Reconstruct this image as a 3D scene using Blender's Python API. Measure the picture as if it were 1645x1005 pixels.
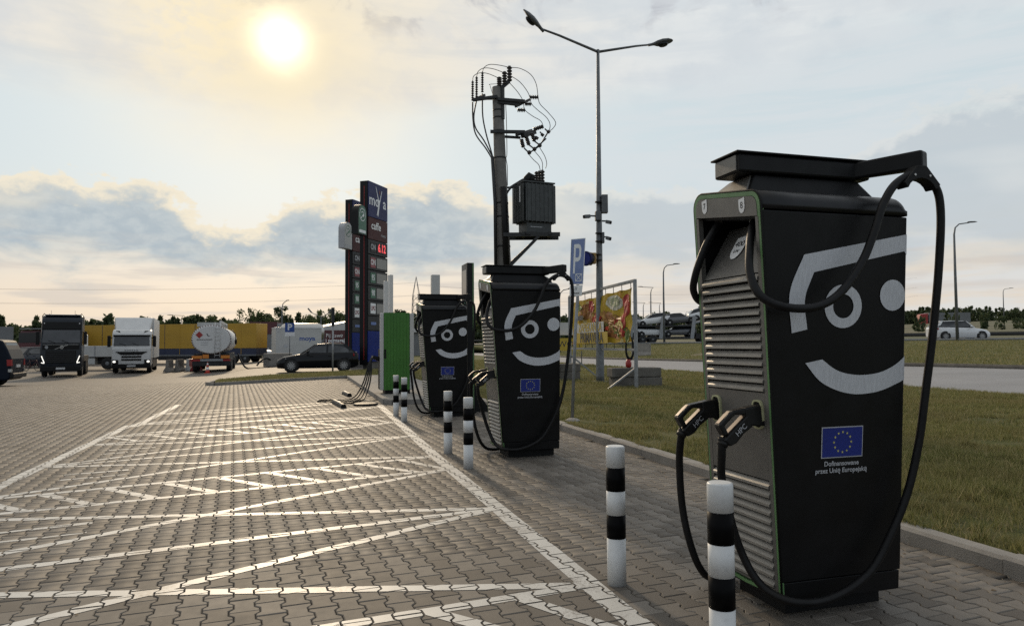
import bpy, bmesh, math, random
import numpy as np
from mathutils import Vector, Matrix
R = math.radians
rnd = random.Random(7)
S = bpy.context.scene
C = S.collection
for o in list(bpy.data.objects):
    bpy.data.objects.remove(o)

# ------------------------------------------------------------------ camera
cam_d = bpy.data.cameras.new('camera'); cam = bpy.data.objects.new('camera', cam_d); C.objects.link(cam)
cam_d.sensor_width = 36.0; cam_d.lens = 36.0 * 1140.0 / 1645.0
cam_d.clip_start = 0.05; cam_d.clip_end = 6000
YAW, PITCH, ROLL = R(16.6), R(2.49), R(0.4)
fw = Vector((math.sin(YAW) * math.cos(PITCH), math.cos(YAW) * math.cos(PITCH), math.sin(PITCH)))
r0 = Vector((math.cos(YAW), -math.sin(YAW), 0)); u0 = r0.cross(fw)
rr = r0 * math.cos(ROLL) - u0 * math.sin(ROLL); uu = r0 * math.sin(ROLL) + u0 * math.cos(ROLL)
cam.matrix_world = Matrix(((rr.x, uu.x, -fw.x, 0), (rr.y, uu.y, -fw.y, 0), (rr.z, uu.z, -fw.z, 1.48), (0, 0, 0, 1)))
S.camera = cam

# ------------------------------------------------------------------ sun, sky, exposure
SUN_AZ, SUN_EL = R(-1.6), R(22.6)          # azimuth from +Y towards +X
sd = Vector((math.sin(SUN_AZ) * math.cos(SUN_EL), math.cos(SUN_AZ) * math.cos(SUN_EL), math.sin(SUN_EL)))
sun_d = bpy.data.lights.new('sun', 'SUN'); sun = bpy.data.objects.new('sun', sun_d); C.objects.link(sun)
sun_d.energy = 1.8; sun_d.angle = R(5.0); sun_d.color = (1.0, 0.79, 0.54)
sun.rotation_euler = sd.to_track_quat('Z', 'Y').to_euler(); sun.location = (0, 60, 60)

world = bpy.data.worlds.new('World'); S.world = world; world.use_nodes = True
try: world.use_nodes = True
except Exception: pass
class NT:
    """small helper to write node trees"""
    def __init__(self, tree): self.t = tree; self.n = tree.nodes; self.l = tree.links
    def node(self, typ, **kw):
        nd = self.n.new(typ)
        for k, v in kw.items(): setattr(nd, k, v)
        return nd
    def put(self, sock, v):
        if v is None: return
        if isinstance(v, bpy.types.NodeSocket): self.l.new(v, sock)
        else: sock.default_value = v
    def m(self, op, a, b=None, c=None, clamp=False):
        nd = self.node('ShaderNodeMath', operation=op, use_clamp=clamp)
        self.put(nd.inputs[0], a); self.put(nd.inputs[1], b)
        if c is not None: self.put(nd.inputs[2], c)
        return nd.outputs[0]
    def mix(self, f, a, b, typ='MIX'):
        nd = self.node('ShaderNodeMix', data_type='RGBA', blend_type=typ)
        self.put(nd.inputs[0], f)
        self.put(nd.inputs[6], a if isinstance(a, bpy.types.NodeSocket) else (*a, 1)); self.put(nd.inputs[7], b if isinstance(b, bpy.types.NodeSocket) else (*b, 1))
        return nd.outputs[2]
    def smooth(self, x, e0, e1):
        nd = self.node('ShaderNodeMapRange', interpolation_type='SMOOTHSTEP')
        self.put(nd.inputs[0], x); self.put(nd.inputs[1], e0); self.put(nd.inputs[2], e1)
        nd.inputs[3].default_value = 0; nd.inputs[4].default_value = 1
        return nd.outputs[0]
    def xyz(self, x, y, z):
        nd = self.node('ShaderNodeCombineXYZ'); self.put(nd.inputs[0], x); self.put(nd.inputs[1], y); self.put(nd.inputs[2], z)
        return nd.outputs[0]
    def noise(self, vec, scale, detail=4, rough=0.55, dist=0.0):
        nd = self.node('ShaderNodeTexNoise'); self.put(nd.inputs['Vector'], vec)
        self.put(nd.inputs['Scale'], scale); nd.inputs['Detail'].default_value = detail
        nd.inputs['Roughness'].default_value = rough; nd.inputs['Distortion'].default_value = dist
        return nd.outputs['Fac']
def lin(r, g, b):
    f = lambda c: (c / 255 / 12.92) if c / 255 <= 0.04045 else ((c / 255 + 0.055) / 1.055) ** 2.4
    return (f(r), f(g), f(b))

w = NT(world.node_tree); w.n.clear()
tc = w.node('ShaderNodeTexCoord'); sep = w.node('ShaderNodeSeparateXYZ'); w.l.new(tc.outputs['Generated'], sep.inputs[0])
dx, dy, dz = sep.outputs
el = w.m('MULTIPLY', w.m('ARCSINE', dz), 180 / math.pi)                       # elevation, degrees
az = w.m('MULTIPLY', w.m('ARCTAN2', dx, dy), 180 / math.pi)                   # azimuth, degrees
dot = w.m('ADD', w.m('ADD', w.m('MULTIPLY', dx, sd.x), w.m('MULTIPLY', dy, sd.y)), w.m('MULTIPLY', dz, sd.z))
ang = w.m('MULTIPLY', w.m('ARCCOSINE', w.m('MINIMUM', dot, 0.999999)), 180 / math.pi)   # degrees from the sun
sky = w.node('ShaderNodeTexSky', sky_type='NISHITA', sun_disc=False, sun_elevation=SUN_EL, sun_rotation=SUN_AZ, air_density=1.0, dust_density=2.5, ozone_density=1.0)
P2 = w.xyz(w.m('MULTIPLY', az, 0.05), w.m('MULTIPLY', el, 0.13), 0.0)          # flattened cloud coordinates
P3 = w.xyz(w.m('MULTIPLY', az, 0.1), w.m('MULTIPLY', el, 0.16), 3.0)
n_big = w.noise(P2, 1.1, 4, 0.5, 0.3); n_mid = w.noise(P3, 2.2, 6, 0.55, 0.2); n_fine = w.noise(P3, 7.0, 5, 0.6, 0.3)
K = 10.1
def col(r, g, b, k=1.0): return tuple(K * k * v for v in lin(r, g, b))
# clear air between the clouds: pale blue high up, cream towards the horizon
clear = w.mix(w.smooth(el, 2.0, 13.0), col(229, 215, 198), col(206, 219, 224))
clear = w.mix(0.06, clear, sky.outputs[0])
# warm thin veil round the sun, cooler to the right
side = w.smooth(az, 8.0, 34.0)
veil_c = w.mix(side, col(234, 230, 221), col(224, 228, 229))
veil_c = w.mix(w.smooth(n_mid, 0.40, 0.70), veil_c, w.mix(side, col(219, 220, 219), col(204, 212, 218)))
strk = w.noise(w.xyz(w.m('ADD', w.m('MULTIPLY', az, 0.035), w.m('MULTIPLY', el, 0.05)), w.m('MULTIPLY', el, 0.30), 5.0), 2.0, 6, 0.6, 0.5)
veil_c = w.mix(w.m('MULTIPLY', w.smooth(strk, 0.42, 0.68), 0.6), veil_c, w.mix(side, col(208, 213, 216), col(196, 207, 215)))
slope = w.m('ADD', 17.4, w.m('MULTIPLY', w.m('ABSOLUTE', w.m('ADD', az, 6.0)), 0.05))
edge = w.m('SUBTRACT', w.m('ADD', el, w.m('MULTIPLY', w.m('SUBTRACT', n_big, 0.5), 8.0)), slope)
skyc = w.mix(w.smooth(edge, -1.2, 2.6), clear, veil_c)
warm = w.m('MULTIPLY', w.smooth(ang, 17.0, 2.0), w.smooth(el, 9.0, 19.0))
skyc = w.mix(w.m('MULTIPLY', warm, 0.75), skyc, w.mix(w.smooth(n_mid, 0.42, 0.66), col(246, 235, 213), col(237, 229, 215)))
# dappled grey patches high up near the sun
pat = w.m('MULTIPLY', w.smooth(w.noise(P3, 1.6, 7, 0.6, 0.6), 0.53, 0.68), w.smooth(el, 22.0, 26.0))
skyc = w.mix(w.m('MULTIPLY', pat, 0.8), skyc, col(176, 178, 186))
# mottled bright cloudlets left of the sun and a grey one above it
def blob(a0, e0, ra, re): return w.m('EXPONENT', w.m('MULTIPLY', w.m('ADD', w.m('POWER', w.m('DIVIDE', w.m('SUBTRACT', az, a0), ra), 2.0), w.m('POWER', w.m('DIVIDE', w.m('SUBTRACT', el, e0), re), 2.0)), -1.0))
skyc = w.mix(w.m('MULTIPLY', w.m('MULTIPLY', blob(-7.5, 24.0, 4.5, 4.5), w.smooth(n_fine, 0.40, 0.62)), 0.9), skyc, col(252, 238, 208))
skyc = w.mix(w.m('MULTIPLY', w.smooth(w.m('ADD', blob(-0.2, 26.6, 4.6, 1.3), w.m('MULTIPLY', w.m('SUBTRACT', n_fine, 0.5), 0.9)), 0.42, 0.8), 0.85), skyc, col(182, 182, 188))
# cumulus bank: hand-set skyline of cloud tops, broken up by noise
ramp = w.node('ShaderNodeValToRGB'); ramp.color_ramp.interpolation = 'B_SPLINE'
tops = [(-19, 11.6), (-16.5, 12.9), (-13.5, 11.2), (-11.0, 12.6), (-8.6, 11.0), (-6.4, 9.2), (-3.2, 8.2), (-1.2, 10.8), (1.6, 11.6), (5.2, 11.4), (8.0, 13.4), (10.8, 13.2), (13.6, 11.6), (18, 11.8), (24, 13.0), (28.5, 12.4), (33, 10.8), (40, 11.6), (46, 15.2), (50.5, 16.6), (54, 16.0)]
el_n = ramp.color_ramp.elements
while len(el_n) < len(tops): el_n.new(0.5)
for e, (a, h) in zip(el_n, tops):
    e.position = (a + 20) / 75; e.color = (h / 20,) * 3 + (1,)
w.put(ramp.inputs[0], w.m('DIVIDE', w.m('ADD', az, 20), 75))
top_h = w.m('MULTIPLY', w.node('ShaderNodeSeparateColor').outputs[0], 20)
sc = [n for n in w.n if n.bl_idname == 'ShaderNodeSeparateColor'][0]; w.l.new(ramp.outputs[0], sc.inputs[0])
bump = w.m('ADD', w.m('MULTIPLY', w.m('SUBTRACT', n_mid, 0.5), 5.0), w.m('MULTIPLY', w.m('SUBTRACT', n_fine, 0.5), 3.2))
dd = w.m('ADD', w.m('SUBTRACT', top_h, el), bump)                               # degrees below the cloud's own top edge
bottom = w.smooth(w.m('ADD', el, w.m('MULTIPLY', w.m('SUBTRACT', w.noise(P2, 3.2, 5, 0.55, 0.4), 0.5), 9.0)), 4.6, 7.8)
body = w.m('MULTIPLY', w.smooth(dd, 0.35, 1.9), bottom)
body = w.m('MULTIPLY', body, w.smooth(n_big, 0.22, 0.45))
rim = w.m('MULTIPLY', w.smooth(dd, -0.25, 0.35), bottom)
thin = w.m('MULTIPLY', w.m('MULTIPLY', side, w.smooth(strk, 0.36, 0.6)), 0.65)
skyc = w.mix(thin, skyc, col(217, 222, 225))
skyc = w.mix(w.m('MULTIPLY', rim, w.m('SUBTRACT', 0.9, w.m('MULTIPLY', side, 0.62))), skyc, w.mix(side, col(243, 232, 209), col(226, 223, 215)))
blue = w.mix(w.smooth(n_fine, 0.35, 0.7), col(170, 185, 196), col(189, 200, 206))
blue = w.mix(side, blue, col(183, 195, 204))
skyc = w.mix(w.m('MULTIPLY', body, w.m('SUBTRACT', 0.92, w.m('MULTIPLY', side, 0.3))), skyc, blue)
# thin streaks low over the horizon
st = w.m('MULTIPLY', w.smooth(w.noise(w.xyz(w.m('MULTIPLY', az, 0.05), w.m('MULTIPLY', el, 0.55), 9.0), 2.2, 4, 0.5, 0.2), 0.5, 0.66), w.m('SUBTRACT', 1.0, w.smooth(el, 5.0, 9.0)))
skyc = w.mix(w.m('MULTIPLY', st, 0.55), skyc, col(206, 199, 192))
# the sun's glow through the veil
ang = w.m('MULTIPLY', ang, w.m('ADD', 0.8, w.m('MULTIPLY', n_mid, 0.4)))
g1 = w.m('EXPONENT', w.m('MULTIPLY', w.m('POWER', w.m('DIVIDE', ang, 1.5), 2.0), -1.0))
g2 = w.m('EXPONENT', w.m('MULTIPLY', w.m('DIVIDE', ang, 4.2), -1.0))
skyc = w.mix(w.m('MULTIPLY', g2, 0.85), skyc, col(255, 234, 184, 1.0))
add = w.node('ShaderNodeMix', data_type='RGBA', blend_type='ADD'); add.inputs[0].default_value = 1.0
w.l.new(skyc, add.inputs[6]); sc2 = w.node('ShaderNodeVectorMath', operation='SCALE'); sc2.inputs[0].default_value = (1.0, 0.9, 0.66); w.put(sc2.inputs['Scale'], w.m('MULTIPLY', g1, 15.0)); w.l.new(sc2.outputs[0], add.inputs[7])
# the cloud bank lies on the sun's side; opposite the sun the sky is clear
cover = w.smooth(dot, -0.25, 0.5)
clr = w.mix(0.7, sky.outputs[0], col(203, 210, 216))
fin = w.node('ShaderNodeMix', data_type='RGBA'); w.put(fin.inputs[0], cover); w.l.new(clr, fin.inputs[6]); w.l.new(add.outputs[2], fin.inputs[7])
bg = w.node('ShaderNodeBackground'); bg.inputs['Strength'].default_value = 0.1
out = w.node('ShaderNodeOutputWorld'); w.l.new(fin.outputs[2], bg.inputs[0]); w.l.new(bg.outputs[0], out.inputs[0])

S.view_settings.view_transform = 'Standard'; S.view_settings.look = 'None'; S.view_settings.exposure = 0.0; S.view_settings.gamma = 1.0
S.view_settings.use_curve_mapping = False
S.cycles.use_denoising = False; S.cycles.sample_clamp_indirect = 2.0; S.cycles.sample_clamp_direct = 12.0; S.cycles.max_bounces = 6; S.cycles.diffuse_bounces = 3; S.cycles.glossy_bounces = 3; S.cycles.transparent_max_bounces = 8
S.cycles.caustics_reflective = False; S.cycles.caustics_refractive = False

# ------------------------------------------------------------------ materials
MATS = {}
def mat(name, base, rough=0.6, metal=0.0, var=0.12, scale=6.0, bump=0.0, bscale=40.0, spec=0.5, base2=None, coat=0.0, emit=None, estr=0.0, dirt=0.0):
    if name in MATS: return MATS[name]
    m = bpy.data.materials.new(name); m.use_nodes = True; t = NT(m.node_tree)
    b = t.n['Principled BSDF']; tcn = t.node('ShaderNodeTexCoord')
    v = tcn.outputs['Object']
    n = t.noise(v, scale, 5, 0.6)
    dark = tuple(c * (1 - var) for c in base); light = tuple(min(1, c * (1 + var)) for c in base)
    c = t.mix(t.smooth(n, 0.3, 0.7), dark, base2 or light)
    if dirt:
        n2 = t.noise(v, scale * 5, 6, 0.7)
        c = t.mix(t.m('MULTIPLY', t.smooth(n2, 0.52, 0.75), dirt), c, (0.11, 0.095, 0.08))
    t.l.new(c, b.inputs['Base Color'])
    b.inputs['Roughness'].default_value = rough; b.inputs['Metallic'].default_value = metal
    b.inputs['Specular IOR Level'].default_value = spec; b.inputs['Coat Weight'].default_value = coat; b.inputs['Coat Roughness'].default_value = 0.08
    if rough > 0.15:
        rn = t.node('ShaderNodeMapRange'); t.put(rn.inputs[0], t.noise(v, scale * 3, 4, 0.6)); rn.inputs[1].default_value = 0.25; rn.inputs[2].default_value = 0.75
        rn.inputs[3].default_value = max(0.02, rough - 0.08); rn.inputs[4].default_value = min(1, rough + 0.08); t.l.new(rn.outputs[0], b.inputs['Roughness'])
    if bump:
        bp = t.node('ShaderNodeBump'); bp.inputs['Strength'].default_value = bump; bp.inputs['Distance'].default_value = 0.01
        t.put(bp.inputs['Height'], t.noise(v, bscale, 5, 0.65)); t.l.new(bp.outputs[0], b.inputs['Normal'])
    if emit:
        b.inputs['Emission Color'].default_value = (*emit, 1); b.inputs['Emission Strength'].default_value = estr
    MATS[name] = m
    return m
def brushed(name, base, rough=0.38, metal=0.85):
    """brushed film: fine vertical streaks"""
    m = bpy.data.materials.new(name); m.use_nodes = True; t = NT(m.node_tree); b = t.n['Principled BSDF']
    tcn = t.node('ShaderNodeTexCoord'); mp = t.node('ShaderNodeMapping'); t.l.new(tcn.outputs['Object'], mp.inputs[0]); mp.inputs['Scale'].default_value = (90, 90, 1.2)
    n = t.noise(mp.outputs[0], 3.0, 4, 0.6)
    t.l.new(t.mix(t.smooth(n, 0.3, 0.7), tuple(c * 0.86 for c in base), tuple(c * 1.1 for c in base)), b.inputs['Base Color'])
    b.inputs['Roughness'].default_value = rough; b.inputs['Metallic'].default_value = metal
    MATS[name] = m; return m

M = {}
M['paint_black'] = mat('satin_black_paint', (0.0066, 0.0067, 0.0071), 0.44, 0, 0.3, 3, 0.05, 300, 0.2)
M['cap_black'] = mat('black_cap_paint', (0.0075, 0.008, 0.0095), 0.36, 0, 0.2, 4, 0, 40, 0.35)
M['matte_black'] = mat('matte_black', (0.006, 0.006, 0.0062), 0.6, 0, 0.2, 8, spec=0.25)
M['rubber'] = mat('cable_rubber', (0.006, 0.006, 0.0065), 0.5, 0, 0.3, 14, 0.1, 90, 0.25, dirt=0.05)
M['plug'] = mat('plug_plastic', (0.007, 0.007, 0.007), 0.45, 0, 0.2, 20, spec=0.3)
M['copper_edge'] = mat('plug_grip_bronze', (0.125, 0.082, 0.058), 0.42, 0.2, 0.1, 30)
M['gunmetal'] = mat('charger_gunmetal', (0.155, 0.148, 0.137), 0.46, 0.4, 0.08, 5, 0.04, 200)
M['slat'] = mat('louver_gunmetal', (0.25, 0.238, 0.218), 0.42, 0.45, 0.08, 8)
M['green_trim'] = mat('green_trim', (0.105, 0.215, 0.085), 0.4, 0, 0.1, 6)
M['silver_film'] = brushed('brushed_silver_film', (0.60, 0.615, 0.65), 0.5, 0.25)
M['label_white'] = mat('label_white', (0.80, 0.81, 0.82), 0.5, 0, 0.04, 10)
M['label_ink'] = mat('label_ink', (0.03, 0.03, 0.032), 0.5)
M['text_grey'] = mat('text_grey', (0.42, 0.43, 0.45), 0.5, 0, 0.05)
M['eu_blue'] = mat('eu_blue', (0.006, 0.02, 0.20), 0.5, 0, 0.1, 4)
M['eu_yellow'] = mat('eu_yellow', (0.55, 0.52, 0.18), 0.5, 0, 0.05)
M['sock_ring'] = mat('socket_ring', (0.42, 0.42, 0.25), 0.4, 0, 0.06)
M['chrome'] = mat('dull_chrome', (0.45, 0.44, 0.42), 0.35, 0.9, 0.1, 20)
M['boll_white'] = mat('bollard_white', (0.62, 0.63, 0.63), 0.45, 0, 0.06, 5, 0.05, 60, 0.5, dirt=0.18)
M['boll_black'] = mat('bollard_black', (0.0035, 0.0035, 0.004), 0.45, 0, 0.2, 9, spec=0.06)
M['concrete'] = mat('concrete', (0.27, 0.25, 0.225), 0.85, 0, 0.16, 3, 0.5, 60, 0.3, dirt=0.3)
M['kerb'] = mat('kerb_concrete', (0.235, 0.22, 0.20), 0.82, 0, 0.16, 2.5, 0.5, 80, 0.35, dirt=0.3)
M['old_concrete'] = mat('weathered_concrete', (0.12, 0.112, 0.10), 0.9, 0, 0.25, 2.5, 0.6, 40, 0.3, dirt=0.5)
M['pole_concrete'] = mat('pole_concrete', (0.15, 0.142, 0.13), 0.85, 0, 0.2, 1.5, 0.4, 30, 0.3)
M['galv'] = mat('galvanised_steel', (0.16, 0.17, 0.18), 0.5, 0.5, 0.15, 6, 0.05, 80)
M['galv_lt'] = mat('light_galvanised_steel', (0.27, 0.28, 0.29), 0.5, 0.5, 0.15, 6)
M['lamp_grey'] = mat('lamp_grey', (0.10, 0.105, 0.11), 0.5, 0.2, 0.12, 6)
M['dark_steel'] = mat('dark_steel', (0.03, 0.031, 0.032), 0.55, 0.4, 0.2, 8)
M['insulator'] = mat('brown_insulator', (0.022, 0.016, 0.014), 0.3, 0, 0.2, 8)
M['wire'] = mat('wire', (0.035, 0.035, 0.037), 0.55)
M['trafo'] = mat('transformer_paint', (0.045, 0.05, 0.05), 0.5, 0.1, 0.2, 5, 0.05, 60, dirt=0.2)
M['white'] = mat('white_paint', (0.62, 0.62, 0.61), 0.4, 0, 0.05, 2, dirt=0.12)
M['white_gloss'] = mat('white_car_paint', (0.66, 0.67, 0.68), 0.25, 0, 0.03, 3, coat=0.6)
M['offwhite'] = mat('offwhite_panel', (0.47, 0.47, 0.455), 0.5, 0, 0.06, 1.5, dirt=0.12)
M['black_gloss'] = mat('black_car_paint', (0.004, 0.0045, 0.006), 0.14, 0.0, 0.1, 3, spec=0.22, coat=0.1)
M['navy_gloss'] = mat('navy_car_paint', (0.007, 0.012, 0.024), 0.25, 0.0, 0.1, 3, spec=0.3, coat=0.3)
M['truck_dark'] = mat('dark_truck_paint', (0.011, 0.015, 0.022), 0.3, 0.1, 0.1, 2, spec=0.3, coat=0.2, dirt=0.03)
M['silver_car'] = mat('silver_car_paint', (0.34, 0.345, 0.35), 0.28, 0.4, 0.08, 3, coat=0.5)
M['grey_car'] = mat('grey_car_paint', (0.09, 0.093, 0.1), 0.28, 0.4, 0.08, 3, coat=0.5)
M['glass'] = mat('dark_glass', (0.008, 0.009, 0.011), 0.08, 0, 0.05, 2, spec=0.4)
M['tyre'] = mat('tyre', (0.012, 0.012, 0.012), 0.8, 0, 0.15, 10)
M['rim'] = mat('alloy_rim', (0.34, 0.34, 0.34), 0.35, 0.7, 0.1, 20)
M['chassis'] = mat('chassis_black', (0.015, 0.015, 0.016), 0.7, 0, 0.2, 5)
M['red'] = mat('red_paint', (0.32, 0.022, 0.02), 0.4, 0, 0.1, 3)
M['tail_red'] = mat('tail_lamp_red', (0.30, 0.012, 0.014), 0.2, 0, 0.1, 3)
M['orange_plate'] = mat('orange_plate', (0.60, 0.20, 0.02), 0.45, 0, 0.08, 8)
M['maroon'] = mat('maroon', (0.085, 0.022, 0.026), 0.5, 0, 0.12, 2)
M['yellow_tarp'] = mat('yellow_tarpaulin', (0.42, 0.245, 0.02), 0.55, 0, 0.08, 0.5, 0.2, 6, dirt=0.1)
M['navy_tarp'] = mat('navy_tarpaulin', (0.018, 0.026, 0.062), 0.55, 0, 0.1, 1)
M['grey_tarp'] = mat('grey_tarpaulin', (0.16, 0.165, 0.17), 0.6, 0, 0.1, 1)
M['headlamp'] = mat('lit_headlamp', (0.9, 0.9, 0.85), 0.3, emit=(1.0, 0.95, 0.85), estr=1.1)
M['sign_blue'] = mat('sign_blue', (0.115, 0.185, 0.42), 0.45, 0, 0.06, 3, dirt=0.1)
M['sign_blue2'] = mat('sign_royal_blue', (0.018, 0.07, 0.30), 0.4, 0, 0.06, 3)
M['totem_blue'] = mat('totem_blue', (0.02, 0.026, 0.10), 0.4, 0, 0.1, 1, spec=0.15)
M['totem_base_blue'] = mat('totem_base_blue', (0.006, 0.022, 0.17), 0.45, 0, 0.12, 1, spec=0.12)
M['totem_dark'] = mat('totem_dark_grey', (0.03, 0.032, 0.034), 0.45, 0.0, 0.1, 2, spec=0.2)
M['totem_black'] = mat('totem_black', (0.009, 0.0095, 0.011), 0.4, 0, 0.1, 2, spec=0.2)
M['totem_maroon'] = mat('totem_maroon', (0.065, 0.018, 0.018), 0.45, 0, 0.1, 1, spec=0.15)
M['led_off'] = mat('led_panel_off', (0.30, 0.29, 0.27), 0.6, 0, 0.08, 20)
M['led_red'] = mat('led_red', (0.9, 0.08, 0.09), 0.5, emit=(1.0, 0.09, 0.10), estr=0.7)
M['fuel_green'] = mat('fuel_green', (0.03, 0.13, 0.075), 0.4, 0, 0.1, 2)
M['fuel_red'] = mat('fuel_red', (0.22, 0.026, 0.035), 0.4, 0, 0.1, 2)
M['cab_green'] = mat('cabinet_green', (0.04, 0.155, 0.018), 0.45, 0, 0.1, 2, 0.05, 30)
M['banner_yellow'] = mat('banner_yellow', (0.42, 0.30, 0.03), 0.6, 0, 0.1, 2)
M['cone_orange'] = mat('cone_red', (0.52, 0.055, 0.03), 0.5, 0, 0.1, 4)
M['bark'] = mat('bark', (0.06, 0.048, 0.036), 0.9, 0, 0.2, 4, 0.5, 20)
M['asphalt'] = mat('asphalt', (0.235, 0.232, 0.235), 0.75, 0, 0.08, 0.4, 0.4, 90, 0.4, dirt=0.05)
M['field'] = mat('field', (0.085, 0.095, 0.035), 0.95, 0, 0.3, 0.03, base2=(0.14, 0.115, 0.06))
M['tin'] = mat('pale_tin_roof', (0.45, 0.45, 0.45), 0.35, 0.5, 0.08, 1)
M['plate_white'] = mat('number_plate', (0.5, 0.5, 0.5), 0.5, 0, 0.05)
M['car_glass'] = mat('car_window_glass', (0.014, 0.016, 0.018), 0.1, 0, 0.05, 2, spec=0.5)
M['truck_glass'] = mat('windscreen_glass', (0.035, 0.037, 0.04), 0.14, 0, 0.3, 1.2, spec=0.7)
M['side_glass'] = mat('side_window_glass', (0.05, 0.053, 0.056), 0.1, 0, 0.5, 1.2, spec=0.6)
M['van_paint'] = mat('van_paint', (0.005, 0.009, 0.018), 0.5, 0, 0.1, 3, spec=0.15)

def leaf_mat(name, c1, c2):
    m = bpy.data.materials.new(name); m.use_nodes = True; t = NT(m.node_tree); b = t.n['Principled BSDF']
    g = t.node('ShaderNodeNewGeometry'); oi = t.node('ShaderNodeObjectInfo')
    t.l.new(t.mix(g.outputs['Random Per Island'], c1, c2), b.inputs['Base Color'])
    b.inputs['Roughness'].default_value = 0.6; b.inputs['Specular IOR Level'].default_value = 0.25
    tr = t.node('ShaderNodeBsdfTranslucent'); tr.inputs[0].default_value = (*c2, 1); mx = t.node('ShaderNodeMixShader'); mx.inputs[0].default_value = 0.35; t.l.new(b.outputs[0], mx.inputs[1]); t.l.new(tr.outputs[0], mx.inputs[2]); t.l.new(mx.outputs[0], t.n['Material Output'].inputs[0])
    return m
M['leaf'] = leaf_mat('foliage', (0.045, 0.07, 0.026), (0.10, 0.13, 0.05))
M['leaf2'] = leaf_mat('dark_foliage', (0.04, 0.062, 0.03), (0.085, 0.11, 0.05))

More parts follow.
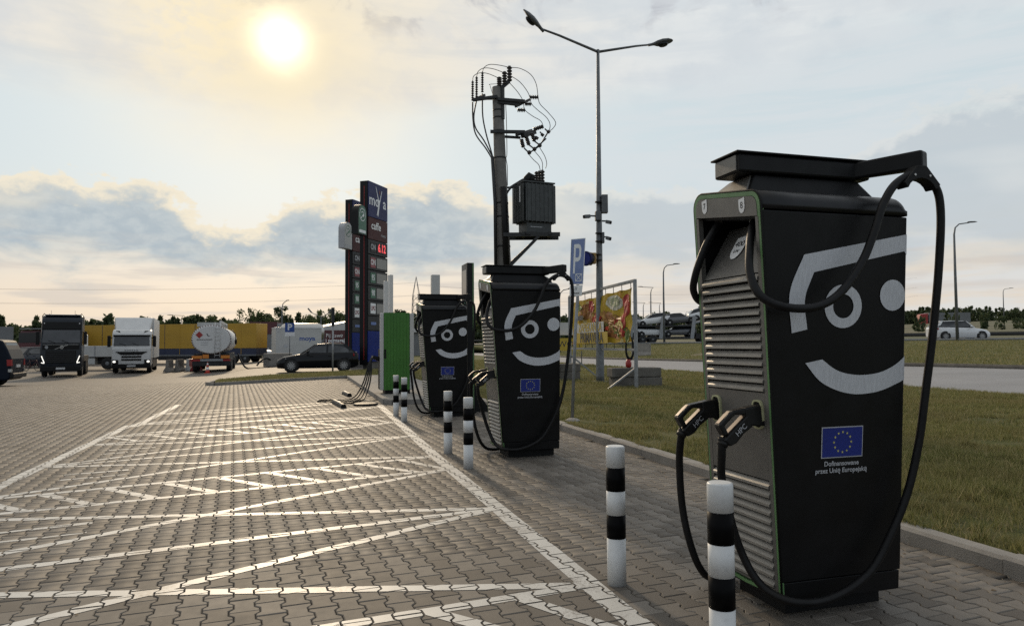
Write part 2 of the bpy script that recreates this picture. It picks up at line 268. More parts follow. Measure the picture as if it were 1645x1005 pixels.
# ------------------------------------------------------------------ mesh helpers
class MB:
    """collects shapes, then links them as ONE mesh object"""
    def __init__(self): self.v = []; self.f = []; self.sm = []
    def add(self, vs, fs, smooth=False):
        k = len(self.v); self.v += [tuple(p) for p in vs]; self.f += [tuple(i + k for i in f) for f in fs]; self.sm += [smooth] * len(fs)
        return self
    def box(self, x0, x1, y0, y1, z0, z1):
        vs = [(x, y, z) for z in (z0, z1) for y in (y0, y1) for x in (x0, x1)]
        return self.add(vs, [(0, 2, 3, 1), (4, 5, 7, 6), (0, 1, 5, 4), (2, 6, 7, 3), (0, 4, 6, 2), (1, 3, 7, 5)])
    def hexa(self, p):
        """8 points: bottom ring of 4, top ring of 4"""
        return self.add(p, [(3, 2, 1, 0), (4, 5, 6, 7), (0, 1, 5, 4), (1, 2, 6, 5), (2, 3, 7, 6), (3, 0, 4, 7)])
    def prism(self, poly, a, b, axis='y', smooth=False):
        """2-D outline extruded along an axis: axis y -> poly is (x, z); x -> (y, z); z -> (x, y)"""
        def p3(q, t): return {'y': (q[0], t, q[1]), 'x': (t, q[0], q[1]), 'z': (q[0], q[1], t)}[axis]
        n = len(poly); vs = [p3(q, a) for q in poly] + [p3(q, b) for q in poly]
        self.add(vs, [tuple(range(n))[::-1], tuple(range(n, 2 * n))])
        return self.add(vs, [(i, (i + 1) % n, n + (i + 1) % n, n + i) for i in range(n)], smooth)
    def tube(self, pts, r, seg=8, caps=True, smooth=True):
        pts = [Vector(p) for p in pts]; n = len(pts); rs = r if isinstance(r, (list, tuple)) else [r] * n
        vs = []; up = None
        for i, p in enumerate(pts):
            t = (pts[min(i + 1, n - 1)] - pts[max(i - 1, 0)])
            t = t.normalized() if t.length > 1e-9 else Vector((0, 0, 1))
            if up is None: up = t.orthogonal().normalized()
            up = (up - t * up.dot(t))
            up = up.normalized() if up.length > 1e-6 else t.orthogonal().normalized()
            s = t.cross(up)
            for k in range(seg):
                a = 2 * math.pi * k / seg; vs.append(p + (up * math.cos(a) + s * math.sin(a)) * rs[i])
        fs = [(i * seg + k, i * seg + (k + 1) % seg, (i + 1) * seg + (k + 1) % seg, (i + 1) * seg + k) for i in range(n - 1) for k in range(seg)]
        self.add(vs, fs, smooth)
        if caps: self.add(vs, [tuple(range(seg))[::-1], tuple((n - 1) * seg + k for k in range(seg))])
        return self
    def bar(self, a, b, w, h, up=(0, 0, 1)):
        a = Vector(a); b = Vector(b); t = (b - a).normalized(); u = Vector(up); u = (u - t * u.dot(t))
        u = u.normalized() if u.length > 1e-6 else t.orthogonal().normalized(); s = t.cross(u)
        ring = lambda p: [p + s * (sx * w / 2) + u * (sz * h / 2) for sx, sz in ((-1, -1), (1, -1), (1, 1), (-1, 1))]
        return self.hexa(ring(a) + ring(b))
    def lathe(self, prof, c=(0, 0, 0), seg=16, axis='z', smooth=True):
        """profile of (radius, height)"""
        vs = []
        for r, h in prof:
            for k in range(seg):
                a = 2 * math.pi * k / seg; x, y = r * math.cos(a), r * math.sin(a)
                q = {'z': (x, y, h), 'y': (x, h, y), 'x': (h, x, y)}[axis]
                vs.append((c[0] + q[0], c[1] + q[1], c[2] + q[2]))
        n = len(prof)
        fs = [(i * seg + k, i * seg + (k + 1) % seg, (i + 1) * seg + (k + 1) % seg, (i + 1) * seg + k) for i in range(n - 1) for k in range(seg)]
        self.add(vs, fs, smooth)
        return self.add(vs, [tuple(range(seg))[::-1], tuple((n - 1) * seg + k for k in range(seg))])
    def loft(self, rings, closed=True, caps=True, smooth=True):
        n = len(rings[0]); vs = [p for r in rings for p in r]
        kk = n if closed else n - 1
        self.add(vs, [(i * n + k, i * n + (k + 1) % n, (i + 1) * n + (k + 1) % n, (i + 1) * n + k) for i in range(len(rings) - 1) for k in range(kk)], smooth)
        if caps: self.add(vs, [tuple(range(n))[::-1], tuple((len(rings) - 1) * n + k for k in range(n))])
        return self
    def face(self, pts): return self.add(pts, [tuple(range(len(pts)))])
    def sphere(self, c, r, seg=8, rings=6, sx=1, sy=1, sz=1):
        vs = []; prof = []
        for i in range(rings + 1):
            a = math.pi * i / rings - math.pi / 2; prof.append((max(1e-4, math.cos(a)) * r, math.sin(a) * r))
        for rr_, h in prof:
            for k in range(seg):
                a = 2 * math.pi * k / seg; vs.append((c[0] + sx * rr_ * math.cos(a), c[1] + sy * rr_ * math.sin(a), c[2] + sz * h))
        return self.add(vs, [(i * seg + k, i * seg + (k + 1) % seg, (i + 1) * seg + (k + 1) % seg, (i + 1) * seg + k) for i in range(rings) for k in range(seg)], True)
    def map(self, fn): self.v = [tuple(fn(Vector(p))) for p in self.v]; return self
    def build(self, name, material, parent=None, bevel=0.0, fix=True):
        me = bpy.data.meshes.new(name); me.from_pydata(self.v, [], self.f)
        me.polygons.foreach_set('use_smooth', self.sm)
        if fix:
            bm = bmesh.new(); bm.from_mesh(me); bmesh.ops.remove_doubles(bm, verts=bm.verts, dist=1e-5); bmesh.ops.recalc_face_normals(bm, faces=bm.faces); bm.to_mesh(me); bm.free()
        me.update()
        o = bpy.data.objects.new(name, me); C.objects.link(o); me.materials.append(M[material] if isinstance(material, str) else material)
        if parent: o.parent = parent
        if bevel:
            bv = o.modifiers.new('bevel', 'BEVEL'); bv.width = bevel; bv.segments = 2; bv.limit_method = 'ANGLE'; bv.angle_limit = R(35)
        return o
def catmull(pts, k=6):
    P = [Vector(p) for p in pts]; out = []
    for i in range(len(P) - 1):
        p0 = P[i - 1] if i else P[0] * 2 - P[1]; p1, p2 = P[i], P[i + 1]; p3 = P[i + 2] if i + 2 < len(P) else P[-1] * 2 - P[-2]
        for j in range(k):
            t = j / k; out.append(0.5 * ((2 * p1) + (p2 - p0) * t + (2 * p0 - 5 * p1 + 4 * p2 - p3) * t * t + (3 * p1 - p0 - 3 * p2 + p3) * t ** 3))
    out.append(P[-1]); return out
def thing(name, label, cat, loc=(0, 0, 0), rz=0.0, group=None):
    o = bpy.data.objects.new(name, None); C.objects.link(o); o.empty_display_size = 0.2
    o.location = loc; o.rotation_euler = (0, 0, rz); o['label'] = label; o['category'] = cat
    if group: o['group'] = group
    return o
def tag(o, label, cat, group=None):
    o['label'] = label; o['category'] = cat
    if group: o['group'] = group
    return o
def struct(o, kind='structure'):
    o['kind'] = kind; return o
_font_cache = {}
def text_mesh(s, size=1.0, align='CENTER', bold=0.0, wscale=1.0):
    """flat lettering as (verts, faces) in the x/y plane"""
    key = (s, size, align, bold, wscale)
    if key in _font_cache: return _font_cache[key]
    cu = bpy.data.curves.new('t', 'FONT'); cu.body = s; cu.size = size; cu.align_x = align; cu.align_y = 'CENTER'; cu.offset = bold; cu.resolution_u = 3
    ob = bpy.data.objects.new('t', cu); C.objects.link(ob); dg = bpy.context.evaluated_depsgraph_get(); dg.update()
    me = ob.evaluated_get(dg).to_mesh(); vs = [(v.co.x * wscale, v.co.y) for v in me.vertices]; fs = [tuple(p.vertices) for p in me.polygons]
    ob.evaluated_get(dg).to_mesh_clear(); bpy.data.objects.remove(ob); bpy.data.curves.remove(cu)
    _font_cache[key] = (vs, fs); return vs, fs
def lettering(name, s, size, place, material, parent, align='CENTER', bold=0.0, wscale=1.0):
    vs, fs = text_mesh(s, size, align, bold, wscale); mb = MB(); mb.add([place(u, v) for u, v in vs], fs)
    return mb.build(name, material, parent, fix=False)
def sstep(t): t = min(1.0, max(0.0, t)); return t * t * (3 - 2 * t)
def zl(x, y): return -0.4 * sstep((y - 25) / 25) * sstep((-x - 1) / 6)     # the yard falls away gently to the left
# ================================================================== THE SETTING
PA = R(4.8)                                     # paver courses run 4.8 degrees off the bay lines
pu = (math.cos(PA), math.sin(PA)); pv = (-math.sin(PA), math.cos(PA))
PW, PL = 0.139, 0.2
def paver_material(name, far):
    m = bpy.data.materials.new(name); m.use_nodes = True; t = NT(m.node_tree); b = t.n['Principled BSDF']
    g = t.node('ShaderNodeNewGeometry'); oi = t.node('ShaderNodeObjectInfo'); pos = g.outputs['Position']
    if far:
        sp = t.node('ShaderNodeSeparateXYZ'); t.l.new(pos, sp.inputs[0])
        U = t.m('ADD', t.m('MULTIPLY', sp.outputs[0], pu[0]), t.m('MULTIPLY', sp.outputs[1], pu[1])); V_ = t.m('ADD', t.m('MULTIPLY', sp.outputs[0], pv[0]), t.m('MULTIPLY', sp.outputs[1], pv[1]))
        cu = t.m('FLOOR', t.m('DIVIDE', U, PW)); vv = t.m('ADD', t.m('DIVIDE', V_, PL), t.m('MULTIPLY', t.m('MODULO', t.m('ABSOLUTE', cu), 2.0), 0.5))
        cell = t.xyz(cu, t.m('FLOOR', vv), 0.0); wn = t.node('ShaderNodeTexWhiteNoise'); t.l.new(cell, wn.inputs['Vector']); rn = wn.outputs['Value']
        fu = t.m('ABSOLUTE', t.m('SUBTRACT', t.m('FRACT', t.m('DIVIDE', U, PW)), 0.5)); fv = t.m('ABSOLUTE', t.m('SUBTRACT', t.m('FRACT', vv), 0.5))
        joint = t.m('MAXIMUM', t.m('MULTIPLY', t.smooth(fu, 0.36, 0.46), 0.75), t.m('MULTIPLY', t.smooth(fv, 0.455, 0.485), 0.75))
    else:
        rn = t.m('FRACT', t.m('ADD', g.outputs['Random Per Island'], oi.outputs['Random']))
    big = t.noise(pos, 0.35, 3, 0.5); fine = t.noise(pos, 260.0, 4, 0.7); mid = t.noise(pos, 9.0, 5, 0.65)
    c = t.mix(rn, (0.098, 0.086, 0.073), (0.185, 0.166, 0.144))
    c = t.mix(t.m('MULTIPLY', t.smooth(big, 0.35, 0.7), 0.35), c, (0.142, 0.12, 0.096))
    c = t.mix(t.m('MULTIPLY', t.smooth(mid, 0.5, 0.75), 0.35), c, (0.105, 0.098, 0.09))
    c = t.mix(t.m('MULTIPLY', t.smooth(fine, 0.55, 0.8), 0.45), c, (0.075, 0.07, 0.064))
    c = t.mix(t.m('MULTIPLY', t.smooth(fine, 0.45, 0.2), 0.35), c, (0.21, 0.197, 0.18))
    stain = t.smooth(t.noise(pos, 1.6, 6, 0.7, 0.5), 0.58, 0.74)
    c = t.mix(t.m('MULTIPLY', stain, 0.42), c, (0.07, 0.064, 0.058))
    mpn = t.node('ShaderNodeMapping'); t.l.new(pos, mpn.inputs[0]); mpn.inputs['Scale'].default_value = (1.6, 0.12, 1); mpn.inputs['Rotation'].default_value = (0, 0, 0.25)
    tyre_ = t.smooth(t.noise(mpn.outputs[0], 1.4, 4, 0.6, 0.3), 0.55, 0.72); c = t.mix(t.m('MULTIPLY', tyre_, 0.35), c, (0.075, 0.068, 0.06))
    if far: c = t.mix(joint, c, (0.045, 0.041, 0.037))
    t.l.new(c, b.inputs['Base Color']); b.inputs['Specular IOR Level'].default_value = 0.17
    rg = t.node('ShaderNodeMapRange'); t.put(rg.inputs[0], mid); rg.inputs[3].default_value = 0.58; rg.inputs[4].default_value = 0.76; t.l.new(rg.outputs[0], b.inputs['Roughness'])
    bp = t.node('ShaderNodeBump'); bp.inputs['Strength'].default_value = 0.35; bp.inputs['Distance'].default_value = 0.002; t.put(bp.inputs['Height'], fine); t.l.new(bp.outputs[0], b.inputs['Normal'])
    return m
M['paver'] = paver_material('paver_concrete', False); M['paver_far'] = paver_material('paving_far', True)

# base sheet of the yard, follows the gentle fall to the left
xs = [-75 + i * 2.5 for i in range(32)] + [4.38]; ys = [-6 + j * 2.5 for j in range(52)]
vs = [(x, y, zl(x, y) - 0.018) for y in ys for x in xs]; nx = len(xs)
mb = MB(); mb.add(vs, [(j * nx + i, j * nx + i + 1, (j + 1) * nx + i + 1, (j + 1) * nx + i) for j in range(len(ys) - 1) for i in range(nx - 1)], True)
paving = struct(mb.build('pavement', 'paver_far', fix=False))

# double-T pavers: straight ends, stepped sides
e, q = 0.0825, 0.0565
OUT = [(e, -.1), (e, -.064), (q, -.036), (q, .036), (e, .064), (e, .1), (-e, .1), (-e, .064), (-q, .036), (-q, -.036), (-e, -.064), (-e, -.1)]
def inset(poly, d):
    n = len(poly); res = []
    for i in range(n):
        p0, p1, p2 = Vector((*poly[i - 1], 0)), Vector((*poly[i], 0)), Vector((*poly[(i + 1) % n], 0))
        a = (p1 - p0).normalized(); b = (p2 - p1).normalized(); na = Vector((-a.y, a.x, 0)); nb = Vector((-b.y, b.x, 0)); k = (na + nb); k = k / max(0.3, (1 + na.dot(nb)))
        res.append((p1.x + k.x * d, p1.y + k.y * d))
    return res
o1, o2 = inset(OUT, 0.0022), inset(OUT, 0.0075)
PV = [(x, y, -0.016) for x, y in o1] + [(x, y, -0.0045) for x, y in o1] + [(x, y, 0.0) for x, y in o2]
PF = [(i, (i + 1) % 12, 12 + (i + 1) % 12, 12 + i) for i in range(12)] + [(12 + i, 12 + (i + 1) % 12, 24 + (i + 1) % 12, 24 + i) for i in range(12)]
TOPF = [tuple(range(24, 36))]
pm = bpy.data.meshes.new('paver'); pm.from_pydata(PV, [], PF + TOPF); pm.materials.append(M['paver']); pm.update()
centres = []
plat_x, plat_y = 1.98, 17.75
for i in range(-120, 60):
    for j in range(0, 190):
        u = (i + 0.5) * PW; v = (j + (0.5 if i % 2 else 0.0)) * PL
        x = u * pu[0] + v * pv[0]; y = u * pu[1] + v * pv[1]
        if y < 1.6 or y > 33 or x > 4.24 or x < -0.348 * y - 1.3: continue
        if x > 0.9 * y + 2.2: continue                                     # right of the view
        if x > plat_x - 0.05 and y > plat_y - 0.05: continue
        centres.append((x, y))
fwx, fwy = math.sin(YAW), math.cos(YAW)
def in_view(x, y):
    d = x * fwx + y * fwy; s_ = x * fwy - y * fwx
    return d > 0.5 and abs(s_ / d) < 0.73 and (0.85 + 0 * s_) and d > 3.35
order = sorted(range(len(centres)), key=lambda k: (0 if in_view(*centres[k]) else 1, math.hypot(*centres[k])))
single = set(order[:300])
rj = np.random.RandomState(3)
tilt = lambda: rj.uniform(-0.0035, 0.0035)
arrV, arrF, arrT = [], [], []
PVn = np.array(PV); rot = np.array([[pu[0], pv[0]], [pu[1], pv[1]]])
paver_z = {}
quads, tops = [], []
for k, (x, y) in enumerate(centres):
    tx, ty, dz = tilt() * 1.6, tilt() * 1.6, rj.uniform(-0.0016, 0.0016); z0 = zl(x, y) + dz; paver_z[k] = (z0, tx, ty)
    if k in single:
        o = bpy.data.objects.new('paver', pm); C.objects.link(o); o.parent = paving; o.location = (x, y, z0); o.rotation_euler = (tx, ty, PA)
        continue
    P = PVn.copy(); xy = PVn[:, :2] @ rot.T; P[:, 0] = xy[:, 0] + x; P[:, 1] = xy[:, 1] + y; P[:, 2] += z0 + PVn[:, 1] * tx - PVn[:, 0] * ty
    arrV.append(P)
nP = len(arrV); V_ = np.concatenate(arrV).astype(np.float32)
qf = np.array(PF, dtype=np.int64); base = (np.arange(nP) * 36)[:, None, None]
Q = (qf[None] + base).reshape(-1, 4); T = (np.arange(24, 36)[None] + (np.arange(nP) * 36)[:, None])
me = bpy.data.meshes.new('paver_field'); me.vertices.add(len(V_)); me.vertices.foreach_set('co', V_.ravel())
loops = np.concatenate([Q.ravel(), T.ravel()]); starts = np.concatenate([np.arange(len(Q)) * 4, len(Q) * 4 + np.arange(nP) * 12]); 
me.loops.add(len(loops)); me.loops.foreach_set('vertex_index', loops.astype(np.int32)); me.polygons.add(len(starts)); me.polygons.foreach_set('loop_start', starts.astype(np.int32))
me.update(calc_edges=True); me.validate(); me.materials.append(M['paver'])
pf = bpy.data.objects.new('paver_field', me); C.objects.link(pf); pf.parent = paving; pf['kind'] = 'stuff'

# painted lines: every stripe is cut by the pavers it was painted on, joints stay open
def paint_material():
    m = bpy.data.materials.new('road_paint'); m.use_nodes = True; t = NT(m.node_tree); b = t.n['Principled BSDF']; g = t.node('ShaderNodeNewGeometry'); pos = g.outputs['Position']
    n = t.noise(pos, 55.0, 6, 0.75); n2 = t.noise(pos, 1.7, 4, 0.6); n3 = t.noise(pos, 300, 3, 0.6)
    wear = t.m('MULTIPLY', t.smooth(t.m('ADD', n, t.m('MULTIPLY', t.m('SUBTRACT', n2, 0.5), 0.9)), 0.54, 0.70), 0.8)
    c = t.mix(t.smooth(n3, 0.3, 0.8), (0.56, 0.55, 0.52), (0.44, 0.43, 0.40)); c = t.mix(g.outputs['Random Per Island'], c, t.mix(0.25, c, (0.36, 0.345, 0.32)))
    t.l.new(t.mix(wear, c, (0.19, 0.172, 0.15)), b.inputs['Base Color']); b.inputs['Roughness'].default_value = 0.5
    return m
M['road_paint'] = paint_material()
def clip(poly, a, b):
    """keep what lies left of a->b"""
    out = []; ax, ay = a; bx_, by_ = b
    f = lambda p: (bx_ - ax) * (p[1] - ay) - (by_ - ay) * (p[0] - ax)
    for i in range(len(poly)):
        p, q_ = poly[i], poly[(i + 1) % len(poly)]; fp, fq = f(p), f(q_)
        if fp >= 0: out.append(p)
        if fp * fq < 0: s_ = fp / (fp - fq); out.append((p[0] + (q_[0] - p[0]) * s_, p[1] + (q_[1] - p[1]) * s_))
    return out
o3 = inset(OUT, 0.0065); WP = {}
def world_poly(k):
    if k not in WP:
        x, y = centres[k]; WP[k] = [(x + a * pu[0] + b * pv[0], y + a * pu[1] + b * pv[1]) for a, b in o3]
    return WP[k]
grid = {}
for k, (x, y) in enumerate(centres): grid.setdefault((int(x // 0.5), int(y // 0.5)), []).append(k)
layer = [0]
def stripe(p, q_, wd, name='painted_line', wd2=None):
    p, q_ = Vector((*p, 0)), Vector((*q_, 0)); t = (q_ - p).normalized(); nrm = Vector((-t.y, t.x, 0)); w2 = wd2 or wd
    quad = [p - nrm * wd / 2, q_ - nrm * w2 / 2, q_ + nrm * w2 / 2, p + nrm * wd / 2]; quad = [(a.x, a.y) for a in quad]
    lo = (min(a[0] for a in quad) - .2, min(a[1] for a in quad) - .2); hi = (max(a[0] for a in quad) + .2, max(a[1] for a in quad) + .2)
    layer[0] += 1; lift = 0.0012 + 0.00022 * (layer[0] % 9); mb = MB()
    for gx in range(int(lo[0] // .5), int(hi[0] // .5) + 1):
        for gy in range(int(lo[1] // .5), int(hi[1] // .5) + 1):
            for k in grid.get((gx, gy), ()):
                poly = world_poly(k)
                for i in range(4):
                    poly = clip(poly, quad[i], quad[(i + 1) % 4])
                    if len(poly) < 3: break
                if len(poly) < 3: continue
                z0, tx, ty = paver_z[k]; cx, cy = centres[k]
                pts = []
                for a, b in poly:
                    u = (a - cx) * pu[0] + (b - cy) * pu[1]; v = (a - cx) * pv[0] + (b - cy) * pv[1]; pts.append((a, b, z0 + v * tx - u * ty + lift))
                area = sum(pts[i][0] * pts[(i + 1) % len(pts)][1] - pts[(i + 1) % len(pts)][0] * pts[i][1] for i in range(len(pts)))
                if abs(area) > 2e-5: mb.face(pts)
    if not mb.f: return None
    o = mb.build(name, 'road_paint', fix=False); o['kind'] = 'structure'; return o
XL, XR = -3.07, 1.70
stripe((XL, 1.5), (XL, 14.92), 0.15); stripe((XL + 0.13, 14.6), (XL + 0.13, 19.7), 0.15)
stripe((XR + 0.01, 1.8), (XR + 0.02, 9.0), 0.155); stripe((XR + 0.02, 9.0), (XR + 0.17, 17.72), 0.155)
L0, R0 = XL, XR
def bay(bl, br, tl, tr, edges='bt', rx=R0):
    if 'b' in edges: stripe((L0, bl), (rx, br), 0.10)
    if 't' in edges: stripe((L0, tl), (rx, tr), 0.10)
    stripe((L0, bl), (rx, tr), 0.10); stripe((L0, tl), (rx, br), 0.10)
bay(3.53, 4.10, 5.37, 6.24, 'bt'); bay(5.37, 6.24, 7.32, 8.36, 't'); bay(8.12, 9.36, 10.12, 11.55, 'bt'); bay(10.12, 11.55, 12.15, 13.66, 't')
bay(13.04, 14.84, 14.98, 17.1, 'bt'); bay(14.98, 17.1, 17.1, 19.6, 't', 1.80)
def chevrons(a, b, c, d, n):
    """hatching between the top edge of one bay (a->b) and the bottom edge of the next (c->d)"""
    for i in range(n):
        t0 = (i + 0.10) / n; t1 = min(t0 + 1.18 / n, 0.995)
        x0 = L0 + (R0 - L0) * t0; x1 = L0 + (R0 - L0) * t1
        stripe((x0, c + (d - c) * t0), (x1, a + (b - a) * t1), 0.105)
chevrons(7.32, 8.36, 8.12, 9.36, 9); chevrons(12.15, 13.66, 13.04, 14.84, 9); chevrons(2.65, 3.25, 3.53, 4.10, 9)
for dy, dxx in ((0, 0), (2.0, -0.06), (4.05, -0.1), (-2.75, 0.3)):
    b0 = 9.41 + dy
    stripe((-2.63 + dxx, b0), (-1.97 + dxx, b0 + 0.15), 0.05, 'painted_symbol', 0.09); stripe((-2.57 + dxx, b0 - 0.33), (-2.25 + dxx, b0 - 0.25), 0.06, 'painted_symbol'); stripe((-2.22 + dxx, b0 - 0.25), (-1.93 + dxx, b0 - 0.18), 0.035, 'painted_symbol')

# kerb along the lawn: single stones with open joints
kerb = thing('kerb', 'long grey concrete kerb edging the lawn behind the chargers', 'kerb')
y = -2.0; kb = MB(); kb.prism([(-.075, -.1), (.075, -.1), (.075, .105), (.068, .112), (-.052, .112), (-.075, .09)], -0.497, 0.497); kme = kb.build('kerb_stone', 'kerb', kerb); kme.location = (4.36, 0.0, 0)
for i in range(-2, 40):
    if i == 0: continue
    c = bpy.data.objects.new('kerb_stone', kme.data); C.objects.link(c); c.parent = kerb; c.location = (4.36 + rnd.uniform(-.006, .006), i * 1.0 + 0.0, rnd.uniform(-.006, .004)); c.rotation_euler = (0, rnd.uniform(-.01, .01), rnd.uniform(-.004, .004))

# raised concrete strip that carries the green cabinet
mb = MB(); mb.prism([(2.13, 18.05), (2.27, 17.9), (4.285, 17.9), (4.285, 33.2), (2.13, 33.2)], -0.1, 0.10, 'z'); plat = mb.build('platform', 'concrete'); struct(plat)
pk = thing('platform_kerb', 'kerb round the raised strip with the green cabinet', 'kerb')
def kerb_run(parent, pts, name='kerb_stone', wd=0.13, h=0.115):
    for a, b in zip(pts, pts[1:]):
        a = Vector((*a, 0)); b = Vector((*b, 0)); L = (b - a).length; n = max(1, round(L)); t = (b - a) / n
        for i in range(n):
            p0 = a + t * i + t.normalized() * 0.004; p1 = a + t * (i + 1) - t.normalized() * 0.004; s_ = Vector((-t.y, t.x, 0)).normalized() * wd / 2
            z0 = min(zl(p0.x, p0.y), zl(p1.x, p1.y)); m_ = MB(); m_.hexa([(*(p0 - s_).xy, z0 - .08), (*(p1 - s_).xy, z0 - .08), (*(p1 + s_).xy, z0 - .08), (*(p0 + s_).xy, z0 - .08), (*(p0 - s_).xy, z0 + h), (*(p1 - s_).xy, z0 + h), (*(p1 + s_).xy, z0 + h), (*(p0 + s_).xy, z0 + h)]); m_.build(name, 'kerb', parent)
kerb_run(pk, [(2.06, 32.6), (2.06, 18.12)]); kerb_run(pk, [(2.06, 18.02), (2.22, 17.83), (4.26, 17.83)])
ik = thing('island_kerb', 'kerb round the grass island in front of the dark hatchback', 'kerb')
ISL = [(-3.08, 28.86), (2.0, 32.72), (4.3, 33.4), (9, 36), (9, 47), (2.85, 39.4), (-1.46, 35.0), (-3.3, 31.2)]
kerb_run(ik, [(-3.3, 31.2), (-3.4, 29.3), (-3.08, 28.86), (1.95, 32.72)])

# ---- lawns, road, highway and fields on the right: ruled strips between level lines
def strip(name, A, B, material, kind='structure', nseg=None, k=6):
    a = catmull([(*p, 0)[:3] if len(p) == 2 else p for p in A], 6); b = catmull(B, 6); mb = MB(); rows = []
    for i in range(k + 1):
        f = i / k; rows.append([p.lerp(q_, f) for p, q_ in zip(a, b)])
    n = len(a); mb.add([p for r_ in rows for p in r_], [(i * n + j, i * n + j + 1, (i + 1) * n + j + 1, (i + 1) * n + j) for i in range(k) for j in range(n - 1)], True)
    o = mb.build(name, material); o['kind'] = kind; return o
def grass_ground():
    m = bpy.data.materials.new('lawn_ground'); m.use_nodes = True; t = NT(m.node_tree); b = t.n['Principled BSDF']; pos = t.node('ShaderNodeNewGeometry').outputs['Position']
    a = t.noise(pos, 0.5, 5, 0.6); c_ = t.noise(pos, 6.0, 6, 0.7); d = t.noise(pos, 60, 4, 0.7)
    c = t.mix(t.smooth(a, 0.35, 0.65), (0.085, 0.098, 0.032), (0.145, 0.135, 0.058)); c = t.mix(t.m('MULTIPLY', t.smooth(c_, 0.45, 0.7), 0.6), c, (0.21, 0.175, 0.105)); c = t.mix(t.m('MULTIPLY', t.smooth(d, 0.4, 0.75), 0.6), c, (0.05, 0.058, 0.02))
    t.l.new(c, b.inputs['Base Color']); b.inputs['Roughness'].default_value = 0.95; b.inputs['Specular IOR Level'].default_value = 0.1
    bp = t.node('ShaderNodeBump'); bp.inputs['Strength'].default_value = 0.9; bp.inputs['Distance'].default_value = 0.05; t.put(bp.inputs['Height'], t.m('ADD', c_, t.m('MULTIPLY', d, 0.5))); t.l.new(bp.outputs[0], b.inputs['Normal'])
    return m
M['lawn'] = grass_ground()
kl = [(4.42, y_, 0.085) for y_ in (-30, -5, 11.75, 20.4, 48.6, 80, 140)]
near = [(13.4, -30, .28), (14.4, -5, .28), (15.2, 11.75, .28), (16.66, 20.4, .2), (18.1, 48.6, .1), (20.5, 80, .1), (25, 140, .1)]
far = [(24.6, -30, .5), (24.4, -5, .5), (24.0, 18.5, .48), (23.5, 28.6, .4), (23.2, 55, .2), (25, 80, .2), (29, 140, .2)]
rail = [(88, -30, 1.5), (75, -7, 1.5), (58, 29.5, 1.5), (51, 45.5, 1.52), (39, 73.2, 1.4), (27, 101, 1.4), (10, 140, 1.4)]
lawn = strip('lawn', kl, near, 'lawn'); road = strip('road', near, far, 'asphalt')
mb = MB(); rk = [Vector(p) + Vector((0.12, 0, 0.02)) for p in far]; rp = catmull(rk, 6)
mb.loft([[(p.x - .08, p.y, p.z - .1), (p.x + .08, p.y, p.z - .1), (p.x + .08, p.y, p.z + .12), (p.x - .08, p.y, p.z + .12)] for p in rp]); struct(mb.build('road_kerb', 'old_concrete'))
f2 = [(p[0] + .2, p[1], p[2] + .1) for p in far]
verge = strip('verge', f2, rail, 'lawn')
nrm = Vector((0.918, 0.396, 0)); off = lambda L, d, z: [(p[0] + nrm.x * d, p[1] + nrm.y * d, z if z is not None else p[2]) for p in L]
hw = strip('highway', off(rail, 0, 1.5), off(rail, 11, 1.5), 'asphalt'); med = strip('median', off(rail, 11, 1.5), off(rail, 15, 1.55), 'lawn'); hw2 = strip('highway', off(rail, 15, 1.5), off(rail, 26, 1.5), 'asphalt')
fld = strip('field', off(rail, 26, 1.5), off(rail, 130, 4.6), 'field'); fld2 = strip('field', off(rail, 130, 4.6), off(rail, 420, 13.5), 'field')
mb = MB(); mb.face([(-2500, -800, -0.75), (2500, -800, -0.75), (2500, 3500, -0.75), (-2500, 3500, -0.75)]); struct(mb.build('ground', 'field', fix=False))
mb = MB(); mb.face([(x_, y_, 0.10) for x_, y_ in ISL]); isl = struct(mb.build('island_lawn', 'lawn', fix=False))
# worn soil strip and spoil heap on the verge
mb = MB(); rh = np.random.RandomState(5)
for i in range(9):
    for j in range(5): pass
hv = []
for i in range(15):
    for j in range(9):
        u = i / 14; v = j / 8; hgt = math.sin(math.pi * u) ** .6 * math.sin(math.pi * v) ** .8 * (0.75 + 0.5 * rh.rand()); hv.append((25.6 + v * 4.2 + u * 2.0, 46 - u * 14, 0.25 + v * 0.32 + hgt * 0.85))
mb.add(hv, [(i * 9 + j, i * 9 + j + 1, (i + 1) * 9 + j + 1, (i + 1) * 9 + j) for i in range(14) for j in range(8)], True); struct(mb.build('spoil_mound', mat('dry_grass_soil', (0.10, 0.085, 0.04), 0.95, 0, 0.3, 2.0, 0.8, 12), None, fix=False))

# ---- grass blades
def grass(name, sampler, n, h0, h1, wd, seed, material):
    r_ = np.random.RandomState(seed); X, Y, Z = sampler(r_, n); n = len(X)
    h = r_.uniform(h0, h1, n) * r_.uniform(0.6, 1.0, n); a = r_.uniform(0, 2 * np.pi, n); lean = r_.uniform(0.1, 0.9, n) * h; la = r_.uniform(0, 2 * np.pi, n)
    w_ = wd * r_.uniform(0.6, 1.3, n); ca, sa = np.cos(a) * w_, np.sin(a) * w_
    p = np.zeros((n, 3, 3)); p[:, 0] = np.stack([X - ca, Y - sa, Z], 1); p[:, 1] = np.stack([X + ca, Y + sa, Z], 1); p[:, 2] = np.stack([X + np.cos(la) * lean, Y + np.sin(la) * lean, Z + h], 1)
    me = bpy.data.meshes.new(name); me.vertices.add(n * 3); me.vertices.foreach_set('co', p.astype(np.float32).ravel()); me.loops.add(n * 3); me.loops.foreach_set('vertex_index', np.arange(n * 3, dtype=np.int32)); me.polygons.add(n); me.polygons.foreach_set('loop_start', (np.arange(n) * 3).astype(np.int32))
    me.update(calc_edges=True); me.materials.append(material); o = bpy.data.objects.new(name, me); C.objects.link(o); o['kind'] = 'stuff'; return o
